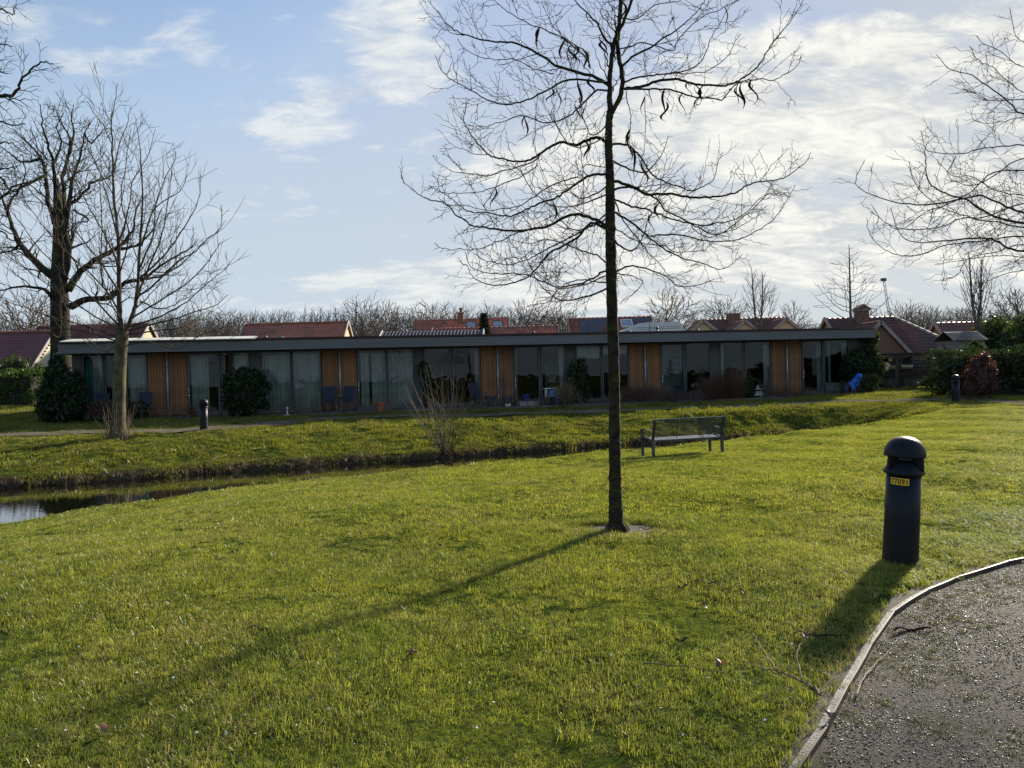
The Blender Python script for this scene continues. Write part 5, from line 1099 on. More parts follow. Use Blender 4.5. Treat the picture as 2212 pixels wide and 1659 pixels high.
# --- smooth grey-barked tree on the far bank
def Z1(l): return [(.3970*x, 54.9+.397*y) for x, y in l]
def bank_tree():
    r = random.Random(5); g = GT(256, 946); Y = g.y; base = Vector((g.x, g.y, g.z-.08)); root = thing('bank_tree', 'bare tree with smooth grey trunk and upswept branches on the far bank at the left', 'tree', base)
    b = MB(); tp = [P(x, y, Y) for x, y in ((256, 948), (256, 915), (257, 860), (259, 800), (261, 760), (263, 735), (264, 715))]; tp[0].z = base.z
    b.tube(smooth_line(tp, 5), list(np.interp(np.linspace(0, 6, 31), range(7), [.32, .205, .185, .178, .18, .19, .17])), 16); b.build('trunk', BARKGREY, root, origin=base, smooth=True)
    cfg = dict(step=.22, zig=.10, wob=.10, upb=.10, fork=.34, minr=.0065)
    H = [([(658, 1680), (650, 1550), (648, 1400), (640, 1150), (622, 950), (615, 800), (610, 650), (607, 520), (625, 420), (640, 315)], .2, .15), ([(675, 1690), (720, 1580), (740, 1500), (752, 1350), (765, 1150), (775, 900), (765, 700), (750, 590), (740, 530)], .8, .13),
         ([(740, 1500), (800, 1340), (860, 1200), (900, 1050), (920, 900), (935, 790)], .3, .07), ([(745, 1480), (850, 1400), (960, 1290), (1060, 1230), (1130, 1160), (1200, 1100), (1208, 975)], -.6, .06), ([(755, 1330), (830, 1150), (850, 980), (900, 830), (950, 740), (957, 685)], 1.0, .06),
         ([(770, 1200), (840, 1000), (980, 900), (1018, 810)], -.8, .05), ([(760, 1380), (900, 1240), (1000, 1100), (1080, 950), (1095, 815)], .9, .06), ([(720, 1590), (900, 1480), (1020, 1400), (1120, 1300), (1200, 1180)], -1.2, .05), ([(700, 1640), (880, 1580), (1020, 1500), (1130, 1400), (1220, 1330), (1255, 1285)], .6, .05),
         ([(700, 1660), (900, 1610), (1060, 1560), (1180, 1520), (1240, 1465)], -.9, .05), ([(690, 1680), (860, 1660), (1000, 1640), (1080, 1580), (1135, 1555)], 1.2, .05),
         ([(640, 1200), (700, 1000), (720, 850), (800, 720), (845, 565)], .8, .05), ([(615, 800), (650, 650), (690, 540), (712, 440)], .5, .035), ([(607, 530), (570, 470), (552, 420)], .2, .022), ([(610, 650), (560, 540), (510, 480), (473, 412)], -.5, .03),
         ([(640, 1150), (600, 1000), (560, 850), (500, 700), (440, 600)], -.9, .05), ([(645, 1300), (560, 1120), (470, 960), (400, 830), (380, 770)], .8, .05), ([(648, 1450), (540, 1280), (420, 1130), (300, 980), (240, 860)], -1.1, .055), ([(650, 1560), (560, 1420), (400, 1270), (260, 1120), (140, 960), (120, 880)], .7, .055),
         ([(655, 1640), (520, 1500), (380, 1380), (230, 1230), (100, 1060), (50, 990)], -.5, .055), ([(655, 1660), (480, 1560), (300, 1440), (150, 1330), (30, 1240), (-20, 1180)], .9, .05), ([(650, 1700), (480, 1640), (300, 1590), (140, 1540), (20, 1490), (-60, 1420)], -.8, .05), ([(650, 1720), (440, 1660), (230, 1640), (80, 1600), (-60, 1560)], .6, .045),
         ([(560, 1420), (550, 1250), (555, 1080), (545, 900), (550, 700), (520, 560)], 1.0, .045), ([(655, 1600), (600, 1500), (550, 1350), (540, 1200)], -1.3, .04), ([(650, 1350), (700, 1150), (660, 950), (680, 780), (705, 600)], -1.2, .045),
         ([(690, 1740), (800, 1720), (960, 1760), (1080, 1690), (1180, 1650)], .5, .04), ([(650, 1740), (560, 1770), (460, 1700), (330, 1690), (200, 1660)], 1.2, .035)]
    for l, sl, ra in H:
        l = Z1(l); n = len(l); pts = [P(x, y, Y+sl*2.2*i/(n-1)) for i, (x, y) in enumerate(l)]; s = smooth_line(pts, 4); s = [p+jit(r, .015) if 0 < i < len(s)-1 else p for i, p in enumerate(s)]
        b = MB(); limb(b, r, s, ra*.58, .008, cfg, 6, spacing=.30, tl=(.6, 1.9), start=.12, lvl=2, power=.8, bias=Vector((0, 0, .45))); b.build('branch', BARKGREYTWIG, root, origin=base, smooth=True)
    b = MB()
    for _ in range(46):
        a = r.uniform(0, 6.28); q = base+Vector((math.cos(a)*r.uniform(.25, .45), math.sin(a)*r.uniform(.25, .45), .05)); b.tube([q, q+Vector((r.uniform(-.1, .1), r.uniform(-.1, .1), .3)), q+Vector((r.uniform(-.3, .35), r.uniform(-.2, .2), r.uniform(.4, 1.2)))], [.008, .006, .003], 3)
    b.build('suckers', mat('sucker_brown', (0.10, .06, .035), None, 3, .8), root, origin=base)
bank_tree()

def oak(name, label, H, Y, base, trunk, trr, cfg, seed, m=BARKOAK, r0=.75, sp=.45, tl=(.8, 2.4), lvl=2, bz=.15):
    r = random.Random(seed); root = thing(name, label, 'tree', base); b = MB(); s = smooth_line(trunk, 4)
    b.tube(s, list(np.interp(np.linspace(0, len(trr)-1, len(s)), range(len(trr)), trr)), 12); b.build('trunk', m, root, origin=base, smooth=True)
    for l, sl, ra in H:
        n = len(l); pts = [P(x, y, Y+sl*i/(n-1)) for i, (x, y) in enumerate(l)]; q = smooth_line(pts, 4); q = [p+jit(r, .05) if 0 < i < len(q)-1 else p for i, p in enumerate(q)]
        b = MB(); limb(b, r, q, ra*r0, .018, cfg, 6, spacing=sp, tl=tl, start=.15, lvl=lvl, power=.8, bias=Vector((0, 0, bz))); b.build('branch', m, root, origin=base, smooth=True)
    return root
def big_oak():
    Y = 41; g = P(130, 840, Y); base = Vector((g.x, Y, .3))
    T = [Vector((base.x, Y, .25))]+[P(x, y, Y) for x, y in ((131, 760), (130, 700), (129, 650), (127, 600), (128, 540), (126, 480), (124, 420), (121, 385))]
    H = [(Z1([(300, 1370), (200, 1290), (110, 1190), (60, 1080), (20, 960), (-40, 860)]), 2, .34), (Z1([(345, 1385), (370, 1250), (350, 1120), (370, 980), (400, 820), (440, 700), (460, 590), (500, 520)]), -2, .30), (Z1([(370, 1440), (440, 1340), (540, 1260), (640, 1210), (720, 1120), (740, 1000), (800, 920)]), 2.5, .28),
         (Z1([(385, 1530), (480, 1490), (600, 1480), (680, 1400), (780, 1380), (880, 1300), (1000, 1240), (1080, 1160)]), -1.5, .26), (Z1([(305, 1500), (240, 1440), (130, 1420), (0, 1445), (-80, 1440)]), -3, .16), (Z1([(380, 1200), (395, 1150), (410, 1095)]), .6, .2), (Z1([(300, 1080), (265, 960), (250, 820), (220, 720), (150, 640), (60, 560)]), 2, .22),
         (Z1([(318, 1000), (300, 860), (290, 760), (260, 640), (230, 540), (220, 430)]), -2.5, .2), (Z1([(345, 1050), (350, 900), (340, 820), (370, 700), (375, 600), (320, 520), (300, 440)]), 3, .2), (Z1([(370, 980), (450, 920), (510, 850), (600, 820), (640, 720)]), -3, .14), (Z1([(375, 700), (400, 600), (390, 500), (400, 430)]), 2, .12),
         (Z1([(110, 1190), (60, 1230), (-20, 1240)]), 1, .12), (Z1([(250, 820), (180, 850), (80, 900), (0, 950)]), -2, .12), (Z1([(640, 1210), (740, 1200), (830, 1120), (880, 1000)]), 1.5, .12), (Z1([(400, 1000), (480, 1060), (400, 1080)]), 1.5, .08), (Z1([(780, 1380), (880, 1360), (1000, 1290), (1060, 1220)]), 2, .09), (Z1([(760, 1500), (850, 1540), (930, 1530), (1020, 1480)]), 1, .07),
         (Z1([(460, 590), (500, 640), (560, 570), (600, 560)]), 1, .08), (Z1([(220, 720), (120, 740), (30, 680), (-30, 640)]), 1.5, .1), (Z1([(40, 1030), (60, 950), (100, 900), (140, 800), (120, 700)]), -2, .1), (Z1([(290, 760), (330, 640), (310, 560), (350, 470)]), -2, .09)]
    oak('oak_tree', 'large dark old bare tree with broken limbs behind the left end of the row', H, Y, base, T, [.62, .50, .48, .46, .40, .34, .26, .20, .12], dict(step=.28, zig=.22, wob=.30, upb=.03, fork=.55, minr=.012), 31, sp=.30, tl=(.8, 2.4), lvl=3)
    Y = 30; g = P(-110, 850, Y); base = Vector((g.x, Y, .3)); T = [Vector((g.x, Y, .2))]+[P(x, y, Y) for x, y in ((-112, 700), (-115, 550), (-118, 400), (-112, 250), (-120, 100), (-130, -60))]
    H = [(Z1([(-290, 470), (-100, 420), (0, 390), (60, 385), (100, 340), (140, 270), (200, 220), (240, 200), (288, 208)]), -1, .17), (Z1([(-290, 620), (-120, 540), (0, 528), (60, 542), (140, 536)]), 1, .12), (Z1([(-290, 320), (-100, 240), (-20, 250), (40, 262)]), -1.5, .1), (Z1([(-290, 130), (-120, 60), (0, 95), (70, 115)]), 1.2, .1), (Z1([(-300, 80), (-100, -20), (0, -90), (60, -60), (90, -110)]), 1.2, .1),
         (Z1([(-290, 900), (-150, 850), (0, 830), (60, 900), (160, 870)]), 1, .14), (Z1([(-290, 1060), (-100, 940), (0, 935), (100, 870), (240, 840)]), -2, .12), (Z1([(-290, 1250), (-120, 1150), (0, 1120), (60, 1170), (140, 1180)]), 1.5, .1), (Z1([(-290, 760), (-150, 700), (0, 640), (60, 640), (120, 680)]), 2, .1), (Z1([(-290, 1350), (-120, 1240), (0, 1235), (100, 1235)]), -1, .09), (Z1([(-290, 950), (-120, 800), (0, 780), (90, 770)]), -1, .09)]
    oak('oak_tree', 'bare tree mostly outside the left edge, its crooked limbs reaching into the sky', H, Y, base, T, [.5, .42, .36, .3, .25, .2, .12], dict(step=.2, zig=.22, wob=.30, upb=.03, fork=.55, minr=.009), 33, sp=.26, tl=(.5, 1.7), lvl=3)
big_oak()

# --- far bare trees: a few crowns built once, copied
HT = []
def bare_proto(seed, h=11.0, spread=.42, trunk=.22, nlimb=22, upright=.6, minr=.021, lvl=3, clear=.22, forks=.80):
    r = random.Random(seed); tb = MB(); top = h*.72; tp = []; q = Vector((0, 0, -.3)); n = 8
    for i in range(n+1): tp.append(Vector((r.uniform(-.12, .12)*i/2, r.uniform(-.12, .12)*i/2, -.3+(top+.3)*i/n)))
    tb.tube(tp, [trunk*(1-.85*i/n) for i in range(n+1)], 6); cb = MB(); cfg = dict(step=.5, zig=.16, wob=.24, upb=.05, fork=forks, minr=minr)
    for k in range(nlimb):
        f = clear+(1-clear)*((k+.5)/nlimb); z = top*f; i = min(int(f*n), n-1); p = tp[i].lerp(tp[i+1], f*n-i) if f*n-i <= 1 else tp[i]
        a = k*2.4+r.uniform(-.4, .4); el = upright+r.uniform(-.2, .35)+.35*f; d = Vector((math.cos(a)*math.cos(el), math.sin(a)*math.cos(el), math.sin(el)))
        L = h*spread*(1.05-.45*f)*r.uniform(.75, 1.15); twig(cb, r, p, d, L, trunk*.30*(1-.6*f), lvl, cfg)
    HT.append(max(v[2] for v in cb.v)); print('far tree', len(cb.f)*2, HT[-1]); m1 = npmesh('trunk', tb.v, tb.f, BARKHAZY, True); m2 = npmesh('crown', cb.v, cb.f, BARKHAZY, True); return m1, m2
PR = [bare_proto(100+i, nlimb=27) for i in range(4)]
PRI = [bare_proto(150+i, nlimb=40, minr=.024, spread=.46, upright=.45, clear=.12, forks=.85) for i in range(3)]
PRU = [bare_proto(140, spread=.34, upright=.95, nlimb=30), bare_proto(141, spread=.5, upright=.5, nlimb=30)]
ALLP = PR+PRU+PRI
def far_tree(px, ptop, Y, label, pr, wide=1.0, name='bare_tree', group='bare trees on the skyline'):
    t = P(px, ptop, Y); g = .3; h = (t.z-g); s = h/HT[ALLP.index(pr)]; root = thing(name, label, 'tree', (t.x, Y, g), rnd.uniform(0, 6.28), group)
    root.scale = (s*wide*1.1, s*wide*1.1, s*1.06)
    link('trunk', pr[0], root); link('crown', pr[1], root); return root
TR = [(60, 640, 105, 'bare tree far behind the maroon roof at the left edge', 0, 1.3), (425, 684, 95, 'low bare tree between the smooth-barked tree and the orange roof', 1, 1.3), (480, 672, 100, 'bare tree just left of the lone orange roof', 2, 1.1),
      (786, 652, 85, 'round bare tree right of the lone orange roof', 3, 1.1), (835, 668, 98, 'small bare tree left of the chimney house', 4, 1.1), (938, 655, 100, 'wide bare tree behind the chimney house', 0, 1.3), (1060, 668, 100, 'bare tree behind the small spruce', 1, 1.1),
      (1125, 646, 88, 'tall round bare tree right of the skylight house', 5, 1.05), (1180, 668, 92, 'wide low bare tree just left of the solar-panel house', 2, 1.2), (1228, 682, 96, 'low bare tree behind the ridge of the solar-panel house', 3, 1.0), (1442, 643, 84, 'big round bare tree with dense fan of twigs right of the solar panels', 0, 1.45),
      (1510, 668, 95, 'bare tree left of the wide brick chimney', 1, 1.0), (1566, 650, 92, 'bare tree rising behind the wide brick chimney', 2, 1.2), (1712, 668, 94, 'low round bare tree right of the twin gables', 3, 1.1), (1760, 700, 110, 'small bare tree left of the hipped roof', 2, 1.0),
      (1950, 662, 96, 'dense bare tree behind the hipped roof', 1, 1.3), (2010, 660, 100, 'bare tree left of the roof by the hedge', 5, 1.2), (2080, 668, 100, 'bare tree behind the roof by the hedge', 3, 1.2), (2185, 628, 62, 'large dark bare tree above the tall hedge at the right edge', 0, 1.25)]
for i, (px, pt, Y, lb, k, w) in enumerate(TR): far_tree(px, pt-4, Y, lb, ALLP[k] if k == 5 else PRI[i % 3], w)
def wood():
    g = random.Random(77); pr = ALLP; V = []; 
    segs = [(-60, 420, 684, 34), (350, 560, 680, 24), (560, 900, 676, 36), (880, 1240, 676, 38), (1400, 1780, 694, 20), (1880, 2260, 676, 40)]
    me = None; k = 0
    root = bpy.data.objects.new('distant_wood', None)
    pts = []; rots = []; sc = []; idx = []
    for a, b_, y, n in segs:
        for i in range(n):
            px = a+(b_-a)*(i+g.random())/n; Y = g.uniform(104, 135); t = P(px, y-8+g.uniform(-12, 16), Y); pts.append((t.x, Y, .2)); rots.append((0, 0, g.uniform(0, 6.28))); idx.append(g.randrange(4)); sc.append((t.z-.2)/HT[idx[-1]])
    protos = []
    for p in ALLP[:4]:
        v = []; f = []
        for m in p: k = len(v); v += [tuple(q.co) for q in m.vertices]; f += [tuple(i+k for i in q.vertices) for q in m.polygons]
        protos.append((v, f))
    bpy.data.objects.remove(root)
    scatter('distant_wood', pts, rots, sc, idx, protos, BARKHAZY, label='grey-brown line of bare woodland along the skyline')
    # under-storey of the wood: a scatter of brush
    g2 = np.random.default_rng(3); n = 260; px = g2.uniform(-60, 2260, n); pts = [tuple(P(float(p), 800, float(Y_)).xy)+(.1,) for p, Y_ in zip(px, g2.uniform(103, 112, n))]
    bp = []
    for i in range(3):
        r = random.Random(500+i); b = MB()
        for _ in range(26): twig(b, r, Vector((r.uniform(-1.5, 1.5), r.uniform(-1, 1), 0)), Vector((r.uniform(-.5, .5), r.uniform(-.5, .5), 1)), r.uniform(2, 5.5), .05, 2, dict(step=.6, zig=.2, wob=.3, upb=.0, fork=.6, minr=.028))
        bp.append((b.v, b.f))
    scatter('woodland_brush', pts, [(0, 0, float(a)) for a in g2.uniform(0, 6.28, n)], list(g2.uniform(.9, 1.5, n)), list(g2.integers(0, 3, n)), bp, BARKHAZY, label='dark brush below the distant bare trees')
wood()
# young upright trees nearer by
def young(px, ptop, pbase, Y, label, seed, cfgk=None, H=None, leader=1):
    r = random.Random(seed); g0 = .26; c = P(px, pbase, Y); top = P(px, ptop, Y); base = Vector((c.x, Y, g0)); root = thing('young_tree', label, 'tree', base); h = top.z-g0; b = MB(); cb = MB()
    cfg = dict(step=.3, zig=.12, wob=.14, upb=.08, fork=.35, minr=.012)
    tops = [Vector((0, 0, h))] if leader == 1 else [Vector((-.35, 0, h)), Vector((.45, .2, h*.97))]
    tp = [Vector((0, 0, -.1)), Vector((.03, 0, h*.3)), Vector((0, 0, h*.42))]; b.tube(tp, [.12, .10, .09], 8)
    for t in tops:
        l = [tp[-1], tp[-1].lerp(t, .4)+Vector((t.x*.25, 0, 0)), tp[-1].lerp(t, .8)+Vector((t.x*.1, 0, 0)), t]; b.tube(smooth_line(l, 3), list(np.linspace(.085, .012, 10)), 6)
        for k in range(30 if leader == 1 else 20):
            f = .05+.93*k/30*(1 if leader == 1 else 1.5); f = min(f, .97); p = l[0].lerp(l[-1], f); a = k*2.4; el = H if H else .75; d = Vector((math.cos(a)*math.cos(el), math.sin(a)*math.cos(el), math.sin(el)))
            twig(cb, r, p, d, h*(.36*(1.05-f))*r.uniform(.7, 1.1)+.3, .03*(1.2-f), 2, cfg)
    b.build('trunk', BARKHAZY, root, smooth=True); cb.build('crown', BARKHAZY, root)
young(1840, 527, 790, 47, 'young bare tree with drooping-upturned branches rising behind the right end of the row', 61, H=.25)
young(1640, 578, 790, 52, 'bare twin-stemmed tree rising behind the twin-gabled house', 62, leader=2, H=.95)
young(2112, 545, 800, 43, 'slender bare young tree above the small garden shed', 63, leader=2, H=1.1)
def spruce():
    c = P(1046, 720, 58); r_ = thing('spruce_tree', 'small dark spruce in front of the skylight house', 'tree', (c.x, 58, .3)); h = P(1046, 672, 58).z-.3; b = MB(); b.tube([(0, 0, 0), (0, 0, h)], [.12, .015], 6); b.build('trunk', BARKOAK, r_); r = random.Random(3); b = MB()
    for k in range(230):
        f = (k/230)**.8; z = .5+(h-.6)*f; a = k*2.4; L = (1.75*(1-f)+.08)*r.uniform(.75, 1.1); d = Vector((math.cos(a), math.sin(a), -.22)); p = Vector((0, 0, z)); e = p+d*L
        for j in range(5):
            q = p.lerp(e, .25+.18*j); w = Vector((-math.sin(a), math.cos(a), -.1))*(.26*(1.2-j*.18))
            b.add([q, q+w+d*.12, q+d*.2-Vector((0, 0, .04))], [(0, 1, 2)]); b.add([q, q-w+d*.12, q+d*.2-Vector((0, 0, .04))], [(0, 1, 2)])
    b.build('crown', leafmat('spruce_needles', (0.018, .035, .018), (.04, .06, .025), trans=.15), r_)
spruce()

# ------------------------------------------------------------------ leafy masses
def leafy(name, label, cat, base, blobs, n, size, m, core=None, rz=0, group=None, squash=1.0, up_=0.0, stems=None, shell=.78):
    """blobs: (cx, cy, cz, rx, ry, rz, box?) in local coordinates"""
    r = np.random.default_rng(abs(hash(label)) % 1000 if False else sum(map(ord, label))); root = thing(name, label, cat, base, rz, group); V = []; Fc = []
    vol = [b_[3]*b_[4]+b_[4]*b_[5]+b_[3]*b_[5] for b_ in blobs]; tot = sum(vol); k = 0
    for b_, v in zip(blobs, vol):
        m_ = int(n*v/tot); d = r.normal(size=(m_, 3)); 
        if len(b_) > 6: d = d/np.maximum(np.abs(d).max(1), 1e-6)[:, None]*(1-.06*r.random((m_, 1))**2)
        else: d = d/np.linalg.norm(d, axis=1)[:, None]
        rad = shell+(1.06-shell)*r.random((m_, 1))**.7
        lump = np.array([1+.21*mnoise.noise(Vector((float(p[0])*2.3+b_[0], float(p[1])*2.3, float(p[2])*2.3+b_[2]*2)))*2 for p in d])[:, None]
        c = np.array(b_[:3])+d*rad*lump*np.array(b_[3:6]); c[:, 2] = np.maximum(c[:, 2], .02)
        s = size*r.uniform(.6, 1.3, (m_, 1)); t1 = r.normal(size=(m_, 3))+d*.3+np.array([0, 0, up_]); t1 /= np.linalg.norm(t1, axis=1)[:, None]; t2 = np.cross(t1, r.normal(size=(m_, 3))); t2 /= np.linalg.norm(t2, axis=1)[:, None]
        Q = np.stack([c-t1*s, c+t2*s*.42*squash, c+t1*s, c-t2*s*.42*squash], 1).reshape(-1, 3); V.append(Q)
        Fc += [(k+4*i, k+4*i+1, k+4*i+2, k+4*i+3) for i in range(m_)]; k += 4*m_
    link('foliage', npmesh('foliage', np.concatenate(V), Fc, m), root)
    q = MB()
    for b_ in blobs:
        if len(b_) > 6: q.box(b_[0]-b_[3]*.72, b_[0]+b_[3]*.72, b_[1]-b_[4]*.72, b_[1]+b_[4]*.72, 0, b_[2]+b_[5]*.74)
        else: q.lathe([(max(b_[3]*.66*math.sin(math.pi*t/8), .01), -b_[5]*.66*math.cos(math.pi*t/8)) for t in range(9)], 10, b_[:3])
    q.build('inner_core', core or COREM, root)  # solid dark core added inside the leaves to block see-through
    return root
COREM = mat('dark_inner_core', (0.012, 0.014, 0.009), (0.02, .018, .012), 20, .95, 1, 30)
L_CON = leafmat('conifer_scale', (0.012, .028, .010), (.035, .06, .018), 3, .2, .03); L_HEDGE = leafmat('hedge_leaf', (0.06, .11, .018), (.12, .18, .03), 2, .35, .03); L_IVY = leafmat('ivy_leaf', (0.02, .035, .012), (.045, .07, .02), 3, .3, .03); L_LAUREL = leafmat('laurel_leaf', (0.035, .06, .015), (.08, .11, .02), 3, .35, .04)
L_BEECH = leafmat('copper_leaf', (0.075, .024, .014), (.13, .042, .02), 3, .45, .05); L_BROWN = leafmat('dead_leaf_brown', (0.10, .06, .035), (.17, .11, .07), 3, .3, .02); L_DARK = leafmat('dark_leaf', (0.015, .022, .01), (.03, .045, .015), 3, .25, .05)
def gp(px, py, dy=0): g = GT(px, py); return Vector((g.x, g.y+dy, gz(g.x, g.y+dy)))
def fpnt(px_t, y): v = Mf @ Vector((fl(px_t, depth=y), y, 0)); v.z = gz(v.x, v.y); return v
g = gp(132, 912); leafy('conifer_bush', 'dark dense cone-shaped conifer at the left corner of the row', 'conifer', g, [(0, 0, .55, .80, .75, .65), (-.05, 0, 1.2, .62, .6, .6), (-.1, 0, 1.8, .42, .42, .55), (-.12, 0, 2.3, .22, .22, .40)], 9000, .07, L_CON, up_=.8)
leafy('ivy_shrub', 'dark ivy covering the left end wall of the bungalow row', 'ivy', fpnt(285, -.3), [(0, 0, 1.0, .5, .35, 1.05), (-.55, .25, 1.2, .45, .4, 1.0), (-1.1, .7, 1.0, .55, .5, .95)], 5200, .07, L_DARK)
g = fpnt(962, -1.75); leafy('conifer_bush', 'wide rounded dark conifer bush in front of the second window group', 'conifer', g, [(0, 0, .75, .86, .6, .8), (-.35, 0, 1.4, .50, .45, .52), (.35, 0, 1.35, .50, .45, .52), (0, 0, 1.55, .45, .4, .45)], 9000, .07, L_CON, up_=1.0)
leafy('climbing_plant', 'bushy green climber on the grey panel left of the third cedar panels', 'climber', fpnt(1668, -.35), [(0, 0, 1.75, .26, .2, .34), (.08, 0, 1.35, .2, .18, .5), (.05, 0, .7, .14, .12, .7)], 1600, .06, L_IVY)
leafy('climbing_plant', 'two columns of dark ivy on the grey panel behind the thin bare shrub', 'climber', fpnt(2262, -.35), [(-.12, 0, 1.0, .24, .2, 1.0), (.35, 0, 1.1, .28, .2, 1.0), (.1, 0, .5, .5, .25, .5)], 3600, .06, L_IVY)
leafy('ivy_shrub', 'tall ivy growing up to the roof at the right end of the row', 'ivy', Mf @ Vector((XR+.25, -.1, 0)), [(0, 0, 1.5, .42, .5, 1.5), (.15, .1, 2.7, .45, .4, .45), (-.1, 0, .8, .4, .4, .8)], 7000, .07, L_LAUREL)
g = gp(1885, 848, 1.0); leafy('laurel_bush', 'large rounded ivy mound between the bungalow row and the open carport', 'bush', g, [(0, 0, 1.1, .95, .8, 1.05), (.3, .1, 1.5, .65, .6, .62), (-.45, 0, 1.35, .55, .6, .6)], 8500, .075, L_IVY)
g = gp(1880, 850, .2); leafy('low_bush', 'small light green bush under the drying rack', 'bush', g+Vector((-.1, 0, 0)), [(0, 0, .45, .42, .35, .42), (.3, 0, .65, .28, .25, .25)], 1600, .05, L_LAUREL)
# hedges
def hedge(label, px0, px1, pbase, ptop, Y, m, dy=1.2, n=9000, s=.07, z0=None):
    a, b_ = P(px0, pbase, Y), P(px1, pbase, Y); w = b_.x-a.x; g0 = gz(0, Y) if z0 is None else z0; h = P((px0+px1)/2, ptop, Y).z-g0; c = Vector(((a.x+b_.x)/2, Y+dy/2, g0))
    return leafy('hedge', label, 'hedge', c, [(0, 0, h/2, w/2, dy/2, h/2, 1)], n, s, m, shell=.93)
hedge('neat clipped green hedge at the left edge below the maroon roof', -160, 100, 876, 806, 42, L_HEDGE, n=12000, z0=.66)
hedge('tall dark clipped hedge along the right edge of the lawn', 2062, 2360, 856, 757, 31.5, L_IVY, n=16000, dy=1.6, s=.08)
for i, (px, pt, Y, w, lb) in enumerate([(2150, 692, 44, 2.6, 'tall loose evergreen mound behind the dark hedge'), (2225, 680, 42, 2.2, 'evergreen mound cut off by the right edge behind the hedge'), (2060, 742, 40, 1.3, 'low evergreen bush beside the small garden shed'), (2105, 745, 37, 1.0, 'small evergreen bush in front of the garden shed')]):
    c = P(px, 800, Y); h = P(px, pt, Y).z-.26; leafy('evergreen_bush', lb, 'bush', (c.x, Y, .26), [(0, 0, h*.5, w*.55, w*.5, h*.5), (-w*.35, 0, h*.42, w*.4, w*.4, h*.42), (w*.4, .2, h*.45, w*.42, w*.4, h*.45), (.1, 0, h*.8, w*.3, w*.3, h*.24)], 5200, .12, L_LAUREL)
for i, (px, pt, Y, w, lb) in enumerate([(20, 772, 44, 1.9, 'loose green shrub above the hedge in front of the maroon roof'), (75, 792, 43.5, 1.3, 'small green shrub above the clipped hedge near the white pipe')]):
    c = P(px, 800, Y); h = P(px, pt, Y).z-.6; leafy('garden_shrub', lb, 'bush', (c.x, Y, .6), [(0, 0, h*.5, w*.6, .6, h*.5), (w*.3, 0, h*.75, w*.35, .4, h*.25)], 2400, .09, L_LAUREL)
g = P(2122, 853, 30.0); g.z = gz(g.x, g.y); leafy('copper_beech', 'reddish-brown leafy beech shrub in front of the dark hedge', 'shrub', g+Vector((0, .1, 0)), [(0, 0, .85, .42, .35, .8), (.15, 0, 1.55, .26, .25, .35), (-.38, 0, 1.0, .3, .25, .35), (.42, 0, 1.15, .26, .22, .3), (-.15, 0, 1.4, .25, .2, .35), (.4, 0, .6, .3, .25, .5), (-.4, 0, .5, .3, .25, .45)], 3600, .05, L_BEECH, core=mat('beech_core', (.05, .025, .018), None, 5, .9), shell=.45)
g = gp(82, 877); leafy('cactus_shrub', 'small lime green two-stemmed shrub in front of the clipped hedge', 'shrub', g, [(-.35, 0, .45, .13, .12, .45), (.2, 0, .55, .16, .12, .5)], 1100, .05, L_HEDGE)

# ------------------------------------------------------------------ bare shrubs
def shrub(name, label, base, n, h, spread, m, seed, cat='shrub', cfg=None, lean=0.5, basew=.08, buds=None, group=None, rad=.008, curve=.15, lvl=1):
    r = random.Random(seed); root = thing(name, label, cat, base, group=group); b = MB(); ends = []
    cfg = cfg or dict(step=.10, zig=.12, wob=.16, upb=.06, fork=.25, minr=.0035)
    for i in range(n):
        a = r.uniform(0, 6.28); rr = r.uniform(0, basew); p = Vector((math.cos(a)*rr*(spread/.5), math.sin(a)*rr, -.02)); l = lean*math.sqrt(r.random()); d = Vector((math.cos(a)*l*spread/.5, math.sin(a)*l, 1)); ends.append(twig(b, r, p, d, h*r.uniform(.6, 1.05), rad, lvl, cfg))
    b.build('stems', m, root)
    if buds:
        q = MB()
        for e in ends:
            for i in range(len(e)//2, len(e)):
                for _ in range(2): c = e[i-1].lerp(e[i], r.random()); d = jit(r, 1).normalized(); q.spike(c, c+d*.018, .006, 4)
        q.build('buds', buds, root)
    return root
g = gp(962, 992, .12); WIL = mat('willow_stem', (0.055, 0.04, 0.022), (0.035, .026, .016), 8, .7); BUD = mat('catkin', (0.20, .16, .13), (.12, .10, .08), 9, .8)
shrub('willow_bush', 'leafless willow bush with silvery catkins at the pond edge', g, 40, 2.75, .80, WIL, 3, buds=BUD, lean=.58, basew=.14, rad=.010, cfg=dict(step=.16, zig=.05, wob=.07, upb=.02, fork=.20, minr=.0042))
BRN = mat('dry_stem_brown', (0.16, .095, .065), (.09, .055, .04), 8, .8); TAN = mat('dry_stem_tan', (0.22, .17, .11), (.15, .11, .07), 8, .8); GRT = mat('grey_twig', (0.17, .14, .11), (.1, .08, .06), 8, .8)
nospec(WIL, BUD, BRN, TAN, GRT)
D_ = dict(step=.10, zig=.22, wob=.22, upb=.03, fork=.5, minr=.0055)
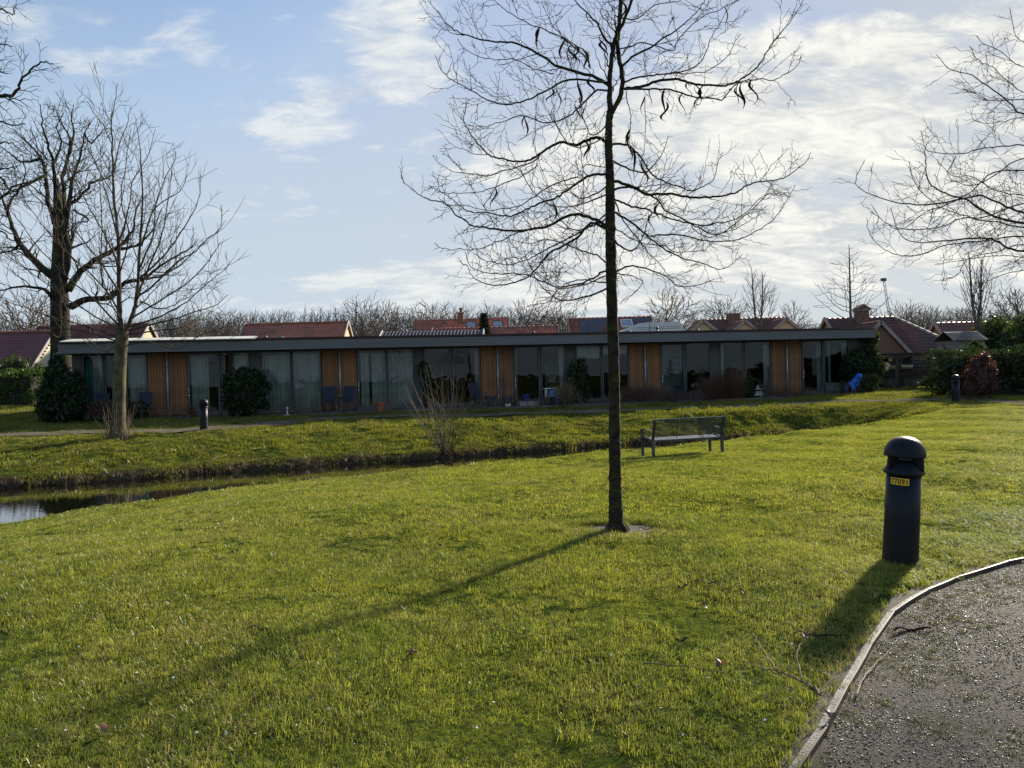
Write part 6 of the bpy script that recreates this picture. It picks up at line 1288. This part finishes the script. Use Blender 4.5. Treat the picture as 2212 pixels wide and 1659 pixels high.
SH = [(2215, 'thin pale bare shrub in front of the ivy-covered panel', 18, 1.5, .4, TAN, -1.5, 3), (2440, 'reddish-brown bare shrub right of the thorny trunk', 26, 1.0, .5, BRN, -1.3, 2), (2520, 'dense brown bare shrub below the fourth cedar panels', 26, 1.1, .6, BRN, -1.4, 2), (2590, 'brown bare shrub left of the venetian-blind door', 24, 1.05, .6, GRT, -1.5, 2), (2650, 'low brown bare shrub under the treble clef', 22, .75, .6, BRN, -1.6, 2),
      (2735, 'low brown bare shrub below the dark plain window', 22, .7, .6, GRT, -1.6, 2), (2800, 'tall brown shrub with dead flower heads', 30, 1.45, .6, BRN, -1.4, 2), (2860, 'dense dark brown shrub beside the tall grass', 34, 1.7, .6, BRN, -1.3, 2), (3015, 'spindly dark shrub in front of the window left of the last cedar panels', 16, 1.1, .3, GRT, -1.4, 2),
      (3075, 'low bare shrub below the last cedar panels', 16, .7, .6, BRN, -1.4, 2), (3190, 'low bare shrub before the last glazed door', 14, .5, .5, GRT, -1.5, 2), (2100, 'low tangled shrub behind the blue pot', 14, .55, .5, GRT, -1.2, 2), (755, 'small brown shrub at the foot of the first cedar panels', 18, .7, .4, BRN, -1.3, 2), (560, 'low brown twiggy shrub right of the smooth grey trunk', 16, .6, .5, BRN, -1.3, 2)]
for i, (pt, lb, n, h, sp, m, y, lv) in enumerate(SH): shrub('bare_shrub', lb, fpnt(pt, y), n*2, h, sp, m, 70+i, lean=.5, basew=.30, cfg=D_, rad=.010, lvl=2)
shrub('pampas_grass', 'tall pale brown upright grass clump in front of the fourth window group', fpnt(2905, -1.2), 110, 1.75, .45, TAN, 99, lean=.22, basew=.30, cfg=dict(step=.3, zig=.02, wob=.06, upb=0, fork=.05, minr=.005), rad=.007, cat='grass clump')
leafy('conifer_bush', 'small upright dark conifer beside the tall brown grass', 'conifer', fpnt(2950, -1.35), [(0, 0, .5, .25, .25, .55)], 1400, .05, L_CON, up_=1)
leafy('hydrangea', 'brown hydrangea with dried flower heads behind the smooth grey trunk', 'shrub', fpnt(400, -1.6), [(-.3, 0, .5, .3, .28, .3), (.15, 0, .55, .35, .28, .3), (.5, 0, .45, .25, .25, .26)], 1500, .06, L_BROWN, shell=.4, core=COREM)
leafy('low_bush', 'low dark evergreen left of the first cedar panels', 'bush', fpnt(545, -1.5), [(0, 0, .35, .35, .3, .36)], 1300, .05, L_DARK)
leafy('hydrangea', 'dead brown hydrangea heads on the shrub by the dark plain window', 'shrub', fpnt(2745, -1.1), [(0, 0, .75, .3, .2, .10)], 260, .05, leafmat('dry_flower', (0.24, .14, .09), (.34, .22, .14), trans=.3), shell=.3)
# clipped bare twig hedge, plant by plant along the terrace edge
hz = [330+i*37 for i in range(16)]+[960+i*36 for i in range(9)]+[1290+i*38 for i in range(9)]+[1700+i*36 for i in range(9)]+[2040+i*36 for i in range(12)]+[3230+i*34 for i in range(7)]
wanted = [p for p in hz if not 425 < p < 480]
hp = []
for k in range(6):
    r = random.Random(900+k); b = MB()
    for j in range(3): twig(b, r, Vector((r.uniform(-.12, .12), r.uniform(-.05, .05), -.02)), Vector((r.uniform(-.3, .3), r.uniform(-.2, .2), 1)), r.uniform(.5, .8), .012, 2, dict(step=.09, zig=.3, wob=.3, upb=-.02, fork=.6, minr=.0055))
    hp.append(npmesh('hedge_plant', b.v, b.f, mat('hedge_twig', (0.20, .15, .11), (.11, .08, .06), 8, .8)))
HL = [(425, 'below the leftmost window and conifer'), (560, 'right of the grey trunk'), (740, 'below the first cedar panels'), (880, 'before the first glazed door'), (1030, 'beside the rounded conifer bush'), (1150, 'before the closed curtains'), (1268, 'just left of the second cedar panels'), (1420, 'in front of the two blue chairs'), (1630, 'around the terracotta pot'), (1800, 'below the climbing plant'), (1960, 'below the third cedar panels left part'), (2040, 'below the leaning poles'), (2200, 'among the blue and dark pots'), (2320, 'in front of the ivy columns'), (2500, 'close to the thorny trunk'), (3330, 'before the last glazed door'), (9999, 'by the blue tarpaulin')]
def hlabel(p): return 'knee-high bare twiggy hedge plant ' + next(t for a, t in HL if p < a)
SEEN = {}
ORD = ['first', 'second', 'third', 'fourth', 'fifth', 'sixth']
for i, p in enumerate(wanted):
    lb = hlabel(p); k = SEEN.get(lb, 0); SEEN[lb] = k+1; lb = lb.replace('knee-high bare twiggy hedge plant ', 'bare twiggy hedge plant, %s from left, ' % ORD[k])
    v = fpnt(p, -1.75+rnd.uniform(-.08, .08)); o = link('hedge_plant', hp[i % 6], None, v, (0, 0, rnd.uniform(0, 6.28)), rnd.uniform(.75, 1.1)); tag(o, lb, 'hedge plant', 'bare hedge plants along the terrace edge')
# ------------------------------------------------------------------ bollards
BOLL = mat('bollard_paint', (0.007, 0.010, 0.016), (0.005, .007, .011), 2.5, .48, .12, 160, spec=.25, c3=(.014, .013, .012))
BOLD = mat('bollard_dark', (0.008, 0.008, 0.009), None, 3, .3)
YEL = mat('label_yellow', (0.80, 0.50, 0.02), None, 2, .5); BLK = mat('label_black', (0.01, .01, .01), None, 2, .6)
def bollard(base, label, lean=(0, 0), rz=0.0, number=False):
    root = thing('bollard_light', label, 'bollard light', base, rot=(lean[0], lean[1], rz), group='dark bollard lights along the paths')
    b = MB(); b.lathe([(.133, -.15), (.132, .02), (.128, .36), (.126, .738)], 40); b.build('post', BOLL, root, smooth=True)
    b = MB(); b.lathe([(.127, .722), (.148, .733), (.152, .742), (.148, .752), (.120, .790), (.096, .818), (.080, .838)], 40); b.build('collar', BOLL, root, smooth=True)
    b = MB(); b.lathe([(.074, .79), (.074, .90)], 24); b.build('lamp_lens', BOLD, root, smooth=True)
    for k in range(3):
        a = R(-9+120*k); q = MB(); c, s = math.cos(a), math.sin(a); V = []
        for w in (-.012, .012): V += [(c*.148-s*w, s*.148+c*w, .758), (c*.07-s*w, s*.07+c*w, .80), (c*.07-s*w, s*.07+c*w, .89), (c*.140-s*w, s*.140+c*w, .89)]
        q.add(V, [(0, 1, 2, 3), (7, 6, 5, 4), (0, 4, 5, 1), (1, 5, 6, 2), (2, 6, 7, 3), (3, 7, 4, 0)]); q.build('fin', BOLL, root)
    b = MB(); n = 10; pr = [(.10, .880), (.143, .866), (.1500, .868), (.1505, .878)]+[(.150*math.cos(R(90)*i/n)**.86+.0005, .878+.142*math.sin(R(90)*i/n)) for i in range(1, n+1)]
    b.lathe(pr, 40); b.build('cap', BOLL, root, smooth=True)
    if number:
        # curved sticker and digits wrapped round the post; facing the camera (-y)
        rr = .1285; b = MB(); n = 12; w = .069; V = []
        for i in range(n+1):
            a = -math.pi/2+(-w+2*w*i/n)/rr; V += [(rr*math.cos(a), rr*math.sin(a), .652), (rr*math.cos(a), rr*math.sin(a), .706)]
        b.add(V, [(2*i, 2*i+2, 2*i+3, 2*i+1) for i in range(n)]); pl = b.build('number_label', YEL, root)
        cu = bpy.data.curves.new('digits', 'FONT'); cu.body = '77091'; cu.size = .058; cu.align_x = 'CENTER'; cu.align_y = 'CENTER'; cu.space_character = 1.05; cu.offset = .0012; cu.resolution_u = 3
        to = bpy.data.objects.new('digits_tmp', cu); COL.objects.link(to); dg = bpy.context.evaluated_depsgraph_get(); me = bpy.data.meshes.new_from_object(to.evaluated_get(dg)); bpy.data.objects.remove(to)
        co = np.empty(len(me.vertices)*3); me.vertices.foreach_get('co', co); co = co.reshape(-1, 3); sx = .122/(co[:, 0].max()-co[:, 0].min()); a = -math.pi/2+co[:, 0]*sx/(rr+.001); zc = (co[:, 1].max()+co[:, 1].min())/2
        new = np.stack([(rr+.0012)*np.cos(a), (rr+.0012)*np.sin(a), .679+(co[:, 1]-zc)*1.0], 1); me.vertices.foreach_set('co', new.ravel()); me.materials.clear(); me.materials.append(BLK); me.update(); me.name = 'digits'
        link('digits', me, pl)
        b = MB(); b.lathe([(.134, .0), (.1345, .004), (.133, .018)], 30); 
    return root
g = GT(1944, 1216); az = math.atan2(g.x, g.y)
bollard(Vector((g.x, g.y, g.z-.01)), 'nearest bollard light with yellow number sticker beside the gravel path', lean=(R(.5), R(3.6)), rz=-az+R(-14), number=True)
g = GT(443, 927); bollard(Vector((g.x, g.y-.1, g.z)), 'bollard light on the far bank at the left, beside the footpath', lean=(0, R(.8)))
g = GT(2065, 868); bollard(Vector((g.x, g.y, g.z)), 'bollard light on the far lawn in front of the copper-coloured shrub')

# ------------------------------------------------------------------ bench
STEELD = mat('bench_steel', (0.055, 0.065, 0.075), (0.04, .048, .055), 4, .38, .1, 60, metal=.2)
def bench():
    b1 = GT(1410, 987.5); b2 = GT(1549, 977); d = Vector((b2.x-b1.x, b2.y-b1.y, 0)); Lb = 1.62; rz = R(17); d = Vector((math.cos(rz), math.sin(rz), 0)); base = Vector((b1.x, b1.y, gz(b1.x+.6, b1.y+.3)-.03))
    root = thing('park_bench', 'dark steel park bench with slatted back facing away toward the pond', 'bench', base, rz); root.scale = (1, 1, .93)
    for x in (0, Lb):
        m = MB(); m.bar((x, -.05, -.1), (x, -.02, .40), .045, .06); m.bar((x, -.02, .39), (x, -.12, .83), .045, .05); m.build('rear_leg', STEELD, root)
        m = MB(); m.bar((x, .44, -.1), (x, .46, .30), .045, .05); m.bar((x, .46, .29), (x, .47, .60), .045, .045); m.build('front_leg', STEELD, root)
        m = MB(); V = catmull([(x, .49, .585), (x, .40, .615), (x, .25, .620), (x, .10, .59)], 3)
        for i in range(len(V)-1): m.bar(V[i], V[i+1]+(V[i+1]-V[i])*.15, .055, .022)
        m.build('armrest', STEELD, root)
        m = MB(); V = catmull([(x, .47, .40), (x, .35, .425), (x, .18, .415), (x, 0, .375)], 3)
        for i in range(len(V)-1): m.bar(V[i], V[i+1]+(V[i+1]-V[i])*.1, .03, .045)
        m.build('seat_rail', STEELD, root)
    m = MB(); m.bar((-.03, -.12, .845), (Lb+.03, -.12, .845), .06, .035); m.build('top_rail', STEELD, root)
    n = 13
    for k in range(n):
        t = k/(n-1); m = MB(); y = -.03-.085*t+.012; z = .465+.335*t; m.tube([(.022, y, z), (Lb-.022, y, z)], .0085, 6); m.build('back_slat', STEELD, root)
    for x in (Lb/3, 2*Lb/3): m = MB(); m.bar((x, -.035, .44), (x, -.118, .83), .008, .02); m.build('back_strut', STEELD, root)
    m = MB(); prof = catmull([(0, -.015, .385), (0, .10, .405), (0, .25, .425), (0, .40, .425), (0, .485, .395)], 4); V = []
    for p in prof: V += [(.03, p.y, p.z), (Lb-.03, p.y, p.z), (.03, p.y, p.z-.012), (Lb-.03, p.y, p.z-.012)]
    k = len(prof); m.add(V, [(4*i, 4*i+1, 4*i+5, 4*i+4) for i in range(k-1)]+[(4*i+2, 4*i+6, 4*i+7, 4*i+3) for i in range(k-1)]+[(0, 2, 3, 1), (4*k-4, 4*k-3, 4*k-1, 4*k-2)]); s = m.build('seat', STEELD, root, smooth=False)
    m = MB(); m.bar((.02, -.02, .375), (Lb-.02, -.02, .375), .03, .04); m.bar((.02, .485, .385), (Lb-.02, .485, .385), .03, .04); m.build('seat_edge', STEELD, root)
bench()

# ------------------------------------------------------------------ garden things in front of the row
NAVY = mat('navy_textile', (0.02, 0.028, 0.055), None, 30, .8); TERRA = mat('terracotta', (0.42, .13, .06), (.33, .10, .05), 4, .8); BLUE = mat('blue_glaze', (0.015, .03, .20), None, 3, .2); DKPOT = mat('dark_pot', (0.03, .035, .05), None, 4, .5); TARP = mat('blue_tarp', (0.02, .16, .62), (.015, .12, .5), 6, .45, .6, 14); PALEB = mat('pale_block', (0.35, .34, .31), (.25, .24, .22), 6, .9); BARREL = mat('blue_plastic', (0.09, .22, .36), None, 3, .45); SOLAM = mat('lamp_white', (.6, .62, .6), None, 2, .3)
def chair(pt, y, label, rz=0.0, m=NAVY, group='dark garden chairs on the terrace'):
    v = Mf @ Vector((fl(pt, depth=y), y, -.045)); root = thing('garden_chair', label, 'chair', v, FANG+rz, group)
    def part(nm, *bx, mm=DKPOT):
        b = MB()
        for q in bx: b.bar(*q) if len(q) == 4 else b.box(*q)
        return b.build(nm, mm, root)
    part('seat', (-.24, .24, -.24, .22, .40, .425), mm=m); b = MB(); b.box(-.24, .24, -.012, .012, 0, .68, Matrix.Translation((0, .24, .44)) @ Matrix.Rotation(R(-14), 4, 'X')); b.build('backrest', m, root)
    for sx in (-1, 1):
        part('leg', ((sx*.26, -.24, 0), (sx*.26, -.20, .62), .025, .03)); part('leg', ((sx*.26, .36, 0), (sx*.26, .20, .45), .025, .03)); part('armrest', ((sx*.27, -.24, .63), (sx*.27, .34, .66), .05, .02)); part('back_frame', ((sx*.255, .22, .42), (sx*.255, .42, 1.12), .022, .03))
chair(388, -1.0, 'dark blue chair left of the smooth grey trunk'); chair(560, -1.0, 'dark blue chair right of the smooth grey trunk, by the first cedar panels')
chair(1297, -.9, 'left one of two dark blue chairs before the second cedar panels', .1); chair(1370, -.9, 'right one of two dark blue chairs before the second cedar panels', -.1)
simple('garden_table', 'small dark table between the two chairs at the second cedar panels', 'table', 1334, -.95, -.045, lambda b: table(b, .5, .45, .55), DKPOT)
simple('garden_ornament', 'small round green ball ornament on the table between the two chairs', 'ornament', 1336, -.95, .508, lambda b: b.lathe([(.05, 0), (.10, .05), (.12, .12), (.09, .2), (.02, .24)], 14), mat('green_ball', (.05, .09, .05), None, 5, .6), smooth=True)
chair(1880, -.8, 'dark round-backed chair left of the third cedar panels', .5)
def pot(r, h): return lambda b: b.lathe([(r*.72, 0), (r*.95, h*.85), (r*1.08, h*.86), (r*1.08, h), (r*.98, h), (r*.9, h*.9)], 20)
def pot_t(pt, y, r, h, m, label, z=-.045): simple('plant_pot', label, 'pot', pt, y, z, pot(r, h), m, 'pots along the terrace', smooth=False)
pot_t(1493, -1.5, .24, .38, TERRA, 'wide terracotta pot standing alone before the glazed door')
pot_t(2067, -1.4, .17, .28, BLUE, 'bright blue pot on a pale block', .155); simple('stone_block', 'pale block under the bright blue pot', 'block', 2078, -1.4, -.045, lambda b: b.box(-.42, .42, -.2, .2, 0, .20, bev=.02), PALEB)
pot_t(1930, -1.4, .24, .50, DKPOT, 'large dark pot at the foot of the third cedar panels'); pot_t(1995, -1.3, .22, .45, DKPOT, 'dark tapered pot below the leaning poles'); pot_t(1996, -1.75, .14, .13, CREAM, 'small cream bowl on the grass edge below the leaning poles')
pot_t(2155, -1.4, .2, .36, DKPOT, 'dark pot left of the blue plastic tub'); pot_t(2195, -1.5, .2, .36, mat('indigo_pot', (0.03, .04, .12), None, 4, .4), 'indigo pot right of the blue plastic tub'); pot_t(2234, -1.4, .26, .38, DKPOT, 'wide dark pot below the ivy-covered panel')
simple('plastic_tub', 'upturned light blue plastic tub among the dark pots', 'tub', 2177, -1.0, -.045, lambda b: b.lathe([(.24, 0), (.27, .05), (.26, .55), (.2, .66), (.02, .68)], 20), BARREL, smooth=True)
simple('plant_stand', 'white low plant stand behind the blue plastic tub', 'stand', 2165, -.6, -.045, lambda b: table(b, .6, .3, .75), WHITE)
simple('garden_lamp', 'short white garden lamp on the grass left of the two chairs', 'lamp', 1126, -2.0, -.09, lambda b: (b.lathe([(.16, 0), (.15, .04), (.03, .06), (.03, .28), (.045, .29), (.045, .36), (.01, .38)], 14)), SOLAM, smooth=True)
simple('side_table', 'low white wooden table with a jar by the window left of the last cedar panels', 'table', 2978, -1.0, -.045, lambda b: (table(b, .75, .45, .42), b.box(-.34, .34, -.19, .19, .10, .30)), WHITE)
simple('jar', 'small white jar on the low white table', 'jar', 2982, -1.0, .377, lambda b: b.lathe([(.06, 0), (.07, .04), (.06, .14), (.045, .16)], 14), WHITE, smooth=True)
simple('watering_can', 'grey watering can inside the dark plain window', 'can', 2717, -.5, -.045, lambda b: (b.lathe([(.12, 0), (.13, .2), (.08, .32), (.07, .36)], 16), b.tube([(.1, 0, .1), (.25, 0, .3), (.32, 0, .38)], [.03, .02, .018], 6), b.tube([(-.08, 0, .34), (-.2, 0, .3), (-.22, 0, .15), (-.12, 0, .05)], .012, 5)), GREYM)
simple('leaning_poles', 'thin dark garden poles leaning on the third cedar panels', 'poles', 1955, -.25, -.045, lambda b: [b.tube([(x0, -.25, 0), (x1, .2, h)], .012, 5) for x0, x1, h in ((-.35, -.32, 1.5), (.30, .12, 1.55), (.42, .32, 1.45), (.2, .38, 1.2))], DKPOT)
# blue tarpaulin over folded furniture, with the trestle under it
def tarp():
    v = fpnt(3325, -1.3)+Vector((.55, 0, 0)); root = thing('covered_furniture', 'garden furniture under a bright blue tarpaulin at the right end of the row', 'garden furniture', v, FANG); root.scale = (.85, .85, .85); r = random.Random(8); V = []; nx, ny = 18, 10
    for i in range(nx+1):
        for j in range(ny+1):
            u, w = i/nx, j/ny*2-1; z = .62+.35*u+.22*math.sin(math.pi*u)*(1-.3*w*w)-.42*abs(w)**2.4-.10*math.sin(u*math.pi*2.2)+.02*math.sin(u*19+w*6); V.append((-.52+1.05*u, w*.38*(1-.25*math.sin(u*5)**2)+.02*math.sin(u*23), z+r.uniform(-.006, .006)))
    Fc = [(i*(ny+1)+j, (i+1)*(ny+1)+j, (i+1)*(ny+1)+j+1, i*(ny+1)+j+1) for i in range(nx) for j in range(ny)]; link('tarpaulin', npmesh('tarpaulin', V, Fc, TARP, True), root)
    for a, b_ in (((-.25, -.2, 0), (-.12, -.1, .62)), ((.05, -.2, 0), (.12, -.1, .72)), ((.5, -.15, 0), (.45, -.1, .85)), ((-.2, .2, 0), (-.1, .1, .6)), ((.45, .2, 0), (.42, .1, .8))): b = MB(); b.tube([a, b_], .03, 7); b.build('leg', PALEB, root)
    b = MB(); b.box(-.35, .6, -.22, .22, .50, .56); b.build('table_top', PALEB, root); b = MB(); b.bar((.12, -.37, .95), (.08, -.36, .48), .03, .02); b.build('strap', WHITE, root)
tarp()
def rack():
    v = gp(1876, 846, .1); v.z -= .02; root = thing('drying_rack', 'thin folding drying rack standing before the ivy mound', 'drying rack', v+Vector((.1, -.3, 0)), FANG)
    b = MB(); c = [(-.55, -.2, 1.25), (.5, -.3, 1.42), (.62, .25, 1.52), (-.35, .3, 1.62)]
    for i in range(4): b.tube([c[i], c[(i+1) % 4]], .008, 5)
    for k in range(1, 6): t = k/6; b.tube([Vector(c[0]).lerp(Vector(c[1]), t), Vector(c[3]).lerp(Vector(c[2]), t)], .004, 4)
    b.build('rack_frame', SOLAM, root); b = MB(); b.tube([(-.35, .05, 0), (.05, 0, 1.38)], .012, 5); b.tube([(.45, .05, 0), (.05, 0, 1.38)], .012, 5); b.build('leg', SOLAM, root)
rack()
# pond-edge stake, pale stakes
# ------------------------------------------------------------------ small things lying on the grass and path
def lay(name, label, cat, px, py, mk, m, group=None, dz=.02, rz=None, smooth=True):
    g = GT(px, py); b = MB(); mk(b); o = b.build(name, m, None, smooth=smooth); o.location = (g.x, g.y, g.z+dz); o.rotation_euler = (0, 0, rnd.uniform(0, 6.28) if rz is None else rz); return tag(o, label, cat, group)
def podshape(L, w, c=.25, hump=.012):
    def f(b):
        n = 10; V = []
        for i in range(n+1):
            t = i/n; x = L*(t-.5); y = c*L*math.sin(t*math.pi*1.6); z = hump*math.sin(t*9); wd = w*math.sin(math.pi*min(max(t, .04), .96))**.4; V += [(x, y-wd, z), (x, y, z+w*.45), (x, y+wd, z), (x, y, z-w*.3)]
        b.add(V, [(i*4+j, i*4+(j+1) % 4, i*4+4+(j+1) % 4, i*4+4+j) for i in range(n) for j in range(4)]+[(3, 2, 1, 0), tuple(n*4+j for j in range(4))])
    return f
for px, py, L, lb, rz in ((1757, 1383, .24, 'dark curved seed pod in the grass left of the path edging', .1), (1524, 1268, .16, 'twisted pale-glinting seed pod on the lawn below the bench', -.2), (1474, 1276, .08, 'short dark seed pod fragment left of the twisted pod', 1.0), (1570, 1108, .12, 'dark seed pod on the lawn right of the tree pit', 0), (1561, 1124, .07, 'tiny upright dark pod piece right of the tree pit', 1.4),
                          (1118, 1142, .1, 'dark pod lying left of the tree pit', .4), (1310, 1180, .16, 'dark seed pod just in front of the tree pit', .1), (1395, 1150, .14, 'dark thin pod right of the trunk foot', 0), (780, 1196, .12, 'dark pod on the left middle of the lawn', .1), (1068, 1017, .12, 'small dark curl near the pond left of the thorny tree', 1.2), (1422, 1232, .18, 'faint dark pod in the shaded grass below the tree', .2),
                          (560, 1370, .14, 'dark scrap in the lower left lawn', 0), (1472, 1393, .07, 'small blue-black scrap in the grass near the moss patch', .5), (890, 1422, .06, 'dark scrap beside a brown leaf in the lower lawn', .2)):
    lay('seed_pod', lb, 'seed pod', px, py, podshape(L, .011), PODM, 'dark seed pods fallen on the lawn', .035, rz)
lay('seed_pod', 'thick dark twisted seed pod lying on the gravel beside the edging', 'seed pod', 1968, 1357, podshape(.22, .018, .1, .01), PODM, 'dark seed pods fallen on the lawn', .0, .15)
TW = mat('fallen_twig', (0.24, .15, .08), (.14, .09, .05), 12, .9); TWP = mat('pale_twig', (0.42, .31, .18), (.3, .21, .12), 12, .9)
def twigline(name, label, pxs, rad, m, dz=.03, extra=()):
    pts = [GT(x, y) for x, y in pxs]; o0 = pts[0].copy(); b = MB(); n = len(pts); P2 = [p+jit(rnd, rad*.7) for p in catmull([p+Vector((0, 0, dz)) for p in pts], 5)]; b.tube([p-o0 for p in P2], list(np.linspace(rad, rad*.4, len(P2))), 6)
    for e in extra:
        q = [GT(x, y)+Vector((0, 0, dz+h)) for x, y, h in e]; P3 = [p+jit(rnd, rad*.6) for p in catmull(q, 5)]; b.tube([p-o0 for p in P3], list(np.linspace(rad*.75, rad*.3, len(P3))), 5)
    o = b.build(name, m, None, smooth=True); o.location = o0; tag(o, label, 'twig')
twigline('fallen_branch', 'forked fallen branch lying on the grass beside the path edging', [(1772, 1519), (1760, 1505), (1735, 1490), (1705, 1478), (1680, 1468), (1645, 1462), (1590, 1442)], .0065, TW, .045, [[(1735, 1490, 0), (1722, 1460, .05), (1730, 1440, .08), (1737, 1436, .08)], [(1772, 1519, 0), (1788, 1506, .02), (1806, 1494, .03)], [(1680, 1468, 0), (1660, 1445, .02), (1640, 1415, .02), (1628, 1395, .03)]])
twigline('fallen_twig', 'pale curved twig lying on the gravel path', [(1849, 1505), (1862, 1472), (1885, 1442), (1905, 1420), (1930, 1400), (1960, 1388)], .0045, TWP, .005)
twigline('fallen_twig', 'straight green-grey twig in the grass left of the forked branch', [(1390, 1447), (1440, 1452), (1500, 1458), (1545, 1470)], .004, GRT, .04)
twigline('fallen_twig', 'thin pale twig just in front of the tree pit', [(1252, 1166), (1262, 1173), (1275, 1168)], .004, TWP, .04); twigline('fallen_twig', 'thin brown twig in the lower middle of the lawn', [(1060, 1360), (1100, 1375), (1150, 1385), (1190, 1392)], .003, TW, .035)
LEAFM = leafmat('fallen_leaf', (0.17, .085, .045), (.24, .13, .07), trans=.3)
def leafshape(b):
    n = 9; V = [(0, 0, .012)]
    for i in range(n): a = i*2*math.pi/n; r_ = .034*(1.0 if i % 2 else .62); V.append((r_*math.cos(a), r_*math.sin(a), .02*math.sin(a*2+1)+.012))
    b.add(V, [(0, 1+i, 1+(i+1) % n) for i in range(n)])
for px, py, lb in ((1557, 1447, 'brown dead leaf near the moss patch'), (1518, 1318, 'brown dead leaf below the twisted pod'), (893, 1424, 'brown dead leaf in the lower middle lawn'), (1797, 1560, 'brown dead leaf on the gravel at the edging'), (1738, 1387, 'small brown leaf beside the dark curved pod'), (232, 1590, 'brown dead leaf in the bottom left corner')):
    lay('dead_leaf', lb, 'leaf', px, py, leafshape, LEAFM, 'brown leaves fallen on the ground', .03)
DAISY = mat('daisy_white', (.8, .8, .76), None, 2, .6)
def daisies():
    g = np.random.default_rng(12); pts = []
    for _ in range(70):
        px, py = g.uniform(0, 2200), g.uniform(900, 1640)
        v = GT(px, py)
        if v.z > WATER_Z+.1 and bool(grass_mask(np.array([v.x]), np.array([v.y]))[0]): pts.append((v.x, v.y, v.z+.035))
    V = [(.011*math.cos(a)*(1 if i % 2 else .7), .011*math.sin(a)*(1 if i % 2 else .7), 0.003*(i % 2)) for i, a in enumerate(np.linspace(0, 2*math.pi, 10, endpoint=False))]+[(0, 0, .004)]
    scatter('daisies', pts, [(float(a), float(b_), 0) for a, b_ in g.normal(0, .4, (len(pts), 2))], list(g.uniform(.35, .9, len(pts))), [0]*len(pts), [(V, [(i, (i+1) % 10, 10) for i in range(10)])], DAISY, label='tiny white daisies dotted over the lawn')
daisies()
